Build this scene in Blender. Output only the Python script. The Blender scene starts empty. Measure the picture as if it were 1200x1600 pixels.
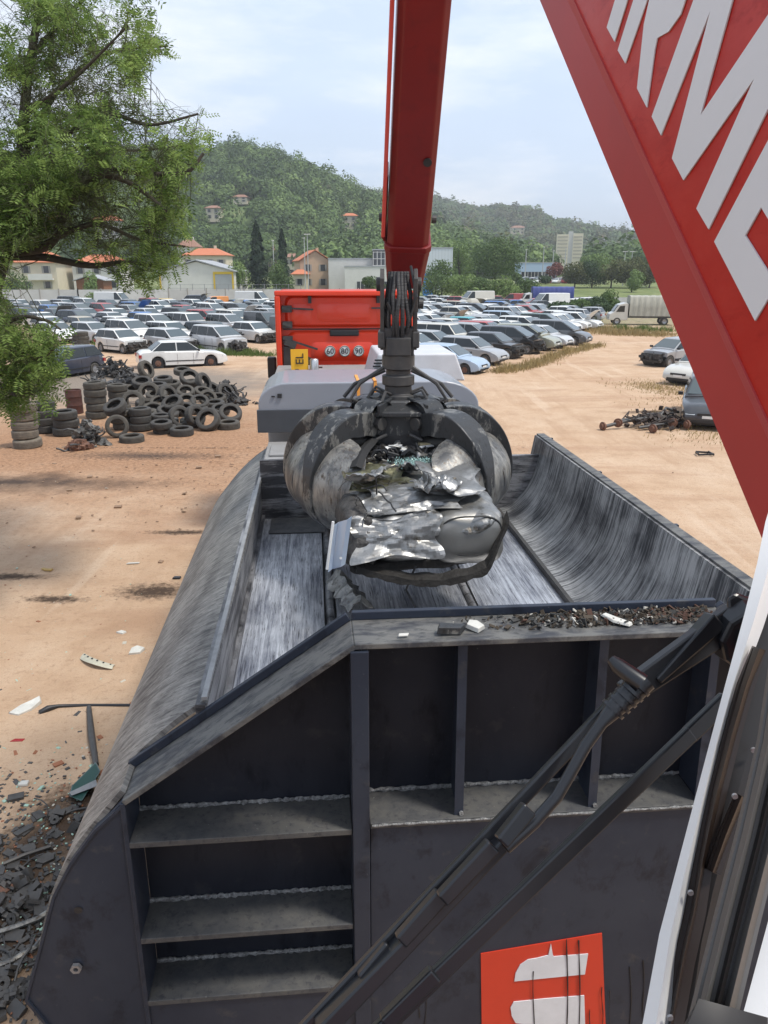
import bpy, math, random
import numpy as np
from mathutils import Vector, Matrix

# ------------------------------------------------------------------ camera, world, sun, exposure
S = bpy.context.scene
COL = S.collection
F = 1202.0; H = 5.0; TH = math.atan(375.0 / F); CT, ST = math.cos(TH), math.sin(TH)
cd = bpy.data.cameras.new('camera'); cam = bpy.data.objects.new('camera', cd); COL.objects.link(cam)
cam.location = (0, 0, H); cam.rotation_euler = (math.pi / 2 - TH, 0, 0)
cd.sensor_fit = 'VERTICAL'; cd.sensor_height = 32.0; cd.lens = 32.0 * F / 1600.0
cd.clip_start = 0.05; cd.clip_end = 6000
S.camera = cam

SUN_EL = math.radians(63); SUN_AZ = math.radians(112)      # azimuth clockwise from +Y (the way the camera looks)
w = bpy.data.worlds.new('World'); S.world = w; w.use_nodes = True
nt = w.node_tree; N = nt.nodes; L = nt.links; N.clear()
sky = N.new('ShaderNodeTexSky'); sky.sky_type = 'NISHITA'; sky.sun_disc = False
sky.sun_elevation = SUN_EL; sky.sun_rotation = SUN_AZ; sky.air_density = 1.0; sky.dust_density = 2.5; sky.ozone_density = 1.5
tc = N.new('ShaderNodeTexCoord'); mp = N.new('ShaderNodeMapping'); mp.inputs['Scale'].default_value = (1.0, 1.0, 3.2)
n1 = N.new('ShaderNodeTexNoise'); n1.inputs['Scale'].default_value = 2.3; n1.inputs['Detail'].default_value = 7; n1.inputs['Roughness'].default_value = 0.55
cr = N.new('ShaderNodeValToRGB'); cr.color_ramp.elements[0].position = 0.30; cr.color_ramp.elements[0].color = (0.62, 0.62, 0.62, 1)
cr.color_ramp.elements[1].position = 0.68; cr.color_ramp.elements[1].color = (0.93, 0.93, 0.93, 1)
mx = N.new('ShaderNodeMixRGB'); mx.inputs['Color2'].default_value = (4.7, 5.55, 6.9, 1)
mp2 = N.new('ShaderNodeMapping'); mp2.inputs['Scale'].default_value = (1.0, 1.0, 3.8); mp2.inputs['Location'].default_value = (3.1, 1.7, 0.4)
n2 = N.new('ShaderNodeTexNoise'); n2.inputs['Scale'].default_value = 3.4; n2.inputs['Detail'].default_value = 8; n2.inputs['Roughness'].default_value = 0.6
cr2 = N.new('ShaderNodeValToRGB'); cr2.color_ramp.elements[0].position = 0.46; cr2.color_ramp.elements[0].color = (0, 0, 0, 1); cr2.color_ramp.elements[1].position = 0.72; cr2.color_ramp.elements[1].color = (0.75, 0.75, 0.75, 1)
mxb = N.new('ShaderNodeMixRGB'); mxb.inputs['Color2'].default_value = (7.2, 7.3, 7.5, 1)
bg = N.new('ShaderNodeBackground'); bg.inputs['Strength'].default_value = 0.105
wo = N.new('ShaderNodeOutputWorld')
L.new(tc.outputs['Generated'], mp.inputs['Vector']); L.new(mp.outputs['Vector'], n1.inputs['Vector'])
L.new(n1.outputs['Fac'], cr.inputs['Fac']); L.new(cr.outputs['Color'], mx.inputs['Fac'])
L.new(sky.outputs['Color'], mx.inputs['Color1']); L.new(tc.outputs['Generated'], mp2.inputs['Vector']); L.new(mp2.outputs['Vector'], n2.inputs['Vector']); L.new(n2.outputs['Fac'], cr2.inputs['Fac']); L.new(cr2.outputs['Color'], mxb.inputs['Fac'])
L.new(mx.outputs['Color'], mxb.inputs['Color1']); L.new(mxb.outputs['Color'], bg.inputs['Color']); L.new(bg.outputs['Background'], wo.inputs['Surface'])
sl = bpy.data.lights.new('sun', 'SUN'); sl.energy = 2.3; sl.angle = math.radians(9); sl.color = (1.0, 0.95, 0.87)
sun = bpy.data.objects.new('sun', sl); COL.objects.link(sun)
sd = Vector((math.sin(SUN_AZ) * math.cos(SUN_EL), math.cos(SUN_AZ) * math.cos(SUN_EL), math.sin(SUN_EL)))
sun.rotation_euler = sd.to_track_quat('Z', 'Y').to_euler(); sun.location = (20, -20, 40)
S.view_settings.view_transform = 'Standard'; S.view_settings.look = 'None'
S.view_settings.exposure = 0.72; S.view_settings.gamma = 1.0
S.render.resolution_x = 768; S.render.resolution_y = 1024

R = random.Random(7)
rng = np.random.default_rng(11)

# ------------------------------------------------------------------ helpers
def ray(px, py):
    x = (px - 600) / F; u = (800 - py) / F
    return np.array([x, CT + u * ST, -ST + u * CT])
def at(px, py, t): return np.array([0, 0, H]) + ray(px, py) * t            # camera depth t
def atz(px, py, z=0.0):
    d = ray(px, py); return np.array([0, 0, H]) + d * ((z - H) / d[2])
def aty(px, Y):                                                             # ground X for a picture column near the horizon at distance Y
    return (px - 600) / F * (Y / (CT + (375 - 15) / F * ST))

_m = {}
def mat(name, col, rough=0.6, metal=0.0, var=0.0, vscale=8.0, col2=None, bump=0.0, bscale=30.0, spec=0.5, coord='Object', stretch=(1, 1, 1), coat=0.0, trans=0.0):
    """principled with optional noise mix towards col2 and bump"""
    if name in _m: return _m[name]
    m = bpy.data.materials.new(name); m.use_nodes = True; t = m.node_tree; b = t.nodes['Principled BSDF']
    b.inputs['Base Color'].default_value = (*col, 1); b.inputs['Roughness'].default_value = rough; b.inputs['Metallic'].default_value = metal
    b.inputs['Specular IOR Level'].default_value = spec
    if coat: b.inputs['Coat Weight'].default_value = coat; b.inputs['Coat Roughness'].default_value = 0.08
    if trans: b.inputs['Transmission Weight'].default_value = trans
    if var > 0 or bump > 0:
        c = t.nodes.new('ShaderNodeTexCoord'); p = t.nodes.new('ShaderNodeMapping'); p.inputs['Scale'].default_value = stretch
        t.links.new(c.outputs[coord], p.inputs['Vector'])
    if var > 0:
        n = t.nodes.new('ShaderNodeTexNoise'); n.inputs['Scale'].default_value = vscale; n.inputs['Detail'].default_value = 8; n.inputs['Roughness'].default_value = 0.65
        r = t.nodes.new('ShaderNodeValToRGB'); r.color_ramp.elements[0].position = 0.5 - 0.2; r.color_ramp.elements[1].position = 0.5 + 0.22
        c2 = col2 or tuple(x * 0.45 for x in col)
        r.color_ramp.elements[1].color = (*col, 1); r.color_ramp.elements[0].color = tuple(a * (1 - var) + bb * var for a, bb in zip(col, c2)) + (1,)
        t.links.new(p.outputs['Vector'], n.inputs['Vector']); t.links.new(n.outputs['Fac'], r.inputs['Fac']); t.links.new(r.outputs['Color'], b.inputs['Base Color'])
    if bump > 0:
        n2 = t.nodes.new('ShaderNodeTexNoise'); n2.inputs['Scale'].default_value = bscale; n2.inputs['Detail'].default_value = 6
        bp = t.nodes.new('ShaderNodeBump'); bp.inputs['Strength'].default_value = bump; bp.inputs['Distance'].default_value = 0.02
        t.links.new(p.outputs['Vector'], n2.inputs['Vector']); t.links.new(n2.outputs['Fac'], bp.inputs['Height']); t.links.new(bp.outputs['Normal'], b.inputs['Normal'])
    _m[name] = m
    return m

class MB:
    def __init__(s): s.v = []; s.f = []; s.uv = None
    def add(s, vs, fs):
        o = len(s.v); s.v += [tuple(map(float, p)) for p in vs]; s.f += [tuple(i + o for i in q) for q in fs]; return s
    def box(s, c, d, rz=0.0, M=None):
        x, y, z = d[0] / 2, d[1] / 2, d[2] / 2; ca, sa = math.cos(rz), math.sin(rz); vs = []
        for i, j, k in ((-1,-1,-1),(1,-1,-1),(1,1,-1),(-1,1,-1),(-1,-1,1),(1,-1,1),(1,1,1),(-1,1,1)):
            p = Vector((i * x, j * y, k * z))
            p = (M @ p) if M is not None else Vector((p.x * ca - p.y * sa, p.x * sa + p.y * ca, p.z))
            vs.append((c[0] + p.x, c[1] + p.y, c[2] + p.z))
        return s.add(vs, [(0,3,2,1),(4,5,6,7),(0,1,5,4),(1,2,6,5),(2,3,7,6),(3,0,4,7)])
    def bb(s, a, b): return s.box([(a[i] + b[i]) / 2 for i in range(3)], [abs(b[i] - a[i]) for i in range(3)])
    def beam(s, p, q, w_, h_, up=(0, 0, 1), w2=None, h2=None):
        p, q = Vector(p), Vector(q); d = (q - p).normalized(); u = Vector(up)
        r = d.cross(u);  r = r.normalized() if r.length > 1e-5 else Vector((1, 0, 0)); u = r.cross(d).normalized()
        w2 = w_ if w2 is None else w2; h2 = h_ if h2 is None else h2; vs = []
        for c, a, b in ((p, w_, h_), (q, w2, h2)):
            for i, j in ((-1,-1),(1,-1),(1,1),(-1,1)): vs.append(c + r * (i * a / 2) + u * (j * b / 2))
        return s.add(vs, [(0,1,2,3),(7,6,5,4),(0,4,5,1),(1,5,6,2),(2,6,7,3),(3,7,4,0)])
    def tube(s, pts, r, n=8, cap=True):
        pts = [Vector(p) for p in pts]; rs = r if isinstance(r, (list, tuple)) else [r] * len(pts); o = len(s.v); u = None
        for i, p in enumerate(pts):
            d = (pts[min(i + 1, len(pts) - 1)] - pts[max(i - 1, 0)])
            d = d.normalized() if d.length > 1e-9 else Vector((0, 0, 1))
            if u is None: u = d.orthogonal().normalized()
            else:
                u = u - d * u.dot(d); u = u.normalized() if u.length > 1e-6 else d.orthogonal().normalized()
            v = d.cross(u)
            for k in range(n):
                a = 2 * math.pi * k / n; s.v.append(tuple(p + (u * math.cos(a) + v * math.sin(a)) * rs[i]))
        for i in range(len(pts) - 1):
            for k in range(n):
                a = o + i * n + k; b = o + i * n + (k + 1) % n; s.f.append((a, b, b + n, a + n))
        if cap:
            s.f.append(tuple(o + k for k in range(n))[::-1]); e = o + (len(pts) - 1) * n; s.f.append(tuple(e + k for k in range(n)))
        return s
    def lathe(s, prof, n=24, c=(0, 0, 0), axis='z', M=None, closed=False):
        o = len(s.v); m = len(prof)
        for k in range(n):
            a = 2 * math.pi * k / n; ca, sa = math.cos(a), math.sin(a)
            for r_, h_ in prof:
                p = Vector((r_ * ca, r_ * sa, h_))
                if axis == 'x': p = Vector((p.z, p.x, p.y))
                elif axis == 'y': p = Vector((p.x, p.z, p.y))
                if M is not None: p = M @ p
                s.v.append((p.x + c[0], p.y + c[1], p.z + c[2]))
        mm = m if closed else m - 1
        for k in range(n):
            for i in range(mm):
                a = o + k * m + i; b = o + k * m + (i + 1) % m; c_ = o + ((k + 1) % n) * m + (i + 1) % m; d = o + ((k + 1) % n) * m + i
                s.f.append((a, d, c_, b))
        return s
    def prism(s, poly, fn0, fn1):
        """poly: 2-D points; fn0/fn1 map a 2-D point to the two 3-D faces"""
        n = len(poly); a = [fn0(*p) for p in poly]; b = [fn1(*p) for p in poly]
        return s.add(a + b, [tuple(range(n))[::-1], tuple(range(n, 2 * n))] + [(i, (i + 1) % n, n + (i + 1) % n, n + i) for i in range(n)])
    def grid(s, P, closeu=False):
        nu = len(P); nv = len(P[0]); o = len(s.v)
        for row in P: s.v += [tuple(map(float, p)) for p in row]
        for i in range(nu - 1 + (1 if closeu else 0)):
            for j in range(nv - 1):
                a = o + i * nv + j; b = o + ((i + 1) % nu) * nv + j
                s.f.append((a, b, b + 1, a + 1))
        return s
    def sheet(s, P, th, up=(0, 0, 1)):
        """grid of points given thickness along the local normals"""
        A = np.array(P, float); du = np.gradient(A, axis=0); dv = np.gradient(A, axis=1); nn = np.cross(du, dv)
        nn /= np.linalg.norm(nn, axis=2, keepdims=True) + 1e-9; B = A + nn * th
        nu, nv = A.shape[:2]; o = len(s.v)
        s.grid(A.tolist()); o2 = len(s.v); s.grid(B.tolist())
        def id_(i, j, top): return (o2 if top else o) + i * nv + j
        for i in range(nu - 1):
            for j in (0, nv - 1): s.f.append((id_(i, j, 0), id_(i + 1, j, 0), id_(i + 1, j, 1), id_(i, j, 1)))
        for j in range(nv - 1):
            for i in (0, nu - 1): s.f.append((id_(i, j, 0), id_(i, j + 1, 0), id_(i, j + 1, 1), id_(i, j, 1)))
        return s
    def mesh(s, name, m=None, smooth=False, fix=True):
        me = bpy.data.meshes.new(name); me.from_pydata(s.v, [], s.f); me.update()
        if fix:
            import bmesh
            b = bmesh.new(); b.from_mesh(me); bmesh.ops.recalc_face_normals(b, faces=b.faces); b.to_mesh(me); b.free()
        if m is not None: me.materials.append(m)
        if smooth: me.polygons.foreach_set('use_smooth', [True] * len(me.polygons)); me.set_sharp_from_angle(angle=math.radians(smooth if smooth is not True else 40))
        return me
    def obj(s, name, m=None, parent=None, smooth=False, fix=True):
        return link(name, s.mesh(name, m, smooth, fix), parent)

def link(name, data, parent=None):
    o = bpy.data.objects.new(name, data); COL.objects.link(o)
    if parent is not None: o.parent = parent
    return o
def tag(o, label=None, cat=None, group=None, kind=None):
    if label: o['label'] = label
    if cat: o['category'] = cat
    if group: o['group'] = group
    if kind: o['kind'] = kind
    return o
def thing(name, label, cat, loc=(0, 0, 0), rz=0.0, group=None):
    o = bpy.data.objects.new(name, None); COL.objects.link(o); o.location = loc; o.rotation_euler = (0, 0, rz); o.empty_display_size = 0.2
    return tag(o, label, cat, group)
def bevel(o, wd=0.01, seg=2):
    md = o.modifiers.new('bevel', 'BEVEL'); md.width = wd; md.segments = seg; md.limit_method = 'ANGLE'; md.angle_limit = math.radians(40); return o
def text_mesh(txt, size, depth=0.004):
    cu = bpy.data.curves.new('text', 'FONT'); cu.body = txt; cu.size = size; cu.extrude = depth; cu.align_x = 'CENTER'; cu.align_y = 'CENTER'; cu.resolution_u = 3
    to = bpy.data.objects.new('text', cu); COL.objects.link(to); dg = bpy.context.evaluated_depsgraph_get()
    me = bpy.data.meshes.new_from_object(to.evaluated_get(dg)); bpy.data.objects.remove(to); bpy.data.curves.remove(cu); return me
def quads_mesh(name, V, m, tint=None):
    """V: (n,4,3) array of quads, tint: (n,) value stored per face corner"""
    n = len(V); me = bpy.data.meshes.new(name); me.vertices.add(n * 4); me.vertices.foreach_set('co', V.reshape(-1).astype(np.float32))
    me.loops.add(n * 4); me.loops.foreach_set('vertex_index', np.arange(n * 4, dtype=np.int32))
    me.polygons.add(n); me.polygons.foreach_set('loop_start', np.arange(n, dtype=np.int32) * 4); me.polygons.foreach_set('loop_total', np.full(n, 4, dtype=np.int32))
    me.update(calc_edges=True)
    if tint is not None:
        at_ = me.attributes.new('tint', 'FLOAT', 'FACE'); at_.data.foreach_set('value', tint.astype(np.float32))
    me.materials.append(m); return me
def rand_unit(n):
    v = rng.normal(size=(n, 3)); return v / np.linalg.norm(v, axis=1, keepdims=True)
def leaf_quads(C, size, aspect=0.6, flat=0.0, nrm=None):
    """quads around centres C; nrm biases the face normals"""
    n = len(C); a = rand_unit(n)
    nn = rand_unit(n) if nrm is None else nrm + rand_unit(n) * 0.75
    nn[:, 2] += flat; nn /= np.linalg.norm(nn, axis=1, keepdims=True)
    u = np.cross(nn, a); u /= np.linalg.norm(u, axis=1, keepdims=True) + 1e-9; v = np.cross(nn, u)
    sz = (size if np.ndim(size) else np.full(n, size)) * (0.7 + 0.6 * rng.random(n)); u *= sz[:, None]; v *= (sz * aspect)[:, None]
    return np.stack([C - u, C - v, C + u, C + v], axis=1)

# ------------------------------------------------------------------ materials
def foliage(name, dark, light, trans=0.25):
    if name in _m: return _m[name]
    m = bpy.data.materials.new(name); m.use_nodes = True; t = m.node_tree; b = t.nodes['Principled BSDF']; out = t.nodes['Material Output']
    a = t.nodes.new('ShaderNodeAttribute'); a.attribute_name = 'tint'
    r = t.nodes.new('ShaderNodeValToRGB'); r.color_ramp.elements[0].color = (*dark, 1); r.color_ramp.elements[1].color = (*light, 1)
    t.links.new(a.outputs['Fac'], r.inputs['Fac']); t.links.new(r.outputs['Color'], b.inputs['Base Color'])
    b.inputs['Roughness'].default_value = 0.65; b.inputs['Specular IOR Level'].default_value = 0.25
    tl = t.nodes.new('ShaderNodeBsdfTranslucent'); t.links.new(r.outputs['Color'], tl.inputs['Color'])
    ms = t.nodes.new('ShaderNodeMixShader'); ms.inputs['Fac'].default_value = trans
    t.links.new(b.outputs['BSDF'], ms.inputs[1]); t.links.new(tl.outputs['BSDF'], ms.inputs[2]); t.links.new(ms.outputs['Shader'], out.inputs['Surface'])
    _m[name] = m; return m

RUBBER = mat('tyre_rubber', (0.030, 0.029, 0.028), 0.75, var=0.9, vscale=7, col2=(0.07, 0.062, 0.052), bump=0.4, bscale=60)
BLACK = mat('black_plastic', (0.018, 0.018, 0.02), 0.45, bump=0.15, bscale=60)
BLACKM = mat('black_metal', (0.03, 0.03, 0.033), 0.5, var=0.8, vscale=9, col2=(0.075, 0.07, 0.063), bump=0.1, bscale=40)
GLASSD = mat('car_glass', (0.015, 0.02, 0.022), 0.1, spec=0.6)
GLASSL = mat('car_windscreen', (0.055, 0.075, 0.08), 0.12, spec=0.7, coat=0.3)
RIM = mat('wheel_rim', (0.35, 0.35, 0.36), 0.4, metal=0.6, var=0.5, vscale=15)
RUST = mat('rusty_metal', (0.20, 0.09, 0.05), 0.85, var=0.8, vscale=14, col2=(0.07, 0.05, 0.045), bump=0.5)
ENGINE = mat('greasy_engine_metal', (0.10, 0.095, 0.09), 0.6, metal=0.3, var=1.0, vscale=11, col2=(0.02, 0.018, 0.017), bump=0.6)
CHROME = mat('headlamp_glass', (0.55, 0.57, 0.58), 0.15, metal=0.3, coat=1.0)
REDLAMP = mat('tail_lamp_red', (0.30, 0.02, 0.02), 0.25, coat=0.6)
WHITEP = mat('white_paint', (0.75, 0.75, 0.73), 0.5, var=0.3, vscale=3)
BARK = mat('bark', (0.085, 0.07, 0.055), 0.9, var=0.7, vscale=9, bump=0.8, bscale=25, stretch=(1, 1, 0.3))

# ------------------------------------------------------------------ terrain
YARD = 150.0
def sstep(a, b, x): x = np.clip((x - a) / (b - a), 0, 1); return x * x * (3 - 2 * x)
NEAR_SKY = [(-900, 300), (-300, 262), (0, 262), (150, 254), (250, 246), (330, 242), (385, 238), (420, 250), (450, 259), (480, 272), (510, 291), (545, 305), (580, 316), (620, 334), (660, 350), (720, 378), (800, 408), (900, 425), (2500, 425)]
FAR_SKY = [(-900, 380), (300, 345), (500, 330), (600, 326), (680, 331), (740, 341), (780, 336), (815, 333), (850, 346), (900, 358), (940, 366), (985, 371), (1100, 376), (1300, 388), (2500, 405)]
def pxof(X, Y): return 600 + F * (CT + 0.3 * ST) * X / np.maximum(Y, 1)
def zat(py, Y): u = (800 - py) / F; return H + (-ST + u * CT) / (CT + u * ST) * Y
def wob(X, Y, s, k=0.0): return np.sin(X / s + k) * np.cos(Y / (s * 1.3) + 2 * k) + 0.5 * np.sin(X / s * 2.3 + Y / s * 1.7 + k)
def ground_z(X, Y):
    X = np.asarray(X, float); Y = np.asarray(Y, float); px = pxof(X, Y)
    z = 2.2 * sstep(YARD, 260, Y) + 1.8 * sstep(230, 420, Y)
    hn = zat(np.interp(px, *zip(*NEAR_SKY)), 540.0) - 10
    fall = sstep(285, 540, Y) * (1 - 0.6 * sstep(560, 900, Y))
    z = z + np.maximum(hn, 0) * (0.82 * fall + 0.18 * fall ** 3) + wob(X, Y, 38) * 2.0 * sstep(300, 430, Y) * (hn > 4)
    hf = zat(np.interp(px, *zip(*FAR_SKY)), 1250.0) - 14
    ff = sstep(560, 1250, Y) * (1 - 0.5 * sstep(1300, 2200, Y))
    return z + np.maximum(hf, 0) * ff + wob(X, Y, 90, 1.0) * 4 * sstep(650, 900, Y)
def axis(segs):
    a = []
    for lo, hi, n in segs: a += list(np.linspace(lo, hi, n, endpoint=False))
    return np.array(a + [segs[-1][1]])
gx = axis([(-3500, -700, 30), (-700, -60, 64), (-60, 60, 60), (60, 700, 64), (700, 3500, 30)])
gy = axis([(-200, 0, 10), (0, 60, 30), (60, 280, 55), (280, 620, 85), (620, 1500, 88), (1500, 4500, 30)])
GX, GY = np.meshgrid(gx, gy, indexing='ij'); GZ = ground_z(GX, GY)
GZ = GZ + np.where((GY < 130) & (np.abs(GX) < 60), 0.025 * wob(GX, GY, 2.4), 0)
gm = MB(); gm.grid(np.stack([GX, GY, GZ], axis=2).tolist())
def ground_material():
    m = bpy.data.materials.new('sandy_ground'); m.use_nodes = True; t = m.node_tree; b = t.nodes['Principled BSDF']; nl = t.links
    nd = t.nodes.new
    g = nd('ShaderNodeNewGeometry')
    def noise(sc, det=8, rough=0.6, vec=None, sx=(1, 1, 1)):
        mp = nd('ShaderNodeMapping'); mp.inputs['Scale'].default_value = sx; nl.new((vec or g.outputs['Position']), mp.inputs['Vector'])
        n = nd('ShaderNodeTexNoise'); n.inputs['Scale'].default_value = sc; n.inputs['Detail'].default_value = det; n.inputs['Roughness'].default_value = rough
        nl.new(mp.outputs['Vector'], n.inputs['Vector']); return n.outputs['Fac']
    def ramp(fac, stops):
        r = nd('ShaderNodeValToRGB'); e = r.color_ramp.elements
        while len(e) < len(stops): e.new(0.5)
        for el, (p, c) in zip(e, stops): el.position = p; el.color = (*c, 1) if len(c) == 3 else c
        nl.new(fac, r.inputs['Fac']); return r.outputs['Color']
    def mix(f, a, bb, mode='MIX'):
        x = nd('ShaderNodeMixRGB'); x.blend_type = mode
        for s_, k in ((f, 'Fac'), (a, 'Color1'), (bb, 'Color2')):
            if isinstance(s_, (int, float)): x.inputs[k].default_value = s_
            elif isinstance(s_, tuple): x.inputs[k].default_value = (*s_, 1)
            else: nl.new(s_, x.inputs[k])
        return x.outputs['Color']
    def spot(cx, cy, r0, r1, sx=1.0, sy=1.0, nz=None, amt=0.6):
        """1 inside a noisy ellipse"""
        sp = nd('ShaderNodeMapping'); sp.inputs['Location'].default_value = (-cx * sx, -cy * sy, 0); sp.inputs['Scale'].default_value = (sx, sy, 0)
        nl.new(g.outputs['Position'], sp.inputs['Vector']); ln = nd('ShaderNodeVectorMath'); ln.operation = 'LENGTH'; nl.new(sp.outputs['Vector'], ln.inputs[0])
        ad = nd('ShaderNodeMath'); ad.operation = 'MULTIPLY_ADD'; nl.new(nz or nmid, ad.inputs[0]); ad.inputs[1].default_value = amt * r1; nl.new(ln.outputs['Value'], ad.inputs[2])
        mr = nd('ShaderNodeMapRange'); mr.inputs['From Min'].default_value = r0 + amt * r1 * 0.5; mr.inputs['From Max'].default_value = r1 + amt * r1 * 0.5; mr.inputs['To Min'].default_value = 1; mr.inputs['To Max'].default_value = 0
        nl.new(ad.outputs['Value'], mr.inputs['Value']); return mr.outputs['Result']
    nbig = noise(0.16, 6); nmid = noise(0.9, 10, 0.65); nfine = noise(9.0, 10, 0.75)
    trk = noise(0.55, 7, 0.6, sx=(0.22, 1.0, 1.0)); speck = noise(26.0, 3, 0.9)
    c = ramp(nbig, [(0.33, (0.43, 0.275, 0.17)), (0.5, (0.50, 0.35, 0.235)), (0.68, (0.54, 0.405, 0.295))])
    c = mix(0.55, c, ramp(nmid, [(0.3, (0.33, 0.21, 0.13)), (0.46, (0.47, 0.325, 0.215)), (0.75, (0.60, 0.46, 0.335))]))
    c = mix(ramp(trk, [(0.36, (0.55,) * 3), (0.47, (0,) * 3), (1, (0,) * 3)]), c, (0.36, 0.22, 0.14))
    c = mix(ramp(nfine, [(0.30, (0.8,) * 3), (0.46, (0,) * 3), (1, (0,) * 3)]), c, (0.30, 0.19, 0.12))
    c = mix(ramp(speck, [(0.0, (0,) * 3), (0.66, (0,) * 3), (0.74, (0.35,) * 3)]), c, (0.62, 0.54, 0.44))
    rut = noise(1.5, 5, 0.55, sx=(0.9, 0.07, 1.0)); c = mix(ramp(rut, [(0.34, (0.45,) * 3), (0.43, (0,) * 3), (1, (0,) * 3)]), c, (0.38, 0.245, 0.155)); c = mix(ramp(rut, [(0, (0,) * 3), (0.60, (0,) * 3), (0.68, (0.35,) * 3)]), c, (0.62, 0.49, 0.37))
    nf2 = noise(38.0, 6, 0.8); c = mix(ramp(nf2, [(0.36, (0.55,) * 3), (0.47, (0,) * 3), (1, (0,) * 3)]), c, (0.33, 0.21, 0.135))
    # reddish mulch by the tyres, dirt by the yard, oil stains
    P_ = lambda px, py: atz(px, py)[:2]
    x, y = P_(190, 690); c = mix(spot(x, y, 3.0, 10.0, 0.75, 1.0), c, ramp(nfine, [(0.3, (0.17, 0.10, 0.06)), (0.6, (0.40, 0.235, 0.14))]))
    x, y = P_(190, 600); c = mix(spot(x, y, 4.0, 8.0, 0.8, 1.0), c, (0.23, 0.19, 0.155))
    x, y = P_(0, 755); c = mix(spot(x, y, 0.3, 2.2, 0.5, 1.9, None, 1.6), c, (0.07, 0.05, 0.04))
    x, y = P_(230, 712); c = mix(spot(x, y, 0.1, 1.4, 0.5, 2.2, nfine, 1.8), c, (0.09, 0.06, 0.045))
    for px, py, r1, sx, sy in ((85, 938, 0.42, 0.7, 2.2), (15, 902, 0.5, 0.6, 2.4), (285, 832, 0.5, 0.6, 2.6), (240, 925, 0.6, 0.8, 1.4), (130, 1250, 0.55, 1, 1.6), (60, 1330, 0.8, 1, 1.2), (20, 1450, 0.8, 1, 1), (110, 1290, 0.6, 1, 1.4), (1035, 645, 0.9, 0.6, 1.5), (1045, 905, 0.4, 1, 1)):
        x, y = P_(px, py); c = mix(spot(x, y, r1 * 0.3, r1, sx, sy, nfine if r1 < 0.7 else nmid, 2.2), c, (0.075, 0.05, 0.035))
    # the field and the slopes beyond the yard
    sep = nd('ShaderNodeSeparateXYZ'); nl.new(g.outputs['Position'], sep.inputs[0])
    def step(lo, hi, src=sep.outputs['Y'], nz=18.0):
        ad = nd('ShaderNodeMath'); ad.operation = 'MULTIPLY_ADD'; nl.new(nmid, ad.inputs[0]); ad.inputs[1].default_value = nz; nl.new(src, ad.inputs[2])
        mr = nd('ShaderNodeMapRange'); mr.inputs['From Min'].default_value = lo + nz * 0.5; mr.inputs['From Max'].default_value = hi + nz * 0.5; nl.new(ad.outputs['Value'], mr.inputs['Value']); return mr.outputs['Result']
    yard = ramp(nmid, [(0.35, (0.13, 0.12, 0.07)), (0.5, (0.33, 0.27, 0.18)), (0.7, (0.12, 0.16, 0.05))])
    c = mix(step(72, 82, nz=14.0), c, yard)
    c = mix(step(150, 158, nz=6), c, ramp(noise(0.12, 8), [(0.35, (0.10, 0.13, 0.045)), (0.55, (0.17, 0.20, 0.08)), (0.7, (0.24, 0.24, 0.11))]))
    c = mix(step(285, 300), c, ramp(noise(0.05, 8), [(0.35, (0.045, 0.075, 0.025)), (0.6, (0.10, 0.14, 0.05)), (0.75, (0.2, 0.2, 0.1))]))
    nl.new(c, b.inputs['Base Color']); b.inputs['Roughness'].default_value = 0.92; b.inputs['Specular IOR Level'].default_value = 0.15
    bp = nd('ShaderNodeBump'); bp.inputs['Strength'].default_value = 0.8; bp.inputs['Distance'].default_value = 0.06
    hh = mix(0.5, ramp(nfine, [(0.2, (0,) * 3), (0.8, (1,) * 3)]), ramp(nmid, [(0.2, (0,) * 3), (0.8, (1,) * 3)]))
    nl.new(hh, bp.inputs['Height']); nl.new(bp.outputs['Normal'], b.inputs['Normal'])
    return m
tag(gm.obj('ground', ground_material(), None, smooth=80), kind='structure')

# ------------------------------------------------------------------ mobile car baler (the grey trailer in front of the camera)
ALPHA = math.radians(5.1); O = atz(800, 1005, 3.27); O[2] = 0
EF = np.array([-math.sin(ALPHA), math.cos(ALPHA), 0]); ER = np.array([math.cos(ALPHA), math.sin(ALPHA), 0])
def W3(s, f, z): return O + ER * s + EF * f + np.array([0, 0, z])
def loc3(p): p = np.array(p) - O; return ((p @ ER), (p @ EF), float(p[2]))

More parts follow.
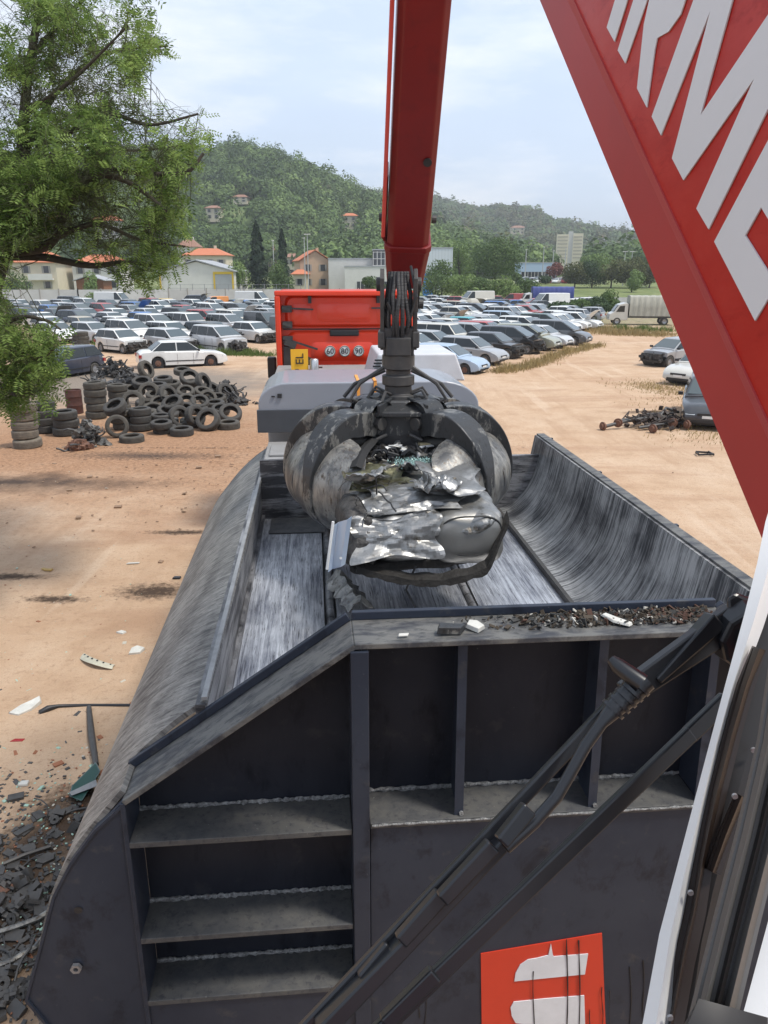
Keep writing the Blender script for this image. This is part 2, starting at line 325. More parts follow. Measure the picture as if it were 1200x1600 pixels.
def scratched(name, base, light, stretch, metal=0.55, rough=0.42, lo=0.42, hi=0.72, coord='UV', bs=0.25, dark=None, stretch2=(1.0, 1.0, 1.0), spec=0.5, rot=0.0, chips=0.0):
    """dark steel with fine directional scraping where bare metal shows"""
    m = bpy.data.materials.new(name); m.use_nodes = True; t = m.node_tree; b = t.nodes['Principled BSDF']; nd = t.nodes.new; nl = t.links
    c = nd('ShaderNodeTexCoord')
    def nz(st, sc, det, rough_, dist=0.0):
        p = nd('ShaderNodeMapping'); p.inputs['Scale'].default_value = st
        if rot and st is not stretch2:
            pr_ = nd('ShaderNodeMapping'); pr_.inputs['Rotation'].default_value = (0, 0, rot); nl.new(c.outputs[coord], pr_.inputs['Vector']); nl.new(pr_.outputs['Vector'], p.inputs['Vector'])
        else: nl.new(c.outputs[coord], p.inputs['Vector'])
        n = nd('ShaderNodeTexNoise'); n.inputs['Scale'].default_value = sc; n.inputs['Detail'].default_value = det; n.inputs['Roughness'].default_value = rough_; n.inputs['Distortion'].default_value = dist
        nl.new(p.outputs['Vector'], n.inputs['Vector']); return n
    a = nz(stretch, 1.0, 9, 0.7, 0.4); d = nz(stretch2, 1.6, 5, 0.6); e = nz(tuple(x * 3.1 for x in stretch), 1.0, 6, 0.7, 0.3)
    av = nd('ShaderNodeMath'); av.operation = 'MULTIPLY_ADD'; nl.new(d.outputs['Fac'], av.inputs[0]); av.inputs[1].default_value = 0.75; nl.new(a.outputs['Fac'], av.inputs[2])
    r = nd('ShaderNodeValToRGB'); r.color_ramp.elements[0].position = lo + 0.33; r.color_ramp.elements[0].color = (*base, 1); r.color_ramp.elements[1].position = min(1.0, hi + 0.33); r.color_ramp.elements[1].color = (*light, 1)
    nl.new(av.outputs['Value'], r.inputs['Fac'])
    r2 = nd('ShaderNodeValToRGB'); r2.color_ramp.elements[0].position = 0.34; r2.color_ramp.elements[0].color = (1, 1, 1, 1); r2.color_ramp.elements[1].position = 0.46; r2.color_ramp.elements[1].color = (0, 0, 0, 1)
    nl.new(e.outputs['Fac'], r2.inputs['Fac'])
    mx_ = nd('ShaderNodeMixRGB'); nl.new(r2.outputs['Color'], mx_.inputs['Fac']); nl.new(r.outputs['Color'], mx_.inputs['Color1']); mx_.inputs['Color2'].default_value = (*(dark or tuple(x * 0.6 for x in base)), 1)
    fin = mx_.outputs['Color']
    if chips:
        for sc_, th0, colr in ((55.0, 0.70, (0.34, 0.34, 0.33, 1)), (7.0, 0.60, (0.095, 0.09, 0.08, 1))):
            q = nz((1, 1, 1), sc_, 3 if sc_ > 20 else 9, 0.6); r3 = nd('ShaderNodeValToRGB'); r3.color_ramp.elements[0].position = th0; r3.color_ramp.elements[0].color = (0, 0, 0, 1); r3.color_ramp.elements[1].position = th0 + 0.09; r3.color_ramp.elements[1].color = (chips,) * 3 + (1,)
            nl.new(q.outputs['Fac'], r3.inputs['Fac']); m3 = nd('ShaderNodeMixRGB'); nl.new(r3.outputs['Color'], m3.inputs['Fac']); nl.new(fin, m3.inputs['Color1']); m3.inputs['Color2'].default_value = colr; fin = m3.outputs['Color']
    nl.new(fin, b.inputs['Base Color'])
    b.inputs['Metallic'].default_value = metal; b.inputs['Specular IOR Level'].default_value = spec
    rr = nd('ShaderNodeMapRange'); rr.inputs['To Min'].default_value = rough + 0.2; rr.inputs['To Max'].default_value = max(rough - 0.12, 0.12); nl.new(a.outputs['Fac'], rr.inputs['Value']); nl.new(rr.outputs['Result'], b.inputs['Roughness'])
    bp = nd('ShaderNodeBump'); bp.inputs['Strength'].default_value = bs; bp.inputs['Distance'].default_value = 0.006; nl.new(e.outputs['Fac'], bp.inputs['Height']); nl.new(bp.outputs['Normal'], b.inputs['Normal'])
    return m
PAINT = scratched('dark_grey_machine_paint', (0.020, 0.026, 0.042), (0.032, 0.040, 0.058), (1.2, 1.2, 0.8), metal=0.1, rough=0.42, lo=0.3, hi=0.8, coord='Object', bs=0.08, spec=0.35, chips=0.35)
PANEL = scratched('dark_navy_panel_paint', (0.014, 0.016, 0.024), (0.024, 0.027, 0.036), (1.5, 1.5, 0.6), metal=0.1, rough=0.4, lo=0.3, hi=0.8, coord='Object', bs=0.05, spec=0.22, chips=0.15)
DUSTY = scratched('dusty_grey_paint', (0.045, 0.047, 0.052), (0.085, 0.083, 0.078), (9, 9, 9), metal=0.0, rough=0.62, lo=0.35, hi=0.75, coord='Object', bs=0.25, dark=(0.035, 0.035, 0.04), chips=0.7)
DUSTRIM = scratched('dusty_rim_paint', (0.036, 0.038, 0.045), (0.13, 0.128, 0.12), (5, 16, 5), metal=0.0, rough=0.55, lo=0.40, hi=0.60, coord='Object', bs=0.3, dark=(0.04, 0.04, 0.04), stretch2=(2.5, 3, 2.5))
WELD = mat('weld_bead', (0.50, 0.50, 0.49), 0.5, metal=0.1, var=1.0, vscale=45, col2=(0.05, 0.05, 0.05), bump=1.0, bscale=120)
FLOORM = scratched('polished_chamber_floor', (0.19, 0.20, 0.24), (0.74, 0.75, 0.78), (40, 1.6, 1), metal=0.75, rough=0.36, lo=0.36, hi=0.66, coord='Object', bs=0.35, dark=(0.045, 0.045, 0.05), stretch2=(1.3, 0.7, 1))
SHELLM = scratched('scraped_shell_paint', (0.060, 0.061, 0.064), (0.30, 0.295, 0.28), (26, 3.2, 1), metal=0.25, rough=0.5, lo=0.36, hi=0.66, bs=0.3, dark=(0.03, 0.03, 0.03), stretch2=(0.55, 1.3, 1), rot=0.5, chips=0.25)
LIDM = scratched('scraped_lid_steel', (0.055, 0.057, 0.062), (0.50, 0.50, 0.49), (36, 1.5, 1), metal=0.35, rough=0.42, lo=0.42, hi=0.70, bs=0.3, dark=(0.028, 0.028, 0.03), stretch2=(0.9, 1.1, 1))
INNER = scratched('scraped_inner_wall', (0.045, 0.045, 0.05), (0.30, 0.30, 0.31), (2.2, 1.0, 16), metal=0.4, rough=0.4, lo=0.46, hi=0.78, coord='Object', bs=0.2)
CLAW = scratched('worn_grapple_steel', (0.045, 0.047, 0.050), (0.20, 0.195, 0.18), (13, 13, 5), metal=0.4, rough=0.40, lo=0.60, hi=0.84, coord='Object', bs=0.3, dark=(0.03, 0.028, 0.026), stretch2=(2.2, 2.2, 1.6))
CLAWIN = scratched('worn_shell_steel', (0.085, 0.087, 0.090), (0.29, 0.28, 0.255), (9, 9, 2.5), metal=0.45, rough=0.4, lo=0.44, hi=0.68, coord='Object', bs=0.3, dark=(0.07, 0.05, 0.035), stretch2=(1.8, 1.8, 1.4))

bal = thing('car_baler', 'big dark grey car baler trailer with scraped curved lids, filling the foreground', 'car baler', O, ALPHA)
FLZ = 2.4; F0 = 0.27; F1 = 4.82; SL, SR = -1.54, 1.08
# end frame, seen from the camera
outl = [(-1.56, 2.82), (-1.78, 2.63), (-1.90, 2.52), (-2.08, 2.33), (-2.22, 2.14), (-2.33, 1.94), (-2.41, 1.70), (-2.555, 1.27), (-2.46, 1.06), (-2.10, 0.70), (-1.8, 0.62), (1.5, 0.62), (1.95, 0.9), (2.05, 1.3), (1.93, 1.9), (1.72, 2.32), (1.40, 2.62), (1.10, 2.82)]
m = MB(); m.prism([(-1.925, 2.50)] + outl[3:10] + [(-1.925, 0.66)], lambda a, b: (a, 0.0, b), lambda a, b: (a, 0.03, b))
m.prism([(-1.925, 1.17), (-1.925, 0.66), (-1.8, 0.62), (1.5, 0.62), (1.95, 0.9), (2.05, 1.3), (1.93, 1.9), (1.72, 2.32), (1.13, 2.32), (1.09, 2.26), (-0.70, 2.26), (-0.70, 1.17)], lambda a, b: (a, 0.0, b), lambda a, b: (a, 0.03, b))
ep = bevel(m.obj('end_plate', PAINT, bal), 0.004)
m = MB(); prev = None
rimpts = [(-1.93, 2.47)] + outl[3:10]
m = MB()
for a, b in zip(rimpts, rimpts[1:]): m.beam((a[0], 0.012, a[1]), (b[0], 0.012, b[1]), 0.05, 0.014, up=(a[1] - b[1], 0, b[0] - a[0]))
m.obj('edge_lip', PAINT, bal)
# recessed back panels
m = MB(); m.prism([(-1.92, 2.48), (-1.92, 0.66), (1.5, 0.66), (1.5, 2.7), (1.12, 3.24), (-0.78, 3.24)], lambda a, b: (a, 0.25, b), lambda a, b: (a, 0.27, b))
m.obj('back_panel', PANEL, bal)
# rim: flange on the sloping left beam and on the top, with a small lip at its inner edge
def flange(p, q, name, f0=-0.015, f1=0.285, ext=0.0):
    mm = MB(); d = np.array([q[0] - p[0], q[1] - p[1]]); d = d / np.linalg.norm(d); n = np.array([-d[1], d[0]])
    mm.prism([p, q, (q[0] - n[0] * 0.03, q[1] - n[1] * 0.03), (p[0] - n[0] * 0.03, p[1] - n[1] * 0.03)], lambda a, b: (a, f0, b), lambda a, b: (a, f1, b))
    o = bevel(mm.obj(name, DUSTRIM, bal), 0.005)
    mm = MB(); k = 0.045
    mm.prism([(p[0] + n[0] * 0.001, p[1] + n[1] * 0.001), (q[0] + n[0] * 0.001, q[1] + n[1] * 0.001), (q[0] + n[0] * k, q[1] + n[1] * k), (p[0] + n[0] * k, p[1] + n[1] * k)], lambda a, b: (a, f1 - 0.035, b), lambda a, b: (a, f1 - 0.002, b))
    bevel(mm.obj('rim_lip', PAINT, o), 0.004); return o
flange((-1.935, 2.495), (-0.775, 3.305), 'sloping_rim'); flange((-0.770, 3.305), (1.16, 3.30), 'top_rim'); flange((1.165, 3.30), (1.60, 2.74), 'sloping_rim')
# vertical ribs
m = MB()
m.prism([(0.0, 3.27), (0.0, 3.14), (0.035, 3.0), (0.06, 2.85), (0.06, 0.66), (0.25, 0.66), (0.25, 3.27)], lambda f, z: (-0.725, f - 0.02, z), lambda f, z: (-0.705, f - 0.02, z))
m.prism([(0.0, 3.27), (0.0, 3.10), (0.03, 2.95), (0.03, 0.7), (-0.005, 0.7), (-0.02, 2.9), (-0.02, 3.27)], lambda f, z: (-0.79, f - 0.01, z), lambda f, z: (-0.703, f - 0.01, z))
bevel(m.obj('rib', PAINT, bal), 0.004)
m = MB(); m.prism([(0.0, 3.25), (0.0, 0.66), (0.25, 0.66), (0.25, 3.27)], lambda f, z: (-0.79, f, z), lambda f, z: (-0.77, f, z)); m.obj('rib', PAINT, bal)
for s in (-0.22, 0.50, 1.09):
    m = MB(); m.prism([(0.05, 3.262), (0.012, 2.275), (0.25, 2.275), (0.25, 3.262)], lambda f, z: (s - 0.012, f, z), lambda f, z: (s + 0.012, f, z)); m.prism([(0.05, 3.26), (0.012, 2.276), (0.016, 2.276), (0.06, 3.26)], lambda f, z: (s - 0.035, f, z), lambda f, z: (s + 0.0, f, z))
    m.obj('rib', PAINT, bal)
    m = MB(); m.tube([(s, 0.0, 2.29), (s + 0.004, 0.05, 2.288)], 0.012, 6); m.tube([(s + 0.016, 0.06, 2.28), (s + 0.016, 0.245, 2.28)], 0.007, 6); m.obj('weld', WELD, bal)
# shelves (steps): left bay and the wide one on the right
def shelf(s0, s1, z, z2=None, name='step'):
    z2 = z if z2 is None else z2
    mm = MB(); mm.prism([(s0, z), (s1, z2), (s1, z2 - 0.035), (s0, z - 0.035)], lambda a, b: (a, -0.012, b), lambda a, b: (a, 0.249, b)); o = bevel(mm.obj(name, DUSTY, bal), 0.004)
    mm = MB(); k = 90; mm.tube([(s0 + (s1 - s0) * i / k, 0.242, z + (z2 - z) * i / k + 0.008 + 0.006 * R.random()) for i in range(k + 1)], [0.007 + 0.009 * R.random() for _ in range(k + 1)], 6)
    mm.obj('weld', WELD, o); return o
shelf(-1.922, -0.795, 2.245); shelf(-1.922, -0.795, 1.63); shelf(-1.922, -0.795, 1.20)
shelf(-0.70, 1.075, 2.275, name='ledge')
m = MB(); k = 60; m.tube([(-0.69 + 1.74 * i / k, -0.016, 2.262 + 0.003 * R.random()) for i in range(k + 1)], [0.004 + 0.005 * R.random() for _ in range(k + 1)], 6); m.obj('weld', WELD, bal)
m = MB(); m.bb((-1.945, -0.012, 0.66), (-1.92, 0.25, 2.48)); bevel(m.obj('side_stringer', PAINT, bal), 0.004)
# hole and nut on the left plate
m = MB(); m.lathe([(0.0, 0), (0.022, 0)], 16, (-2.22, -0.004, 1.84), 'y'); m.obj('bolt_hole', BLACK, bal)
m = MB(); m.lathe([(0.014, -0.02), (0.03, -0.02), (0.03, 0.0), (0.014, 0.0)], 6, (-2.27, -0.005, 1.47), 'y', closed=True); m.obj('nut', RIM, bal)
# red plate with the white mark
SIGNR = mat('red_sign_paint', (0.62, 0.045, 0.018), 0.4, var=0.35, vscale=4, col2=(0.45, 0.03, 0.015)); SIGNW = mat('white_sign_paint', (0.72, 0.73, 0.75), 0.45, var=0.3, vscale=6)
def wl(px, py, fo=0.0):
    d = ray(px, py); C = np.array([0, 0, H]); t = ((O + EF * fo - C) @ EF) / (d @ EF); p = C + d * t; return ((p - O) @ ER, p[2])
sg = MB(); sg.prism([wl(751, 1489), wl(940, 1457), (0.70, 0.67), (-0.05, 0.67)], lambda a, b: (a, -0.006, b), lambda a, b: (a, -0.001, b)); sign = sg.obj('brand_plate', SIGNR, bal)
def arcp(pts): return [wl(*p) for p in pts]
m = MB()
m.prism(arcp([(803, 1531), (805, 1518), (812, 1505), (824, 1497), (842, 1494), (918, 1488), (913, 1520)]), lambda a, b: (a, -0.011, b), lambda a, b: (a, -0.007, b))
m.prism(arcp([(799, 1585), (797, 1572), (802, 1563), (850, 1558), (912, 1553), (914, 1625), (912, 1680), (884, 1690), (884, 1598), (820, 1598), (805, 1596)]), lambda a, b: (a, -0.011, b), lambda a, b: (a, -0.007, b))
m.prism(arcp([(840, 1494), (856, 1490), (860, 1472), (863, 1490), (866, 1494), (863, 1496), (856, 1496)]), lambda a, b: (a, -0.012, b), lambda a, b: (a, -0.0075, b))
m.obj('white_mark', SIGNW, sign)
m = MB()
for x0, y0, y1, wd in ((833, 1515, 1640, 2.2), (885, 1465, 1650, 2.8), (904, 1467, 1660, 3.2), (940, 1540, 1600, 2.4), (952, 1545, 1640, 2.0), (985, 1510, 1600, 2.4), (655, 1520, 1590, 2.4), (665, 1545, 1600, 2.0), (921, 1575, 1640, 2.6), (1005, 1500, 1590, 2.2)):
    pts = []
    for i in range(9):
        q = wl(x0 + 1.2 * math.sin(i * 0.7 + x0), y0 + (y1 - y0) * i / 8); pts.append((q[0], -0.0125 if 750 < x0 < 960 else -0.003, q[1]))
    m = MB(); m.tube(pts, [0.0022 * wd / 2 * (0.6 + 0.9 * R.random()) for _ in pts], 5); m.obj('oil_drip', BLACK, bal)
# chamber floor: three polished strips with dark joints and two rail bars
for s0, s1 in ((SL, -0.90), (-0.80, 0.27), (0.36, SR)):
    m = MB(); m.bb((s0, F0, FLZ - 0.04), (s1, F1, FLZ)); m.obj('floor_plate', FLOORM, bal)
m = MB(); m.bb((SL - 0.02, F0, FLZ - 0.10), (SR + 0.25, F1, FLZ - 0.05)); m.obj('floor_base', BLACKM, bal)
for s in (-0.85, 0.315):
    m = MB()
    for i in range(26): f = F0 + 0.03 + i * 0.175; m.tube([(s, f, FLZ - 0.02), (s, f + 0.165, FLZ - 0.02)], 0.036, 8)
    m.obj('rail', INNER, bal, smooth=50)
m = MB(); m.beam((SR + 0.02, F0, FLZ + 0.03), (SR + 0.02, F1, FLZ + 0.03), 0.05, 0.06); m.obj('side_rail', BLACKM, bal)
# walls of the chamber
m = MB(); m.bb((SL - 0.05, F0, FLZ - 0.1), (SL, 6.35, 2.85)); m.obj('side_wall', INNER, bal)
m = MB(); m.bb((SL, F0 + 0.0, FLZ + 0.002), (SL + 0.03, F1, FLZ + 0.05)); m.obj('side_rail', INNER, bal)
m = MB(); m.bb((SL, F1, 2.3), (SR + 0.5, F1 + 0.06, 3.062)); m.obj('far_wall', INNER, bal)
m = MB(); m.bb((SL + 0.1, 4.3, FLZ + 0.001), (-0.86, 4.8, FLZ + 0.015)); m.obj('floor_shelf', DUSTY, bal)
# convex shell on the left
def catmull(P, n=6):
    P = [np.array(p, float) for p in P]; P = [2 * P[0] - P[1]] + P + [2 * P[-1] - P[-2]]; out = []
    for i in range(1, len(P) - 2):
        for k in range(n):
            t = k / n; a, b, c_, d = P[i - 1], P[i], P[i + 1], P[i + 2]
            out.append(0.5 * ((2 * b) + (-a + c_) * t + (2 * a - 5 * b + 4 * c_ - d) * t * t + (-a + 3 * b - 3 * c_ + d) * t ** 3))
    return out + [P[-2]]
def shell(prof, fa, fb, th, name, m_, nf=24):
    P = []; acc = [0]
    for a, b in zip(prof, prof[1:]): acc.append(acc[-1] + float(np.linalg.norm(np.array(b) - np.array(a))))
    mm = MB(); ff = np.linspace(fa, fb, nf)
    for f in ff: P.append([(p[0], f, p[1]) for p in prof])
    mm.sheet(P, th); me = mm.mesh(name, m_, smooth=30)
    uv = me.uv_layers.new(name='UVMap'); co = np.zeros(len(me.vertices) * 3); me.vertices.foreach_get('co', co); co = co.reshape(-1, 3)
    pr = np.array(prof); key = []
    for v in co: key.append((v[1], acc[int(np.argmin(((pr - v[[0, 2]]) ** 2).sum(1)))]))
    li = np.zeros(len(me.loops), dtype=np.int32); me.loops.foreach_get('vertex_index', li); uv.data.foreach_set('uv', np.array(key)[li].reshape(-1).astype(np.float32))
    return link(name, me, bal)
lp = catmull([(-1.545, 2.865), (-1.70, 2.76), (-1.90, 2.58), (-2.08, 2.37), (-2.23, 2.17), (-2.345, 1.95), (-2.43, 1.70), (-2.50, 1.45), (-2.56, 1.25), (-2.50, 0.95)], 4)
shell(lp, 0.288, 6.35, -0.03, 'side_shell', SHELLM); shell([p for p in lp if p[0] < -1.94], 0.032, 0.286, -0.03, 'side_shell', SHELLM, 4)
m = MB(); m.prism(lp + [(-1.6, 0.9), (-1.6, 2.8)], lambda a, b: (a, 6.35, b), lambda a, b: (a, 6.39, b)); m.obj('end_plate', PAINT, bal)
m = MB(); m.beam((-1.545, 0.29, 2.872), (-1.545, 6.35, 2.872), 0.028, 0.02); m.obj('shell_edge', mat('worn_bright_edge', (0.42, 0.42, 0.42), 0.45, metal=0.5, var=0.7, vscale=6, col2=(0.15, 0.15, 0.15)), bal)
rp = catmull([(1.10, 2.41), (1.22, 2.45), (1.36, 2.56), (1.47, 2.72), (1.545, 2.92), (1.60, 3.22)], 5)
shell(rp, 0.30, 5.12, -0.045, 'curved_lid', LIDM)
m = MB(); m.beam((1.625, 0.30, 3.225), (1.625, 5.14, 3.225), 0.085, 0.03); m.obj('lid_rim', DUSTRIM, bal)
for f in (0.34, 1.9, 3.5, 5.05): m = MB(); m.prism([(1.12, 2.36), (1.40, 2.52), (1.56, 2.8), (1.66, 3.2), (1.75, 3.2), (1.72, 2.6), (1.5, 2.2), (1.1, 2.2)], lambda a, b: (a, f, b), lambda a, b: (a, f + 0.04, b)); m.obj('lid_rib', PAINT, bal)
# lower body, chassis and wheels under the baler
m = MB(); m.bb((-1.6, 0.27, 1.3), (1.5, 5.8, 2.28)); m.bb((-1.45, 0.3, 0.95), (1.35, 10.4, 1.3)); m.obj('chassis', PAINT, bal)
def wheel_part(parent, c, r, wd, name='wheel'):
    mm = MB(); h_ = wd / 2; mm.lathe([(r * 0.58, -h_), (r * 0.93, -h_), (r, -h_ * 0.75), (r, h_ * 0.75), (r * 0.93, h_), (r * 0.58, h_)], 28, c, 'y', closed=True); o = mm.obj(name, RUBBER, parent, smooth=35)
    mm = MB(); mm.lathe([(0.0, -h_ * 0.5), (r * 0.25, -h_ * 0.6), (r * 0.57, -h_ * 0.9), (r * 0.57, h_ * 0.9), (r * 0.25, h_ * 0.6), (0.0, h_ * 0.5)], 20, c, 'y'); mm.obj('rim', RIM, o, smooth=35); return o
def wheelx(parent, c, r, wd):   # axle along local x
    mm = MB(); h_ = wd / 2; mm.lathe([(r * 0.58, -h_), (r * 0.93, -h_), (r, -h_ * 0.75), (r, h_ * 0.75), (r * 0.93, h_), (r * 0.58, h_)], 28, c, 'x', closed=True); o = mm.obj('wheel', RUBBER, parent, smooth=35)
    mm = MB(); mm.lathe([(0.0, -h_ * 0.5), (r * 0.25, -h_ * 0.6), (r * 0.57, -h_ * 0.9), (r * 0.57, h_ * 0.9), (r * 0.25, h_ * 0.6), (0.0, h_ * 0.5)], 20, c, 'x'); mm.obj('rim', RIM, o, smooth=35); return o
for f in (1.6, 2.9, 4.2):
    for s in (-1.25, 1.15): wheelx(bal, (s, f, 0.5), 0.5, 0.36)
# far end: ledge, engine hood with rounded shoulders, deck and power pack
GREYH = mat('mid_grey_hood_paint', (0.25, 0.265, 0.30), 0.32, var=0.35, vscale=2.5, col2=(0.19, 0.20, 0.225), coat=0.3)
GREYL = mat('light_grey_deck_paint', (0.30, 0.30, 0.30), 0.5, var=0.6, vscale=4, col2=(0.19, 0.18, 0.17))
m = MB(); m.bb((-1.50, F1 + 0.065, 2.9), (1.2, 5.80, 3.06)); m.bb((-1.45, 5.0, 3.06), (0.5, 5.5, 3.09)); bevel(m.obj('far_ledge', GREYL, bal), 0.01)
hp = [(-1.60, 3.16), (-1.60, 3.50)] + [(-1.60 + 0.36 * (1 - math.cos(a)), 3.50 + 0.255 * math.sin(a)) for a in np.linspace(0.2, math.pi / 2, 7)] + [(0.55 + 0.50 * math.sin(a), 3.755 - 0.30 * (1 - math.cos(a))) for a in np.linspace(0, math.pi / 2, 9)] + [(1.05, 3.16)]
m = MB(); m.prism(hp, lambda a, b: (a, 5.83, b), lambda a, b: (a, 7.1, b)); bevel(m.obj('engine_hood', GREYH, bal), 0.02, 3)
m = MB(); m.bb((-1.62, 5.805, 3.17), (1.07, 5.86, 3.44)); bevel(m.obj('hood_base', mat('hood_base_grey', (0.055, 0.06, 0.07), 0.4, var=0.4, vscale=3), bal), 0.005)
m = MB(); m.bb((-1.37, 5.81, 3.58), (-1.32, 5.828, 3.63)); m.obj('latch', BLACK, bal); m = MB(); m.bb((-1.44, 5.815, 3.59), (-1.40, 5.829, 3.605)); m.obj('latch', BLACK, bal)
OR = mat('orange_strap', (0.75, 0.30, 0.05), 0.6)
for s in (-0.43, -0.23): m = MB(); m.bb((s, 5.80, 3.50), (s + 0.035, 5.827, 3.77)); m.bb((s, 5.80, 3.757), (s + 0.035, 6.4, 3.77)); m.obj('strap', OR, bal)
m = MB(); m.bb((-1.58, 7.1, 1.3), (0.95, 10.6, 3.42)); bevel(m.obj('pump_housing', GREYL, bal), 0.03, 3)
for a, b in ((-1.0, 7.4), (-0.85, 8.2), (-0.9, 7.6), (0.1, 7.5), (-1.25, 7.9)): m = MB(); m.bb((a, b + 1.9, 3.42), (a + 0.06, b + 2.02, 3.432)); m.obj('bolt', BLACK, bal)
m = MB(); m.prism([(-0.10, 3.43), (0.02, 3.84), (1.18, 3.84), (1.34, 3.43)], lambda a, b: (a, 8.2, b), lambda a, b: (a, 9.7, b)); bevel(m.obj('hydraulic_tank', mat('white_tank_paint', (0.60, 0.61, 0.64), 0.4, var=0.3, vscale=3), bal), 0.03, 3)
m = MB()
for i in range(7): m.beam((-0.06 + 0.014 * i, 8.18, 3.47 + 0.045 * i), (-0.06 + 0.014 * i, 8.18, 3.495 + 0.045 * i), 0.12, 0.02)
m.obj('vent', BLACK, bal)
m = MB(); m.lathe([(0, 3.42), (0.075, 3.42), (0.075, 3.58), (0.06, 3.60), (0, 3.60)], 18, (-0.93, 9.9, 0)); m.obj('filler_cap', mat('bare_aluminium', (0.6, 0.6, 0.6), 0.35, metal=0.9), bal, smooth=40)
yp = MB(); yp.bb((-1.32, 9.9, 3.42), (-1.03, 9.92, 3.76)); ypo = yp.obj('yellow_sign', mat('yellow_sign_paint', (0.80, 0.42, 0.02), 0.5), bal)
tm = text_mesh('EL', 0.19); tm.materials.append(BLACK); to = link('lettering', tm, ypo); to.location = (-1.165, 9.892, 3.60); to.rotation_euler = (math.pi / 2, -math.pi / 2, 0)

# small things lying on the baler
WHITEPL = mat('dirty_white_plastic', (0.62, 0.61, 0.56), 0.5, var=0.5, vscale=9)
m = MB(); m.tube([(0, 0, 0), (0.09, 0, 0), (0.14, 0, 0), (0.17, 0, 0), (0.19, 0, 0)], [0.035, 0.04, 0.038, 0.018, 0.016], 12)
b_ = m.obj('plastic_bottle', WHITEPL, smooth=50); b_.location = W3(-1.22, 5.62, 3.10); b_.rotation_euler = (0, 0, 0.1); tag(b_, 'small white plastic bottle lying on the ledge in front of the grey hood', 'bottle')

def rim_debris():
    v = []; mm = {k: MB() for k in ('brown', 'grey', 'white', 'rust')}
    for i in range(1500):
        u_ = R.random() ** 0.8; s = -0.3 + 1.40 * u_; dens = 0.15 + 0.85 * max(0, math.sin((s + 0.05) * 2.2)) if s < 1.2 else 0.5
        if R.random() > dens: continue
        f = 0.05 + 0.17 * R.random() + 0.02; r_ = 0.003 + 0.013 * R.random() ** 3
        k = R.choices(('brown', 'grey', 'white', 'rust'), (5, 4, 1, 3 if s > 0.7 else 0.6))[0]
        M = Matrix.Rotation(R.random() * 6, 3, Vector((R.random(), R.random(), R.random())).normalized())
        mm[k].box((s, f, 3.309 + r_ * 0.4), (r_ * 3.0 * (0.5 + R.random()), r_ * 1.6, r_ * 0.5), M=M)
    return mm
rd = thing('debris_heap', 'loose chips of dirt, rust and plastic strewn along the top rim of the baler', 'debris', O, ALPHA); tag(rd, kind='stuff')
cols_ = {'brown': (0.06, 0.045, 0.03), 'grey': (0.04, 0.04, 0.038), 'white': (0.5, 0.48, 0.43), 'rust': (0.09, 0.045, 0.03)}
allm = rim_debris()
for k_, q in allm.items(): q.obj('chips', mat('chips_' + k_, cols_[k_], 0.85, var=0.5, vscale=40), rd)
def shard(name, label, s, f, z, poly, h, m_, rz=0.0, tilt=0.1):
    mm = MB(); mm.prism(poly, lambda a, b: (a, b, 0), lambda a, b: (a * 0.9, b * 0.8, h)); o = bevel(mm.obj(name, m_), 0.003); o.location = W3(s, f, z); o.rotation_euler = (tilt, tilt * 0.7, rz); return tag(o, label, 'scrap piece')
shard('plastic_shard', 'dented grey metal scrap piece on the rim left of the white scraps', -0.30, 0.06, 3.315, [(-0.07, -0.02), (0.05, -0.03), (0.09, 0.02), (-0.05, 0.04)], 0.035, CLAW, 0.2)
shard('plastic_shard', 'crumpled white scrap beside the grey metal piece on the rim', -0.17, 0.09, 3.315, [(-0.04, -0.02), (0.03, -0.03), (0.05, 0.02), (0.0, 0.045), (-0.04, 0.03)], 0.025, WHITEPL, -0.4, 0.2)
shard('plastic_shard', 'flat oblong whitish plastic piece among brown dirt on the rim', 0.57, 0.10, 3.32, [(-0.09, 0.02), (-0.07, 0.045), (0.0, 0.01), (0.07, -0.02), (0.05, -0.045), (-0.03, -0.03)], 0.014, WHITEPL, -0.2, 0.12)
shard('plastic_shard', 'tiny white scrap near the left end of the top rim', -0.53, 0.04, 3.315, [(-0.03, -0.01), (0.02, -0.012), (0.035, 0.012), (-0.02, 0.015)], 0.008, WHITEPL, 0.3)

# ------------------------------------------------------------------ red truck cab in front of the baler
REDT = mat('orange_red_truck_paint', (0.72, 0.045, 0.012), 0.35, var=0.2, vscale=2, col2=(0.5, 0.03, 0.01), coat=0.3)
REDD = mat('dark_red_truck_paint', (0.40, 0.025, 0.012), 0.45)
tr = thing('tractor_truck', 'orange red truck cab seen from behind with round 60, 80 and 90 speed signs', 'truck', W3(-0.36, 11.15, 0), ALPHA)
cx0, cx1, zt = -1.25, 1.25, 4.68
m = MB(); m.bb((cx0 + 0.02, 0.14, 1.0), (cx1 - 0.02, 2.3, zt - 0.02)); bevel(m.obj('cab', REDT, tr), 0.05, 3)
m = MB(); m.bb((cx0, -0.10, zt - 0.09), (cx1, 0.2, zt)); m.bb((cx0, -0.10, 1.3), (cx0 + 0.10, 0.2, zt - 0.09)); m.bb((cx1 - 0.10, -0.10, 1.3), (cx1, 0.2, zt - 0.09)); bevel(m.obj('cab_frame', REDT, tr), 0.02)
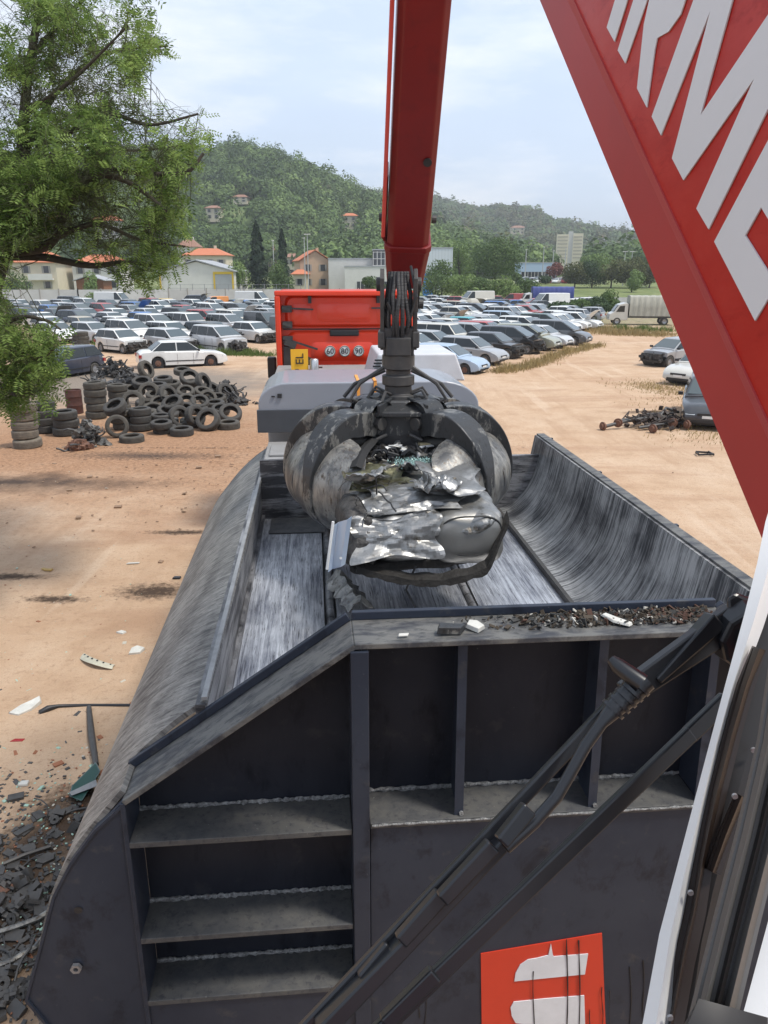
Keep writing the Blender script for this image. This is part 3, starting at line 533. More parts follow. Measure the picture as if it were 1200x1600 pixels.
def pressed(x0, x1, z0, z1, y=0.14, r=0.1, d=0.02, inset=0.05):
    def rr(x0, x1, z0, z1, r):
        P = []
        for cx, cz, a0 in ((x1 - r, z1 - r, 0), (x0 + r, z1 - r, 90), (x0 + r, z0 + r, 180), (x1 - r, z0 + r, 270)):
            for k in range(6): a = math.radians(a0 + 18 * k); P.append((cx + r * math.cos(a), cz + r * math.sin(a)))
        return P
    a = rr(x0, x1, z0, z1, r); b = rr(x0 + inset, x1 - inset, z0 + inset, z1 - inset, r * 0.8); mm = MB(); n = len(a)
    mm.add([(p[0], y, p[1]) for p in a] + [(p[0], y - d, p[1]) for p in b], [(i, (i + 1) % n, n + (i + 1) % n, n + i) for i in range(n)] + [tuple(range(n, 2 * n))]); return mm
for q in ((-1.08, 1.08, 4.03, 4.60, 0.139), (-1.05, 1.05, 3.1, 3.96, 0.139)): pressed(*q, r=0.15, d=0.05).obj('pressed_panel', REDT, tr, smooth=30)
for q in ((-0.50, 0.50, 4.12, 4.46, 0.088), (-0.98, -0.6, 4.08, 4.45, 0.088), (0.6, 0.98, 4.08, 4.45, 0.088), (-0.62, 0.55, 3.42, 3.76, 0.088)): pressed(*q, r=0.1, d=0.022).obj('pressed_panel', REDT, tr, smooth=30)
m = MB(); m.bb((-1.12, 0.10, 3.985), (1.12, 0.135, 4.005)); m.obj('seam', BLACK, tr)
m = MB(); m.bb((-0.27, 0.04, 3.87), (0.27, 0.13, 3.98)); bevel(m.obj('vent', BLACK, tr), 0.02)
for s in (-0.62, 0.62): m = MB(); m.bb((s - 0.03, -0.03, 4.46), (s + 0.03, 0.10, 4.63)); m.obj('bracket', BLACK, tr)
m = MB()
for z in (4.36, 4.08, 3.82): m.bb((-1.13, 0.0, z - 0.06), (-0.95, 0.12, z + 0.06)); m.beam((-1.13, -0.02, z + 0.03), (-0.97, 0.03, z - 0.02), 0.05, 0.05)
m.beam((-0.98, 0.02, 4.37), (-0.56, 0.03, 4.35), 0.03, 0.03); m.beam((-0.98, 0.0, 3.80), (-0.50, 0.0, 3.64), 0.035, 0.035); m.beam((-1.1, 0.0, 3.78), (-0.9, 0.02, 3.7), 0.1, 0.10)
m.prism([(-1.14, 3.0), (-1.12, 3.70), (-0.98, 3.68), (-0.78, 3.55), (-0.58, 3.46), (-0.52, 3.0)], lambda a, b: (a, 0.0, b), lambda a, b: (a, 0.08, b))
m.obj('hinge_arms', BLACKM, tr)
m = MB(); m.beam((0.5, 0.02, 4.37), (0.85, 0.03, 4.37), 0.03, 0.03); m.obj('rod', BLACKM, tr); m = MB(); m.tube([(0.72, 0.0, 3.5), (0.74, 0.0, 3.65), (0.82, 0.0, 3.76), (0.95, 0.0, 3.80)], 0.025, 8); m.obj('hose', BLACKM, tr)
for x_, tx in ((-0.27, '60'), (0.0, '80'), (0.26, '90')):
    z_ = 3.60; m = MB(); m.lathe([(0, 0.03), (0.10, 0.03), (0.10, 0.06), (0, 0.06)], 28, (x_, 0.0, z_), 'y'); so = m.obj('speed_sign', mat('speed_sign_white', (0.78, 0.80, 0.78), 0.5), tr, smooth=40)
    m = MB(); m.lathe([(0.088, 0.024), (0.098, 0.024), (0.098, 0.031), (0.088, 0.031)], 28, (x_, 0.0, z_), 'y', closed=True); m.obj('ring', mat('sign_green', (0.05, 0.12, 0.09), 0.5), so)
    tm = text_mesh(tx, 0.145); tm.materials.append(BLACK); to = link('numerals', tm, so); to.location = (x_, 0.022, z_ - 0.003); to.rotation_euler = (math.pi / 2, 0, 0)
m = MB(); m.bb((-0.45, -0.8, 0.9), (0.45, 2.0, 1.15)); m.obj('chassis', BLACKM, tr)
m = MB(); m.bb((-1.40, 0.15, 2.3), (-1.27, 0.5, 2.95)); bevel(m.obj('side_mirror', BLACK, tr), 0.03); m = MB(); m.bb((-1.46, 0.5, 3.05), (-1.29, 0.7, 3.45)); bevel(m.obj('side_mirror', BLACK, tr), 0.03)
for s in (-1.05, 1.05):
    for y in (-0.55, 1.7): wheelx(tr, (s, y, 0.52), 0.52, 0.33)
m = MB(); m.lathe([(0.66, -0.2), (0.69, -0.2), (0.69, 0.2), (0.66, 0.2)], 24, (-1.15, -0.55, 0.6), 'x', closed=True)
m.obj('mudguard', BLACK, tr)

# ------------------------------------------------------------------ orange peel grapple
G = at(622, 650, 7.0); GZ0 = G[2]
gr = thing('grapple', 'black six tined orange peel grapple with worn edges gripping a crushed silver car', 'grapple', (G[0], G[1], 0), -math.atan2(G[0], G[1]) * 0.5)
def DEP(u): return float(np.interp(u, [0, .2, .38, .6, .85, 1], [.19, .22, .16, .06, .03, .02]))
def tine(phi, n_):
    ca, sa = math.sin(phi), -math.cos(phi)          # phi 0 points at the camera
    sp = catmull([(0.30, 3.80), (0.50, 3.86), (0.72, 3.83), (0.92, 3.68), (1.04, 3.44), (1.06, 3.18), (0.97, 2.97), (0.80, 2.84)], 4)
    off = GZ0 - 3.75
    sp = [(r_, z_ + off) for r_, z_ in sp]; n = len(sp)
    def P3(r_, t_, z_): return (r_ * ca - t_ * sa * -1 * -1 if False else r_ * ca + t_ * (-sa), r_ * sa + t_ * ca, z_)
    nrm = []
    for i in range(n):
        a = sp[max(i - 1, 0)]; b = sp[min(i + 1, n - 1)]; d = np.array([b[0] - a[0], b[1] - a[1]]); d /= np.linalg.norm(d); nrm.append((-d[1], d[0]))      # outward
    # spine box
    mm = MB(); ring = []
    for i, (r_, z_) in enumerate(sp):
        u = i / (n - 1); hw = float(np.interp(u, [0, .15, .40, .62, 1], [.10, .135, .125, .055, .022])); dep = DEP(u)
        nx, nz = nrm[i]; k = len(mm.v)
        for o_, s_ in ((0, -1), (0, 1), (-dep, 1), (-dep, -1)): mm.v.append(P3(r_ + nx * o_, s_ * hw, z_ + nz * o_))
        if i: mm.f += [(k - 4 + a, k - 4 + (a + 1) % 4, k + (a + 1) % 4, k + a) for a in range(4)]
    mm.f += [(0, 1, 2, 3), tuple(len(mm.v) - 4 + a for a in (3, 2, 1, 0))]
    t_ = bevel(mm.obj('tine', CLAW, gr), 0.012); t_.name = 'tine'
    # cupped shell blade
    rows = []; i0 = int(n * 0.34)
    for i in range(i0, n):
        u = (i - i0) / (n - 1 - i0); hw = (0.04 + 0.47 * math.sin(math.pi * min(1, 0.06 + 0.94 * u)) ** 0.7) if u < 1 else 0.04; D_ = DEP(i / (n - 1))
        r_, z_ = sp[i]; nx, nz = nrm[i]; row = []
        for j in range(9):
            v = -1 + j / 4; cup = -0.13 * (v * v) * min(1, hw / 0.3)
            row.append(P3(r_ + nx * (cup - D_ * 0.9), v * hw, z_ + nz * (cup - D_ * 0.9)))
        rows.append(row)
    mm = MB(); mm.sheet(rows, 0.022); mm.obj('shell', CLAWIN, t_, smooth=35)
    # wear plate on top of the arm, pivot and cylinder
    mm = MB(); a, b = sp[4], sp[int(n * 0.42)]
    mm.lathe([(0.0, -0.15), (0.055, -0.15), (0.055, 0.15), (0.0, 0.15)], 14, P3(0.33, 0, 3.74 + off), 'x', M=Matrix(((-sa, -ca, 0), (ca, -sa, 0), (0, 0, 1))))
    mm.lathe([(0.0, -0.125), (0.03, -0.125), (0.03, 0.125), (0.0, 0.125)], 12, P3(0.78, 0, 3.70 + off), 'x', M=Matrix(((-sa, -ca, 0), (ca, -sa, 0), (0, 0, 1))))
    mm.obj('pivot_pin', BLACKM, t_, smooth=40)
    mm = MB(); mm.tube([P3(0.24, 0, 3.52 + off), P3(0.58, 0, 3.60 + off)], 0.058, 12); mm.tube([P3(0.56, 0, 3.595 + off), P3(0.80, 0, 3.62 + off)], 0.03, 10)
    mm.tube([P3(0.26, 0.06, 3.60 + off), P3(0.32, 0.09, 3.86 + off), P3(0.22, 0.07, 4.0 + off), P3(0.12, 0.04, 3.96 + off)], 0.014, 6)
    mm.obj('cylinder', BLACKM, t_, smooth=40)
    # curved guard over the cylinder foot
    mm = MB(); mm.grid([[P3(0.30 + 0.14 * math.cos(q), w_, 3.80 + off + 0.13 * math.sin(q)) for w_ in (-0.12, -0.10, 0.10, 0.12)][0:1] + [P3(0.30 + 0.14 * math.cos(q), 0.13, 3.80 + off + 0.13 * math.sin(q))] for q in np.linspace(0, math.pi, 10)])
    mm.obj('guard', CLAW, t_, smooth=40)
for k in range(6): tine(math.radians(33 + 60 * k) if False else (math.radians([47, 92, 137, 223, 268, 313][k])), k)
off = GZ0 - 3.75
m = MB(); m.box((0, 0, 3.62 + off), (0.40, 0.40, 0.36)); m.box((0, -0.23, 3.66 + off), (0.46, 0.05, 0.34)); m.bb((-0.22, -0.26, 3.46 + off), (-0.15, -0.18, 3.82 + off)); m.bb((0.15, -0.26, 3.46 + off), (0.22, -0.18, 3.82 + off))
bevel(m.obj('hub', CLAW, gr), 0.012)
m = MB(); m.bb((-0.14, -0.262, 3.52 + off), (0.14, -0.256, 3.62 + off)); m.obj('hub_opening', BLACK, gr)
m = MB(); 
for s in (-1, 1): m.tube([(s * 0.16, -0.24, 3.52 + off), (s * 0.12, -0.33, 3.50 + off)], [0.05, 0.04], 10); m.tube([(s * 0.16, -0.25, 3.55 + off), (s * 0.2, -0.33, 3.6 + off), (s * 0.1, -0.3, 3.64 + off)], 0.016, 7)
m.obj('cylinder', BLACKM, gr, smooth=40)
m = MB(); m.lathe([(0, 3.80), (0.40, 3.80), (0.40, 3.84), (0.22, 3.90), (0.20, 3.92), (0, 3.92)], 6, (0, 0, off)); 
for k in range(6):
    a = math.radians(60 * k + 6); m.beam((0.1 * math.cos(a), 0.1 * math.sin(a), 3.90 + off), (0.42 * math.cos(a), 0.42 * math.sin(a), 3.86 + off), 0.03, 0.10)
bevel(m.obj('hub_plate', CLAW, gr), 0.008)
m = MB(); m.lathe([(0, 3.9), (0.16, 3.9), (0.16, 3.95), (0.12, 3.96), (0.12, 4.03), (0.145, 4.04), (0.145, 4.12), (0.11, 4.13), (0.11, 4.17), (0.145, 4.18), (0.145, 4.30), (0.12, 4.31), (0, 4.31)], 24, (0, 0, off)); bevel(m.obj('rotator', BLACKM, gr, smooth=30), 0.004)
m = MB(); m.box((0, 0, 4.42 + off), (0.27, 0.24, 0.24)); m.box((-0.15, -0.02, 4.44 + off), (0.06, 0.28, 0.14)); m.box((0.15, -0.02, 4.44 + off), (0.06, 0.28, 0.14)); m.box((0, -0.13, 4.38 + off), (0.22, 0.05, 0.16)); bevel(m.obj('rotator_bracket', BLACKM, gr), 0.012)
m = MB()
for s in (-1, 1): m.prism([(-0.05, 4.35), (-0.09, 4.75), (-0.10, 4.95), (-0.02, 5.03), (0.06, 5.0), (0.08, 4.9), (0.07, 4.35)], lambda a, b: (s * 0.125, a * 1.5 - 0.03, b + off), lambda a, b: (s * 0.16, a * 1.5 - 0.03, b + off)); m.lathe([(0, 0), (0.06, 0), (0.06, 0.05), (0, 0.05)], 14, (s * 0.145 - (0.05 if s < 0 else 0), 0, 4.9 + off), 'x')
bevel(m.obj('link_plate', BLACKM, gr), 0.006)
m = MB()
for i, (x_, y_) in enumerate(((-0.11, -0.08), (-0.06, -0.13), (-0.01, -0.15), (0.04, -0.14), (0.09, -0.11), (0.13, -0.05), (-0.14, -0.02))):
    j = 0.02 * math.sin(i * 2.1); m.tube([(x_ * 0.75, y_ * 0.8, 4.45 + off), (x_ * 0.8 + j * .6, y_ - 0.06, 4.62 + off), (x_ * 0.7 - j * .6, y_ - 0.03, 4.82 + off), (x_ * 0.6, y_ + 0.02, 4.92 + off), (x_ * 0.55, y_ + 0.05, 5.0 + off)], 0.019, 8)
ho = m.obj('hose', mat('hydraulic_hose', (0.035, 0.035, 0.037), 0.55, bump=0.5, bscale=8, stretch=(1, 1, 14)), gr, smooth=50)
m = MB(); m.tube([(-0.10, -0.1, 4.55 + off), (-0.13, -0.14, 4.7 + off), (-0.1, -0.18, 4.75 + off), (-0.02, -0.17, 4.6 + off)], 0.014, 6); m.tube([(0.08, -0.16, 4.55 + off), (0.15, -0.17, 4.8 + off), (0.1, -0.1, 5.05 + off)], 0.012, 6); m.obj('cable', BLACK, gr)
m = MB()
for s in (-1, 1):
    m.tube([(s * 0.12, -0.05, 4.2 + off), (s * 0.34, -0.1, 4.06 + off), (s * 0.42, -0.12, 3.93 + off), (s * 0.3, -0.1, 3.86 + off)], 0.018, 7); m.tube([(s * 0.12, 0.1, 4.15 + off), (s * 0.4, 0.15, 4.02 + off), (s * 0.5, 0.15, 3.9 + off)], 0.018, 7)
m.obj('hose', BLACKM, gr, smooth=40)

# ------------------------------------------------------------------ crushed car in the grapple
def crease_metal(name, c1, c2, rough=0.36):
    m = bpy.data.materials.new(name); m.use_nodes = True; t = m.node_tree; b = t.nodes['Principled BSDF']; nd = t.nodes.new; nl = t.links
    c = nd('ShaderNodeTexCoord'); n0 = nd('ShaderNodeTexNoise'); n0.inputs['Scale'].default_value = 3.0; n0.inputs['Detail'].default_value = 4; nl.new(c.outputs['Object'], n0.inputs['Vector'])
    wv = nd('ShaderNodeMixRGB'); wv.blend_type = 'ADD'; wv.inputs['Fac'].default_value = 0.35; nl.new(c.outputs['Object'], wv.inputs['Color1']); nl.new(n0.outputs['Color'], wv.inputs['Color2'])
    hs = None
    for sc, amt in ((3.4, 1.0), (8.0, 0.4)):
        v = nd('ShaderNodeTexVoronoi'); v.inputs['Scale'].default_value = sc; nl.new(wv.outputs['Color'], v.inputs['Vector'])
        ml = nd('ShaderNodeMath'); ml.operation = 'MULTIPLY_ADD'; nl.new(v.outputs['Distance'], ml.inputs[0]); ml.inputs[1].default_value = amt
        if hs is not None: nl.new(hs, ml.inputs[2])
        hs = ml.outputs['Value']
    bp = nd('ShaderNodeBump'); bp.inputs['Strength'].default_value = 0.13; bp.inputs['Distance'].default_value = 0.06; nl.new(hs, bp.inputs['Height']); nl.new(bp.outputs['Normal'], b.inputs['Normal'])
    n1_ = nd('ShaderNodeTexNoise'); n1_.inputs['Scale'].default_value = 5.5; n1_.inputs['Detail'].default_value = 9; n1_.inputs['Roughness'].default_value = 0.7; nl.new(c.outputs['Object'], n1_.inputs['Vector'])
    r = nd('ShaderNodeValToRGB'); e = r.color_ramp.elements; e[0].position = 0.36; e[0].color = (0.09, 0.08, 0.065, 1); e[1].position = 0.62; e[1].color = (*c2, 1); x = e.new(0.44); x.color = (*c1, 1)
    nl.new(n1_.outputs['Fac'], r.inputs['Fac']); nl.new(r.outputs['Color'], b.inputs['Base Color']); b.inputs['Metallic'].default_value = 0.72; b.inputs['Roughness'].default_value = rough
    return m
SILVER = crease_metal('crumpled_silver_bodywork', (0.22, 0.22, 0.215), (0.34, 0.34, 0.335), 0.42)
OLIVE = crease_metal('crumpled_olive_bodywork', (0.13, 0.125, 0.07), (0.21, 0.205, 0.14), 0.4)
DOORM = mat('flat_silver_door', (0.27, 0.265, 0.25), 0.42, metal=0.75, var=0.4, vscale=4, col2=(0.22, 0.21, 0.19), bump=0.25, bscale=5)
BC = at(642, 795, 6.40)
bale = thing('crushed_car_bale', 'bale of a crushed silver car hanging in the grapple jaws over the baler floor', 'crushed car', (BC[0], BC[1], 0), 0.14)
zc = 3.04
bale.scale = (0.88, 0.96, 0.90); bale.location.z = 3.04 * 0.10 + 0.07
planes = []
for k in range(22):
    a = rand_unit(1)[0]; planes.append((a, rng.random() * 6, 1.4 + 7.5 * rng.random() ** 1.5))
def crumple(p):
    h_ = 0.0; q = np.array(p)
    q = q + 0.0 * np.array([math.sin(4 * q[1] + 1), math.sin(5 * q[2] + 2 + q[0] * 3), math.sin(4.5 * q[0])])
    for a, ph, fr in planes:
        t_ = (q @ a) * fr + ph; tri = abs((t_ % 2) - 1); h_ += (tri - 0.5) / fr * 0.22
    return h_
def lump(cx, cy, cz, dx, dy, dz, amp, name, m_, seed=0, n=46, par=bale, rz=0.0, flat=0.7):
    mm = MB(); P = []
    for i in range(n):                      # superellipsoid, seams hidden
        th = -math.pi / 2 + math.pi * i / (n - 1); row = []
        for j in range(n * 2):
            ph = 2 * math.pi * j / (n * 2)
            def sp_(v, e): return math.copysign(abs(v) ** e, v)
            x = sp_(math.cos(th), flat) * sp_(math.cos(ph), 0.45); y = sp_(math.cos(th), flat) * sp_(math.sin(ph), 0.45); z = sp_(math.sin(th), flat)
            c_ = crumple((x * dx + seed * 1.7, y * dy + seed, z * dz * 1.4 - seed)); l = 1 + amp * c_
            X, Y, Z = x * dx / 2 * l, y * dy / 2 * l, z * dz / 2 * (1 + amp * 0.8 * c_)
            row.append((cx + X * math.cos(rz) - Y * math.sin(rz), cy + X * math.sin(rz) + Y * math.cos(rz), cz + Z))
        P.append(row)
    mm.grid([r_ + [r_[0]] for r_ in P]); return mm.obj(name, m_, par, smooth=9)
lump(0.02, 0.10, zc + 0.02, 1.30, 1.75, 0.60, 0.50, 'crushed_bodywork', SILVER, 0, 90)
lump(0.36, -0.62, zc - 0.02, 0.66, 0.36, 0.48, 0.30, 'crushed_door', DOORM, 2, 40, flat=0.6)
lump(-0.22, -0.60, zc - 0.0, 0.60, 0.40, 0.42, 0.55, 'crushed_wing', SILVER, 3, 40)
lump(-0.05, 0.50, zc + 0.28, 1.0, 0.8, 0.24, 0.6, 'crushed_roof', SILVER, 4, 40)
lump(0.25, -0.15, zc + 0.25, 0.70, 0.55, 0.16, 0.45, 'crushed_bonnet', SILVER, 5, 40)
# folded sheet flaps with creases
def flap(pts, name, m_, th=0.006, par=bale):
    mm = MB(); k = len(mm.v); mm.sheet(pts, th); return mm.obj(name, m_, par, smooth=9)
def crushed_sheet(c, ux, uy, amp, seed, name, m_, n=30):
    c, ux, uy = map(np.array, (c, ux, uy)); nn = np.cross(ux, uy); nn = nn / np.linalg.norm(nn); rows = []
    for i in range(n):
        r_ = []
        for j in range(n):
            a, b = i / (n - 1) - 0.5, j / (n - 1) - 0.5; e = 1 + 0.16 * math.sin(seed + 7 * a) + 0.12 * math.cos(seed * 2 + 9 * b)
            r_.append(tuple(c + ux * a * e + uy * b * e + nn * amp * crumple((a * 1.6 + seed, b * 1.6 - seed, seed * 0.3)) * 0.7))
        rows.append(r_)
    return flap(rows, name, m_)
crushed_sheet((0.30, -0.30, zc + 0.36), (0.62, -0.05, -0.05), (0.1, 0.60, 0.10), 0.16, 1.0, 'bent_panel', SILVER)
crushed_sheet((-0.35, -0.05, zc + 0.36), (0.60, 0.1, 0.02), (-0.05, 0.45, 0.10), 0.22, 2.3, 'bent_panel', OLIVE)
crushed_sheet((-0.10, -0.52, zc + 0.27), (0.85, 0.02, 0.03), (0.05, 0.34, 0.12), 0.25, 3.1, 'bent_panel', SILVER)
crushed_sheet((-0.28, -0.84, zc + 0.07), (0.62, -0.06, 0.05), (0.0, 0.16, 0.30), 0.25, 5.1, 'bent_panel', SILVER)
crushed_sheet((0.28, 0.62, zc + 0.42), (0.60, 0.1, 0.0), (0.0, 0.4, 0.04), 0.28, 6.2, 'bent_panel', SILVER)
for i in range(9):
    a = R.uniform(-0.6, 0.5); b = R.uniform(-0.6, 0.9); s_ = R.uniform(0.14, 0.34); an = R.uniform(0, 3.1)
    crushed_sheet((a, b, zc + 0.40 + 0.03 * R.random()), (s_ * math.cos(an), s_ * math.sin(an), R.uniform(-0.12, 0.12)), (-s_ * 0.6 * math.sin(an), s_ * 0.6 * math.cos(an), R.uniform(-0.10, 0.10)), 0.25, i * 1.37, 'bent_panel', SILVER, 20)
DK0 = mat('dark_seam', (0.02, 0.02, 0.02), 0.6)
for i in range(13):
    a, b = R.uniform(-0.62, 0.25), R.uniform(-0.86, -0.2); zz = zc + (0.30 if b > -0.7 else R.uniform(-0.15, 0.25)); mm_ = MB(); pp = [Vector((a, b - (0.09 if b < -0.7 else 0), zz + 0.05))]; dd_ = Vector((R.gauss(0, 1), R.gauss(0, .3), R.gauss(0, .5))).normalized()
    for _ in range(6): dd_ = (dd_ + Vector((R.gauss(0, .35), R.gauss(0, .15), R.gauss(0, .35)))).normalized(); pp.append(pp[-1] + dd_ * 0.05)
    mm_.tube(pp, R.choice((0.003, 0.004, 0.007)), 6); mm_.obj('torn_wire', DK0, bale, smooth=50)
# round door seam on the end
m = MB(); pts = []
for k in range(41):
    a = 2 * math.pi * k / 40; pts.append((0.37 + 0.27 * math.copysign(abs(math.cos(a)) ** 0.8, math.cos(a)), -0.805 - 0.005 + 0.05 * abs(math.cos(a)), zc + 0.02 + 0.17 * math.copysign(abs(math.sin(a)) ** 0.8, math.sin(a))))
m.tube(pts, 0.008, 6); m.obj('panel_seam', DK0, bale, smooth=50)
# black bumper strip slung under the near end
DK = mat('torn_black_rubber', (0.015, 0.014, 0.013), 0.6, var=0.9, vscale=12, col2=(0.022, 0.02, 0.018), bump=0.6, bscale=25, spec=0.2)
rows = []
for k in range(34):
    u = k / 33; a = -1.0 + 2.0 * u; x = -0.62 + 1.33 * u; y = -0.86 - 0.10 * math.sin(u * math.pi) + 0.25 * max(0, u - 0.85) / 0.15 * 0.6; z = zc - 0.17 - 0.13 * math.sin(min(u * 1.05, 1) * math.pi * 0.9 + 0.15) + (0.30 * max(0, u - 0.82) / 0.18)
    wd = 0.10 + 0.02 * math.sin(k); rows.append([(x, y + 0.05, z + wd / 2 + 0.01), (x, y - 0.02, z + wd / 4), (x, y - 0.035, z - wd / 4 + 0.006 * math.sin(k * 1.9)), (x, y + 0.06, z - wd / 2 + 0.012 * math.sin(k * 2.7))])
flap(rows, 'bumper_strip', DK, 0.02)
lump(-0.05, 0.05, zc - 0.24, 1.22, 1.6, 0.22, 0.5, 'crushed_underbody', DK, 7, 36)
lump(-0.56, -0.30, zc - 0.02, 0.30, 1.1, 0.50, 0.7, 'crushed_interior', ENGINE, 9, 36)
# pale blue flap hanging at the left
BLUEP = mat('pale_blue_bodywork', (0.42, 0.52, 0.66), 0.3, metal=0.5, var=0.4, vscale=5, col2=(0.6, 0.62, 0.66))
rows = []
for k in range(12):
    u = k / 11; rows.append([(-0.72 - 0.06 * u + 0.035 * v_, -0.80 - 0.03 * math.sin(v_ * 1.2), zc + 0.20 - 0.40 * u + 0.02 * v_) for v_ in (-2, -1, 0, 1, 2)])
flap(rows, 'hanging_flap', BLUEP, 0.01); 
m = MB(); m.tube([(-0.80, -0.81, zc + 0.2), (-0.86, -0.82, zc - 0.2)], 0.012, 6); m.lathe([(0, 0), (0.012, 0)], 10, (-0.745, -0.843, zc - 0.1), 'y'); m.obj('flap_edge', WHITEP, bale)
# loose inner parts: straps, pipes, wires, glass crumbs
m = MB()
for i in range(70):
    x, y = R.uniform(-0.42, 0.42), R.uniform(0.32, 0.98); z = zc + 0.42; a = R.uniform(0, 6.28); l = R.uniform(0.06, 0.22); pts = []
    for k in range(7): pts.append((x + l * math.cos(a) * k / 3, y + l * math.sin(a) * k / 5, z + 0.05 * math.sin(k * 1.1 + i) + 0.04 * R.random())); a += R.uniform(-0.4, 0.4)
    m.tube(pts, R.choice((0.006, 0.008, 0.014, 0.02)), 6)
m.obj('torn_wiring', BLACK, bale, smooth=50)
m = MB()
for i in range(42): x, y = R.uniform(-0.5, 0.5), R.uniform(0.22, 0.95); m.box((x, y, zc + 0.42 + 0.06 * R.random()), (R.uniform(0.04, 0.2), R.uniform(0.02, 0.07), 0.012), M=Matrix.Rotation(R.uniform(0, 3), 3, 'Z') @ Matrix.Rotation(R.uniform(-0.6, 0.6), 3, 'X'))
m.obj('torn_trim', DK, bale)
for i in range(16): x, y = R.uniform(-0.4, 0.5), R.uniform(0.3, 0.95); m = MB(); m.box((x, y, zc + 0.47 + 0.05 * R.random()), (R.uniform(0.06, 0.18), R.uniform(0.02, 0.06), 0.008), M=Matrix.Rotation(R.uniform(0, 3), 3, 'Z') @ Matrix.Rotation(R.uniform(-0.6, 0.6), 3, 'X')); m.obj('torn_trim', WHITEP, bale)
rows = []
for k in range(12):
    u = k / 11; x, y, z = -0.52 + 0.30 * u, -0.02 + 0.75 * u, zc + 0.42 + 0.20 * u + 0.03 * math.sin(u * 6); rows.append([(x - 0.055, y + 0.02, z), (x, y, z + 0.02), (x + 0.055, y - 0.02, z)])
flap(rows, 'seat_belt', mat('black_webbing', (0.012, 0.012, 0.013), 0.8), 0.012)
C = np.stack([rng.normal(-0.02, 0.07, 900) + 0.10 * (rng.random(900) < .4), rng.normal(0.12, 0.06, 900), zc + 0.40 + 0.05 * rng.random(900)], 1); C[:, 0] += (rng.random(900) < 0.3) * 0.15
q = quads_mesh('shattered_glass', leaf_quads(C, 0.007, 0.9), mat('greenish_glass_crumbs', (0.33, 0.50, 0.47), 0.15, spec=0.8)); o_ = link('shattered_glass', q, bale); tag(o_, kind='stuff')
m = MB(); m.box((0.02, 0.70, zc + 0.52), (0.07, 0.04, 0.03), rz=0.4); m.obj('indicator_lamp', mat('amber_lens', (0.75, 0.16, 0.02), 0.3), bale)
m = MB(); m.box((-0.25, 0.98, zc + 0.50), (0.22, 0.05, 0.03), rz=-0.1); m.box((-0.1, 0.95, zc + 0.5), (0.1, 0.04, 0.04), rz=0.3); m.obj('red_trim', REDLAMP, bale)
m = MB(); m.box((0.25, 0.5, zc + 0.50), (0.16, 0.07, 0.02), rz=0.2); m.obj('foam_piece', mat('yellow_foam', (0.5, 0.42, 0.25), 0.8), bale)
m = MB(); m.tube([(-0.12, -0.85, zc - 0.2), (-0.2, -0.86, zc - 0.4), (-0.12, -0.9, zc - 0.56), (0.0, -0.92, zc - 0.625)], 0.010, 7); m.tube([(0, -0.92, zc - 0.62), (0.03, -0.92, zc - 0.62)], 0.022, 7); m.obj('hanging_cable', BLACK, bale)
# crumpled grey sill under the flap, lying on the baler floor
sp_ = atz(548, 938, 2.46); sill = thing('torn_sill', 'crumpled grey metal strip lying on the baler floor under the blue flap', 'scrap piece', (sp_[0], sp_[1], 0), 0.0)
rows = []
for k in range(14):
    u = k / 13; rows.append([(-0.13 + 0.22 * u + v_ * 0.06 + 0.02 * math.sin(k * 1.7), 0.30 - 0.62 * u + 0.03 * v_, 2.50 + 0.10 * math.exp(-((v_) ** 2)) + 0.02 * math.sin(k * 2.2 + v_ * 2)) for v_ in (-1.5, -0.8, 0, 0.8, 1.5)])
flap(rows, 'sheet', CLAWIN, 0.01, sill)

# ------------------------------------------------------------------ material handler: stick, boom, cab frame, wipers
RED = scratched('shaded_red_stick_paint', (0.15, 0.009, 0.010), (0.18, 0.011, 0.011), (2, 2, 2), metal=0.0, rough=0.38, lo=0.3, hi=0.8, coord='Object', bs=0.06, dark=(0.14, 0.009, 0.010), spec=0.35)  # same red as the boom, darkened so the stick's face looks in shade
REDB = scratched('red_boom_paint', (0.36, 0.008, 0.004), (0.44, 0.030, 0.020), (1.6, 2.2, 5.5), metal=0.0, rough=0.35, lo=0.3, hi=0.75, coord='Object', bs=0.03, dark=(0.33, 0.007, 0.004), spec=0.2)
REDE = mat('pink_red_boom_edge', (0.42, 0.055, 0.055), 0.6, var=0.3, vscale=3, col2=(0.34, 0.035, 0.035))
mh = thing('material_handler', 'red and white scrap handler whose boom, stick and cab window frame reach into the picture', 'excavator', (0, 0, 0))
A = at(632, 436, 7.3); B = at(662, -10, 5.55); D = (B - A); D = D / np.linalg.norm(D); E_ = A + D * 5.0
sx = np.array([math.cos(0.0), 0, 0]); sx = sx - D * (sx @ D); sx /= np.linalg.norm(sx); sy = np.cross(D, sx)
def S3(a, u, v): return A + D * a + sx * u + sy * v
def sbox(a0, a1, w0, w1, d0, d1, name, m_, ch=0.07, par=mh, v0=0.0):
    mm = MB()
    for k, (a, w_, d_) in enumerate(((a0, w0, d0), (a1, w1, d1))):
        for u, v in ((-w_ + ch, -d_), (w_ - ch, -d_), (w_, -d_ + ch), (w_, d_ - ch), (w_ - ch, d_), (-w_ + ch, d_), (-w_, d_ - ch), (-w_, -d_ + ch)): mm.v.append(tuple(S3(a, u, v + v0)))
    mm.f = [(i, (i + 1) % 8, 8 + (i + 1) % 8, 8 + i) for i in range(8)] + [tuple(range(8))[::-1], tuple(range(8, 16))]
    return bevel(mm.obj(name, m_, par), 0.012, 3)
st = sbox(0.42, 5.0, 0.185, 0.20, 0.22, 0.26, 'stick', RED, 0.05)
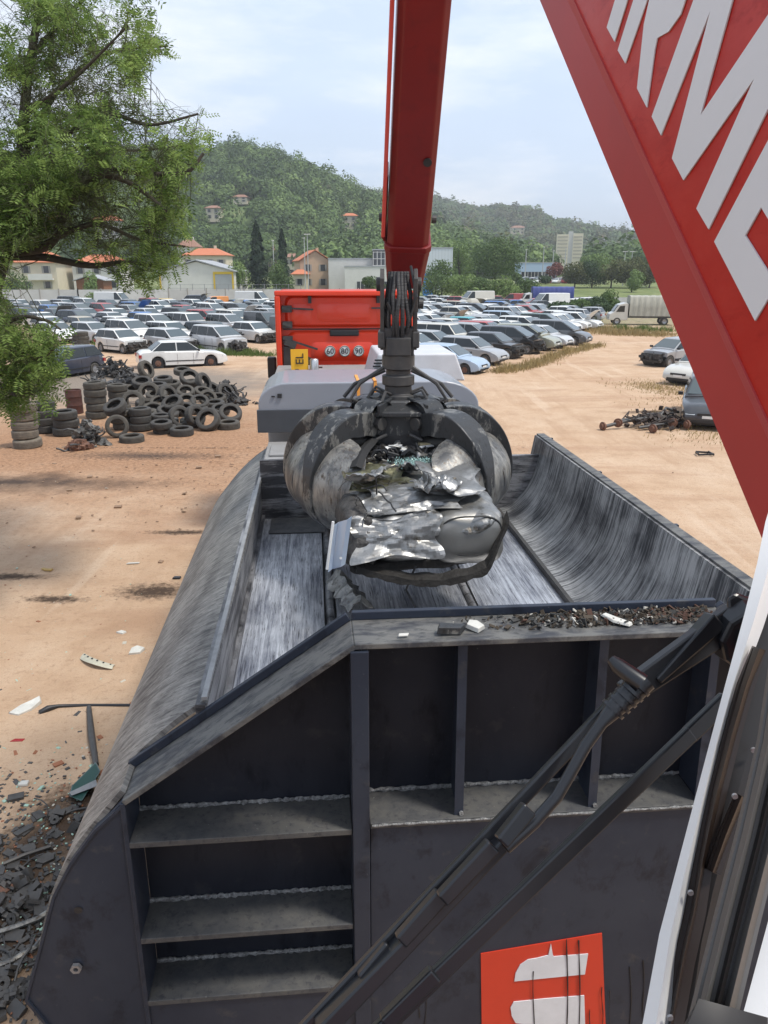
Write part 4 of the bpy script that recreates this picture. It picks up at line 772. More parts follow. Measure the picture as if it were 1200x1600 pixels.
sbox(0.0, 0.43, 0.165, 0.205, 0.17, 0.235, 'stick_end', RED, 0.05, st); sbox(0.40, 0.46, 0.210, 0.210, 0.24, 0.24, 'collar', RED, 0.05, st)
m = MB(); m.prism([(0.42, -0.195), (1.05, -0.195), (1.0, -0.235), (0.47, -0.235)], lambda a, b: S3(a, b, -0.12), lambda a, b: S3(a, b, 0.15)); bevel(m.obj('side_cheek', RED, st), 0.012)
m = MB(); m.tube([S3(0.55, -0.225, -0.22), S3(4.9, -0.235, -0.24)], 0.017, 8); m.tube([S3(0.9, -0.225, -0.18), S3(4.9, -0.24, -0.19)], 0.014, 8); m.obj('pipe', mat('red_pipe', (0.55, 0.06, 0.05), 0.3), st, smooth=50)
vsgn = -1 if S3(1, 0, -1)[1] < S3(1, 0, 1)[1] else 1
m = MB(); c_ = S3(1.22, 0.11, vsgn * 0.235); m.tube([c_, c_ + sy * vsgn * 0.012], 0.035, 18); m.obj('plug', BLACK, st)
m = MB()
for u in (-0.245, 0.225): m.tube([S3(0.62, u - 0.02, -0.02), S3(0.62, u + 0.02, -0.02)], 0.035, 12)
m.obj('pivot_pin', BLACKM, st)
m = MB()
for s in (-1, 1): m.prism([(0.05, -0.10), (-0.30, -0.09), (-0.36, 0.0), (-0.30, 0.09), (0.05, 0.12)], lambda a, b: S3(a, s * 0.115, b), lambda a, b: S3(a, s * 0.15, b))
m.tube([S3(-0.27, -0.2, 0), S3(-0.27, 0.2, 0)], 0.045, 14); m.obj('yoke', BLACKM, st)
m = MB(); m.prism([(-1.5, 2.0), (-1.5, 3.9), (-1.2, 4.3), (1.3, 4.3), (1.6, 3.9), (1.6, 2.0)], lambda a, b: (a + .6, -5.2, b - .3), lambda a, b: (a + .6, -0.9, b - .3)); bevel(m.obj('engine_house', mat('handler_dark_red', (0.22, 0.012, 0.01), 0.5), mh), 0.05)
m = MB(); m.bb((-0.75, -1.3, 2.0), (0.62, 0.35, 3.75)); bevel(m.obj('cab_base', BLACKM, mh), 0.05); m = MB(); m.lathe([(0, 1.1), (0.9, 1.1), (0.9, 1.75), (0, 1.75)], 24, (0.6, -2.4, 0)); m.obj('turntable', BLACKM, mh)
m = MB(); m.bb((-0.8, -4.6, 0.5), (2.0, -0.3, 1.1)); m.obj('undercarriage', BLACKM, mh)
for s in (-0.95, 2.15):
    for y in (-4.0, -0.9): wheelx(mh, (s, y, 0.6), 0.6, 0.45)
# boom: plane on the right of the cab
PX0, PK = 0.80, -0.08
def bp(px, py, off_=0.0):
    d = ray(px, py); t = (PX0 + off_) / (d[0] - PK * d[1]); return np.array([0, 0, H]) + d * t
bn = np.array([1.0, -PK, 0]) / math.hypot(1, PK)          # away from the camera side
def Bd(p, k): return tuple(np.array(p) + bn * k)
e0, e1 = bp(1192, 885), bp(835, 0); dr = (e1 - e0) / np.linalg.norm(e1 - e0); e0 = e0 - dr * 0.35; e1 = e1 + dr * 0.9; top_ = E_ - D * 0.35
s0, s1 = bp(1216, 755), bp(878, 0); ds = (s1 - s0) / np.linalg.norm(s1 - s0); s0 = s0 - ds * 0.35; s1 = s1 + ds * 0.8
g0, g1 = bp(1246, 755), bp(898, 0); dg_ = (g1 - g0) / np.linalg.norm(g1 - g0); g0 = g0 - dg_ * 0.35; g1 = g1 + dg_ * 0.75
pl = lambda p: PX0 + PK * p[1]
def onpl(y, z): return np.array([PX0 + PK * y, y, z])
up = np.array([0, -dr[2], dr[1]]); up /= np.linalg.norm(up)
def shiftup(p, k): y, z = p[1] + up[1] * k, p[2] + up[2] * k; return onpl(y, z)
tl = onpl(top_[1], top_[2] - 0.45); th_ = onpl(top_[1] - 0.2, top_[2] + 0.15)
def slab(pts, k0, k1, name, m_, par):
    mm = MB(); n = len(pts); mm.add([Bd(p, k0) for p in pts] + [Bd(p, k1) for p in pts], [tuple(range(n)), tuple(range(n, 2 * n))[::-1]] + [(i, n + i, n + (i + 1) % n, (i + 1) % n) for i in range(n)]); return mm.obj(name, m_, par)
bo = slab([g0, g1, tl, th_, shiftup(e1, 1.15), shiftup(e0, 0.95)], 0.0, 0.40, 'boom', REDB, mh)
slab([e0, e1, tl + np.array([0, 0.03, -0.02]), g1, g0], 0.02, 0.38, 'boom_flange', mat('dull_red_boom_flange', (0.38, 0.022, 0.020), 0.5, var=0.3, vscale=2), bo)
mm = MB(); mm.add([Bd(s0, 0.018), Bd(s1, 0.018), Bd(g1, -0.004), Bd(g0, -0.004), Bd(s0, 0.05), Bd(s1, 0.05), Bd(g1, 0.03), Bd(g0, 0.03)], [(0, 1, 2, 3), (4, 5, 6, 7), (0, 1, 5, 4), (1, 2, 6, 5), (2, 3, 7, 6), (3, 0, 4, 7)]); mm.obj('boom_edge', REDE, bo)
LET = [[(600, -60), (652, -60), (580, 170), (548, 112)], [(676, -60), (735, -60), (624, 258), (593, 205)],
       [(735, -60), (890, -60), (870, 0), (850, 60), (800, 130), (755, 155), (745, 200), (712, 438), (672, 360), (700, 100)],
       [(925, -60), (732, 475), (770, 552), (972, 45), (815, 645), (862, 735), (1152, 320), (915, 850), (965, 935), (1215, 430), (1330, 250), (1330, -120), (932, 470), (1080, -60)],
       [(1330, 350), (1215, 560), (988, 985), (1155, 1308), (1290, 1080), (1260, 1010), (1210, 1110), (1115, 960), (1180, 845), (1240, 945), (1290, 850), (1240, 720), (1300, 620), (1370, 700), (1440, 560)]]
LW = mat('boom_lettering_white', (0.62, 0.63, 0.65), 0.4)
for poly in LET:
    pts = [bp(740 + u / 2.609, v / 2.609) for u, v in poly]; mm = MB(); n = len(pts)
    mm.add([Bd(p, -0.004) for p in pts] + [Bd(p, -0.001) for p in pts], [tuple(range(n)), tuple(range(n, 2 * n))[::-1]] + [(i, n + i, n + (i + 1) % n, (i + 1) % n) for i in range(n)])
    me = mm.mesh('lettering', LW); import bmesh as _b
    b = _b.new(); b.from_mesh(me); _b.ops.triangulate(b, faces=[f for f in b.faces if len(f.verts) > 4]); b.to_mesh(me); b.free(); link('lettering', me, bo)
# cab window frame and wipers, close to the camera (real distances 0.5 to 0.9 m)
FW = mat('cab_white_paint', (0.70, 0.70, 0.69), 0.4, coat=0.3); SEAL = mat('cab_rubber_seal', (0.012, 0.010, 0.010), 0.5); BRN = mat('brown_grey_linkage', (0.022, 0.014, 0.011), 0.4, metal=0.1); GSK = mat('grey_gasket', (0.12, 0.115, 0.11), 0.45, metal=0.2)
def strip(rows, th, name, m_, par=mh, bev=0.003):
    """rows: (left px,py, right px,py, depth) -> band with thickness away from the eye"""
    P = []
    for lx, ly, rx, ry, t in rows: P.append([at(lx, ly, t), at((lx + rx) / 2, (ly + ry) / 2, t * 0.985), at(rx, ry, t)])
    n = len(P); mm = MB(); back = []
    A_ = np.array(P); du = np.gradient(A_, axis=0); dv = np.gradient(A_, axis=1); nn = np.cross(du, dv); nn /= np.linalg.norm(nn, axis=2, keepdims=True)
    sgn = np.sign(nn[0, 0] @ (A_[0, 0] - np.array([0, 0, H]))); mm.sheet(P, th * sgn); return mm.obj(name, m_, par, smooth=50)
fr = strip([(1225, 720, 1260, 800, 0.74), (1196, 815, 1225, 860, 0.73), (1183, 880, 1212, 920, 0.72), (1163, 960, 1192, 982, 0.71), (1133, 1070, 1155, 1080, 0.70), (1109, 1160, 1129, 1168, 0.69), (1080, 1270, 1104, 1280, 0.675), (1051, 1380, 1079, 1390, 0.66), (1030, 1460, 1064, 1470, 0.65), (1003, 1605, 1046, 1605, 0.63), (985, 1700, 1032, 1700, 0.62)], 0.005, 'window_frame', FW)
strip([(1203, 880, 1300, 900, 0.73), (1188, 985, 1290, 1000, 0.72), (1152, 1070, 1230, 1085, 0.71), (1126, 1166, 1215, 1180, 0.70), (1102, 1276, 1180, 1290, 0.685), (1078, 1386, 1150, 1400, 0.67), (1062, 1466, 1130, 1480, 0.66), (1044, 1600, 1110, 1605, 0.64), (1030, 1700, 1100, 1700, 0.63)], 0.02, 'seal', SEAL, fr)
strip([(1178, 1010, 1196, 1016, 0.69), (1158, 1070, 1172, 1076, 0.685), (1138, 1140, 1152, 1146, 0.68), (1115, 1230, 1128, 1238, 0.67), (1094, 1330, 1106, 1338, 0.66), (1080, 1420, 1089, 1426, 0.65), (1062, 1500, 1071, 1506, 0.64), (1042, 1610, 1051, 1610, 0.63)], 0.012, 'linkage_rod', BRN, fr)
strip([(1152, 1240, 1166, 1248, 0.66), (1128, 1300, 1141, 1308, 0.655), (1108, 1360, 1119, 1366, 0.65)], 0.01, 'linkage_rod', BRN, fr)
for k, (dx, wd, m_) in enumerate(((0, 16, GSK), (22, 12, SEAL), (38, 20, GSK))):
    strip([(1215 + dx, 1010, 1215 + dx + wd, 1012, 0.60), (1192 + dx, 1160, 1192 + dx + wd, 1164, 0.59), (1160 + dx, 1300, 1160 + dx + wd, 1304, 0.58), (1124 + dx, 1440, 1124 + dx + wd, 1444, 0.57), (1085 + dx, 1600, 1085 + dx + wd, 1602, 0.56), (1060 + dx, 1700, 1060 + dx + wd, 1702, 0.55)], 0.012, 'gasket', m_, fr)
strip([(1235, 1300, 1300, 1300, 0.80), (1200, 1440, 1290, 1440, 0.78), (1158, 1595, 1260, 1600, 0.76), (1130, 1700, 1240, 1700, 0.75)], 0.02, 'door_frame', FW, fr)
strip([(1092, 1560, 1200, 1590, 0.54), (1075, 1600, 1200, 1640, 0.53), (1060, 1680, 1200, 1720, 0.52)], 0.02, 'seal', SEAL, fr)
m = MB()
for px, py, t in ((1177, 1172, 0.68), (1079, 1395, 0.645), (1047, 1590, 0.62), (1148, 1244, 0.65)): p = at(px, py, t); m.lathe([(0, -0.001), (0.0025, -0.001), (0.0025, 0.001), (0, 0.002)], 10, p, 'y')
m.obj('screw', RIM, fr)
def bar(p, q, w0, w1, d, name, m_, par=fr):
    mm = MB(); p, q = np.array(p), np.array(q); mm.beam(p, q, w0, d, up=(0, -1, 0.2), w2=w1, h2=d); return bevel(mm.obj(name, m_, par), 0.002)
WPR = mat('wiper_black', (0.007, 0.008, 0.010), 0.30, var=0.6, vscale=6, col2=(0.014, 0.014, 0.018))
pv = at(1168, 985, 0.80)
wa = bar(at(1150, 965, 0.80), at(975, 1085, 0.78), 0.034, 0.024, 0.014, 'wiper_arm', WPR)
bar(at(1118, 968, 0.795), at(1022, 1062, 0.785), 0.020, 0.008, 0.02, 'wiper_spring_cover', WPR, wa)
bar(at(985, 1070, 0.785), at(470, 1612, 0.70), 0.0135, 0.011, 0.009, 'wiper_link', WPR, wa)
bar(at(1075, 1150, 0.79), at(1135, 1092, 0.80), 0.018, 0.018, 0.009, 'wiper_link', WPR, wa)
bar(at(1080, 1145, 0.79), at(560, 1642, 0.70), 0.017, 0.016, 0.009, 'wiper_link', WPR, wa)
bar(at(800, 1300, 0.74), at(500, 1610, 0.69), 0.012, 0.016, 0.02, 'wiper_blade', WPR, wa)
for (ax, ay), (bx, by) in (((826, 1262), (782, 1316)), ((770, 1320), (690, 1405)), ((690, 1398), (625, 1470)), ((610, 1478), (565, 1530)), ((540, 1560), (490, 1612)), ((680, 1520), (600, 1598))):
    bar(at(ax, ay, 0.715), at(bx, by, 0.705), 0.0155, 0.014, 0.012, 'blade_clip', WPR, wa)
m = MB(); m.lathe([(0, -0.02), (0.036, -0.02), (0.040, 0.0), (0.036, 0.02), (0, 0.02)], 10, at(1170, 990, 0.80), 'y'); m.lathe([(0, -0.026), (0.014, -0.026), (0.014, 0.02), (0, 0.02)], 12, at(1166, 1000, 0.79), 'y'); bevel(m.obj('wiper_pivot', WPR, wa), 0.004)
m = MB(); m.prism([(1135, 935), (1150, 925), (1205, 950), (1215, 1020), (1185, 1060), (1150, 1035), (1140, 1000)], lambda a, b: tuple(at(a, b, 0.79)), lambda a, b: tuple(at(a, b, 0.83))); bevel(m.obj('wiper_bracket', WPR, wa), 0.004)
m = MB(); pts = [at(1010, 1062, 0.76), at(985, 1083, 0.76), at(962, 1104, 0.755), at(940, 1130, 0.75), at(915, 1165, 0.745), at(893, 1205, 0.74), at(870, 1245, 0.735), at(835, 1285, 0.73), at(790, 1325, 0.72)]
m.tube(pts, [0.011, 0.012, 0.010, 0.0058, 0.0058, 0.0058, 0.0058, 0.0058, 0.0058], 12)
for k in range(5): c_ = at(1000 - 10 * k, 1070 + 9 * k, 0.757); d_ = at(996 - 10 * k, 1074 + 9 * k, 0.757); m.tube([c_, d_], 0.0128, 10)
m.tube([at(1003, 1068, 0.75), at(965, 1040, 0.76), at(955, 1030, 0.765)], [0.010, 0.008, 0.005], 10); m.obj('washer_hose', WPR, wa, smooth=50)

# ------------------------------------------------------------------ scrapped cars
KIND = {
 # L, W, H, belt, profile of the lower body (x from rear to front as a fraction, z), greenhouse x: rear base, rear top, front top, front base (fractions), wheels
 'hatchback':   dict(L=3.8, W=1.66, H=1.43, belt=0.90, prof=[(0, .50), (.012, .72), (.03, .90), (.10, .95), (.60, .91), (.74, .86), (.90, .77), (.975, .64), (1, .48)], gh=(.015, .11, .52, .735), wh=(.19, .81), r=.29),
 'saloon':      dict(L=4.55, W=1.74, H=1.42, belt=0.90, prof=[(0, .48), (.008, .74), (.02, .90), (.10, .94), (.20, .95), (.60, .91), (.70, .87), (.92, .78), (.985, .66), (1, .46)], gh=(.13, .27, .54, .70), wh=(.205, .80), r=.31),
 'estate car':  dict(L=4.5, W=1.72, H=1.46, belt=0.90, prof=[(0, .50), (.008, .74), (.02, .90), (.10, .94), (.60, .91), (.70, .87), (.91, .78), (.98, .66), (1, .46)], gh=(.01, .07, .55, .715), wh=(.20, .80), r=.31),
 'people carrier': dict(L=4.2, W=1.78, H=1.62, belt=1.0, prof=[(0, .50), (.01, .8), (.03, 1.0), (.10, 1.03), (.62, 1.0), (.78, .93), (.92, .82), (.98, .68), (1, .48)], gh=(.01, .07, .54, .80), wh=(.19, .80), r=.31),
 'off-roader':  dict(L=4.4, W=1.82, H=1.72, belt=1.08, prof=[(0, .6), (.01, .9), (.03, 1.08), (.10, 1.1), (.62, 1.08), (.70, 1.04), (.94, .98), (.985, .8), (1, .6)], gh=(.01, .05, .56, .70), wh=(.20, .80), r=.36),
 'small van':   dict(L=4.0, W=1.68, H=1.80, belt=1.05, prof=[(0, .5), (.005, .8), (.012, 1.05), (.10, 1.07), (.62, 1.03), (.74, .97), (.92, .84), (.98, .66), (1, .48)], gh=(.004, .02, .54, .77), wh=(.18, .80), r=.30),
 'van':         dict(L=5.0, W=1.95, H=2.25, belt=1.25, prof=[(0, .5), (.004, .9), (.01, 1.25), (.10, 1.25), (.70, 1.25), (.86, 1.12), (.95, .92), (.985, .7), (1, .48)], gh=(.003, .015, .70, .875), wh=(.20, .82), r=.34),
}
CS = 1.05
def paint(name, col, rough=0.35, coat=0.8, metal=0.0):
    return mat('car_paint_' + name, tuple(col), rough, metal=metal, coat=coat, var=0.35, vscale=2.2, col2=tuple(0.55 * c + 0.09 for c in col))
PAINTS = {'white': (.70, .70, .68), 'off-white': (.58, .56, .50), 'silver': (.50, .505, .51), 'light grey': (.32, .33, .34), 'dark grey': (.08, .085, .09), 'black': (.018, .018, .02), 'dark blue': (.015, .022, .045),
          'pale blue': (.32, .42, .54), 'bright blue': (.04, .16, .45), 'red': (.38, .025, .02), 'dark green': (.02, .06, .045), 'turquoise': (.02, .34, .38), 'yellow': (.62, .42, .08), 'orange': (.68, .24, .03), 'beige': (.42, .37, .28), 'pale olive': (.30, .31, .24)}
_meshes = {}
def car_meshes(kind, stripped):
    key = (kind, stripped)
    if key in _meshes: return _meshes[key]
    K = KIND[kind]; L_, W_, H_, belt = K['L'] * CS, K['W'] * CS, K['H'] * CS, K['belt'] * CS; out = {}
    pr = [((x - 0.5) * L_, z * CS) for x, z in K['prof']]; X0, Z0 = [p[0] for p in pr], [p[1] for p in pr]; r = K['r'] * CS; ra = r * 1.16; wx = [(q - 0.5) * L_ for q in K['wh']]
    xe = L_ / 2 - (0.50 if stripped else 0)
    xs = sorted(set([round(v, 3) for v in list(np.linspace(-L_ / 2, xe, 22)) + [c + ra * math.cos(a) for c in wx for a in np.linspace(0, math.pi, 9)] + [-L_ / 2 + .02, -L_ / 2 + .06, L_ / 2 - .02, L_ / 2 - .06] if v <= xe + 1e-6]))
    gw = 0.5 * W_
    def top(x): return float(np.interp(x, X0, Z0))
    def hw(x): q = abs(2 * x / L_); return gw * (1 - 0.16 * q ** 7)
    def zb(x):
        z = 0.20 * CS + 0.10 * max(0, abs(2 * x / L_) - 0.85) / 0.15 * CS
        for c in wx:
            if abs(x - c) < ra: z = max(z, r + math.sqrt(max(ra * ra - (x - c) ** 2, 0)) - 0.0)
        return z
    rows = []
    for x in xs:
        w_ = hw(x); t = top(x); b = min(zb(x), t - 0.05); e = t - b
        half = [(0, b), (.86 * w_, b), (.975 * w_, b + .02), (w_, b + .38 * e), (.985 * w_, t - .10 * min(1, e)), (.93 * w_, t - .02), (.80 * w_, t + .005), (.4 * w_, t + .022), (0, t + .028)]
        rows.append([(x, -y, z) for y, z in half[::-1]] + [(x, y, z) for y, z in half[1:]])
    m = MB(); m.grid(rows); n = len(rows[0]); m.f.append(tuple(range(n))); o = (len(rows) - 1) * n; m.f.append(tuple(o + i for i in range(n)))
    # greenhouse
    g = [(q - 0.5) * L_ for q in K['gh']]; gxs = sorted(set([round(v, 3) for v in list(np.linspace(g[0], g[1], 4)) + list(np.linspace(g[1], g[2], 6)) + list(np.linspace(g[2], g[3], 5))]))
    def gz(x): return float(np.interp(x, [g[0], g[1], (g[1] + g[2]) / 2, g[2], g[3]], [belt, H_ - .03, H_, H_ - .03, belt]))
    yb = gw * 0.93; yt = gw * (0.72 if kind not in ('van', 'small van') else 0.84)
    def gy(z): return yb - (yb - yt) * max(0, z - belt) / (H_ - belt)
    rows = []
    for x in gxs:
        z = gz(x); half = [(yb, belt - .06), (gy(z - .05), max(z - .05, belt - .05)), (gy(z) - .05, z - .01), (gy(z) * .5, z + .012), (0, z + .016)]
        rows.append([(x, -y, zz) for y, zz in half] + [(x, y, zz) for y, zz in half[-2::-1]])
    m.grid(rows); n = len(rows[0]); o = len(m.v) - len(rows) * n; m.f.append(tuple(o + i for i in range(n))); o2 = len(m.v) - n; m.f.append(tuple(o2 + i for i in range(n)))
    out['body'] = m.mesh('body', PAINT_DUMMY, smooth=38)
    # glass panes, set a few mm proud of the shell
    def pane(pts): return pts
    A_, B_, C_, D_ = g
    def sideglass(xa, xb, s):
        P = []; z0, z1 = belt + .035, H_ - .09
        def bx_(z): k = (z - belt) / (H_ - belt); return max(xa, A_ + (B_ - A_) * k + .07), min(xb, D_ + (C_ - D_) * k - .07)
        (a0, b0), (a1, b1) = bx_(z0), bx_(z1)
        return [(a0, s * (gy(z0) + .012), z0), (b0, s * (gy(z0) + .012), z0), (b1, s * (gy(z1) + .012), z1), (a1, s * (gy(z1) + .012), z1)]
    splits = {'hatchback': (.30, ), 'saloon': (.42, ), 'estate car': (.22, .44), 'people carrier': (.20, .45), 'off-roader': (.22, .45), 'small van': (.40,), 'van': (.62,)}[kind]
    cuts = [A_] + [(q - .5) * L_ for q in splits] + [D_]
    if kind == 'saloon' : pass
    for i, (a, b) in enumerate(zip(cuts, cuts[1:])):
        if kind in ('van', 'small van') and i == 0: continue
        for s in (-1, 1):
            q = sideglass(a + (.03 if i else -9), b - (.03 if b != D_ else -9), s); mm = MB(); mm.add(q + [(x, y - s * .012, z) for x, y, z in q], [(0, 1, 2, 3), (7, 6, 5, 4), (0, 4, 5, 1), (1, 5, 6, 2), (2, 6, 7, 3), (3, 7, 4, 0)]); out.setdefault('side_window', []).append(mm.mesh('side_window', GLASSD))
    def endglass(xb_, xt_, s, name, m_):
        dx, dz = xt_ - xb_, H_ - belt; k0, k1 = .10, .88; nx, nz = -dz * (1 if s < 0 else -1), abs(dx); l = math.hypot(nx, nz); nx, nz = nx / l * .02, nz / l * .02; P = []
        for k, e in ((k0, .0), (k0, 1), (k1, 1), (k1, 0)):
            z = belt + (dz - .03) * k; y = (gy(z) - .07) * (1 if e else -1); P.append((xb_ + dx * k + nx, y, z + nz))
        mm = MB(); mm.add(P + [(x - nx * .9, y, z - nz * .9) for x, y, z in P], [(0, 1, 2, 3), (7, 6, 5, 4), (0, 4, 5, 1), (1, 5, 6, 2), (2, 6, 7, 3), (3, 7, 4, 0)]); out[name] = mm.mesh(name, m_)
    endglass(D_, C_, 1, 'windscreen', GLASSL)
    if kind != 'van': endglass(A_, B_, -1, 'rear_window', GLASSD)
    # wheels
    mm = MB(); mm.lathe([(r * .6, -.09), (r * .92, -.09), (r, -.06), (r, .06), (r * .92, .09), (r * .6, .09)], 20, (0, 0, 0), 'y', closed=True); out['tyre'] = mm.mesh('wheel', RUBBER, smooth=35)
    mm = MB(); mm.lathe([(0, -.055), (r * .18, -.06), (r * .3, -.045), (r * .55, -.05), (r * .62, -.085), (r * .62, .085), (r * .55, .05), (r * .3, .045), (r * .18, .06), (0, .055)], 18, (0, 0, 0), 'y'); out['rim'] = mm.mesh('rim', RIM, smooth=35)
    mm = MB(); mm.lathe([(0, -.05), (r * .25, -.06), (r * .27, -.02), (r * .5, -.015), (r * .5, .015), (r * .27, .02), (r * .25, .06), (0, .05)], 18, (0, 0, 0), 'y'); out['brake_disc'] = mm.mesh('brake_disc', RUST, smooth=35)
    mm = MB()
    for c in wx: mm.box((c, 0, r + .02), (r * 1.7, W_ * .86, r * 1.75))
    mm.bb((-L_ / 2 + .3, -gw * .8, .17), (xe - .25, gw * .8, .3)); out['wheel_well'] = mm.mesh('wheel_well', BLACK)
    # front and rear details
    zf = top(L_ / 2 - .15)
    if not stripped:
        for s in (-1, 1):
            mm = MB(); x = L_ / 2; mm.add([(x - .12, s * gw * .52, zf - .17), (x - .10, s * gw * .80, zf - .16), (x - .34, s * gw * .96, zf - .10), (x - .30, s * gw * .90, zf + .0), (x - .13, s * gw * .50, zf - .05), (x + .004, s * gw * .50, zf - .19), (x - .02, s * gw * .82, zf - .18)], [(5, 6, 1, 0), (5, 6, 3, 4), (6, 2, 3), (0, 1, 2, 3, 4)]); out.setdefault('headlight', []).append(mm.mesh('headlight', CHROME))
        mm = MB(); mm.bb((L_ / 2 - .04, -gw * .42, zf - .22), (L_ / 2 + .008, gw * .42, zf - .13)); mm.bb((L_ / 2 - .05, -gw * .6, .28), (L_ / 2 + .012, gw * .6, .37)); out['grille'] = mm.mesh('grille', BLACK)
        mm = MB(); mm.bb((L_ / 2, -.22, .42), (L_ / 2 + .016, .22, .51)); out['number_plate'] = mm.mesh('number_plate', WHITEP)
    else:
        rr = random.Random(hash(kind) % 97 + 5); rr = random.Random(len(kind)); mm = MB(); mm.box((xe + .14, 0, .55 * CS), (.34, gw * 1.3, .30))
        for i in range(26): mm.box((xe + rr.uniform(.02, .42), rr.uniform(-.8, .8) * gw, rr.uniform(.25, .74)), [rr.uniform(.05, .28) for _ in range(3)], M=Matrix.Rotation(rr.uniform(0, 3), 3, 'X') @ Matrix.Rotation(rr.uniform(0, 1), 3, 'Z'))
        for i in range(8): mm.tube([(xe, rr.uniform(-.8, .8) * gw, rr.uniform(.3, .8)) for _ in (0,)] + [(xe + rr.uniform(.2, .5), rr.uniform(-.8, .8) * gw, rr.uniform(.2, .75)) for _ in range(2)], .02, 5)
        mm.bb((xe + .28, -gw * .8, .28), (xe + .36, gw * .8, .38)); out['engine'] = mm.mesh('engine', ENGINE)
    for s in (-1, 1):
        mm = MB(); mm.bb((-L_ / 2 - .010, s * gw * .62, .60 * CS), (-L_ / 2 + .14, s * gw * .955, .76 * CS)); out.setdefault('tail_light', []).append(mm.mesh('tail_light', REDLAMP))
        mm = MB(); mm.box((g[3] - .18, s * (gw + .08), belt + .06), (.10, .16, .11)); out.setdefault('door_mirror', []).append(mm.mesh('door_mirror', BLACK))
        mm = MB(); x0_ = wx[0] + ra + .02; x1_ = wx[1] - ra - .02
        mm.bb((x0_, s * gw * .985, .40 * CS), (x1_, s * (gw + .008), .45 * CS)); out.setdefault('side_trim', []).append(mm.mesh('side_trim', BLACK))
        mm = MB()
        for q in (.42, .60) if kind not in ('hatchback',) else (.40,):
            mm.bb(((q - .5) * L_ - .005, s * gw * .99, .28), ((q - .5) * L_ + .005, s * (gw + .003), belt - .12)); 
        out.setdefault('door_seam', []).append(mm.mesh('door_seam', BLACK))
    mm = MB(); x1 = L_ / 2 - .1; x0_ = g[3] + .04; ys = gw * .80
    mm.sheet([[(x, y, 0.0 if False else top(x) - top(x0_) + .02 * (1 - (y / ys) ** 2)) for y in np.linspace(-ys, ys, 5)] for x in np.linspace(x0_, x1, 5)], .02); mm.v = [(v[0] - x0_, v[1], v[2]) for v in mm.v]; out['bonnet'] = mm.mesh('bonnet', PAINT_DUMMY, smooth=30); out['_hinge'] = (x0_, top(x0_) + .03)
    mm = MB(); mm.sheet([[(-.9 * u, y, .05 * math.sin(u * 3)) for y in np.linspace(-yt, yt, 4)] for u in np.linspace(0, 1, 5)], .03); out['tailgate'] = mm.mesh('tailgate', PAINT_DUMMY, smooth=30)
    out['_r'] = r; out['_wx'] = wx; out['_wy'] = gw - .10; out['_g'] = g; out['_H'] = H_
    _meshes[key] = out; return out
PAINT_DUMMY = mat('car_paint_base', (0.4, 0.4, 0.4), 0.35)
def recolor(o, m):
    o.material_slots[0].link = 'OBJECT'; o.material_slots[0].material = m
def car(kind, color, X, Y, hd, label, group=None, near=1, stripped=False, bonnet=False, tailgate=False, wheels=(1, 1, 1, 1), name=None, tilt=0.0, dz=0.0):
    """hd: heading in degrees from +X; near 2 = all details, 1 = main parts"""
    M_ = car_meshes(kind, stripped); r = M_['_r']; z0 = float(ground_z(X, Y)) if Y > 120 else 0.0
    t = thing(name or 'scrap_' + kind.replace(' ', '_').replace('-', '_'), label, kind if kind in ('van', 'small van') else 'car', (X, Y, z0 + dz - (0.06 if 0 in wheels else 0.0)), math.radians(hd), group)
    t.rotation_euler[0] = tilt; t.rotation_euler[1] = R.uniform(-.01, .01)
    P_ = paint(color, PAINTS[color])
    b = link('body', M_['body'], t); recolor(b, P_)
    link('windscreen', M_['windscreen'], t)
    if 'rear_window' in M_: link('rear_window', M_['rear_window'], t)
    for q in M_.get('side_window', []): link('side_window', q, t)
    link('wheel_well', M_['wheel_well'], t)
    for i, (wx_, s) in enumerate(((M_['_wx'][0], -1), (M_['_wx'][0], 1), (M_['_wx'][1], -1), (M_['_wx'][1], 1))):
        if wheels[i]:
            o = link('wheel', M_['tyre'], t); o.location = (wx_, s * M_['_wy'], r)
            q = link('rim', M_['rim'], o)
        else: o = link('brake_disc', M_['brake_disc'], t); o.location = (wx_, s * M_['_wy'], r)
    if stripped: link('engine', M_['engine'], t)
    else:
        for q in M_['headlight']: link('headlight', q, t)
        if near > 0: link('grille', M_['grille'], t)
    for q in M_['tail_light']: link('tail_light', q, t)
    if near > 1:
        if not stripped: link('number_plate', M_['number_plate'], t)
        for q in M_['door_mirror']: link('door_mirror', q, t)
        for q in M_['side_trim']: link('side_trim', q, t)
        for q in M_['door_seam']: link('door_seam', q, t)
    if bonnet:
        o = link('bonnet', M_['bonnet'], t); recolor(o, P_); hx, hz = M_['_hinge']; o.location = (hx, 0, hz); o.rotation_euler = (0, -math.radians(50), 0)
    if tailgate:
        o = link('tailgate', M_['tailgate'], t); recolor(o, P_); g = M_['_g']; o.location = (g[1], 0, M_['_H'] + .01); o.rotation_euler = (0, math.radians(12), 0)
    return t

ORD = ['first', 'second', 'third', 'fourth', 'fifth', 'sixth', 'seventh', 'eighth', 'ninth', 'tenth', 'eleventh', 'twelfth', 'thirteenth', 'fourteenth', 'fifteenth', 'sixteenth', 'seventeenth', 'eighteenth', 'nineteenth', 'twentieth', 'twenty-first', 'twenty-second', 'twenty-third', 'twenty-fourth']
GRP = 'scrapped cars parked in rows in the yard'
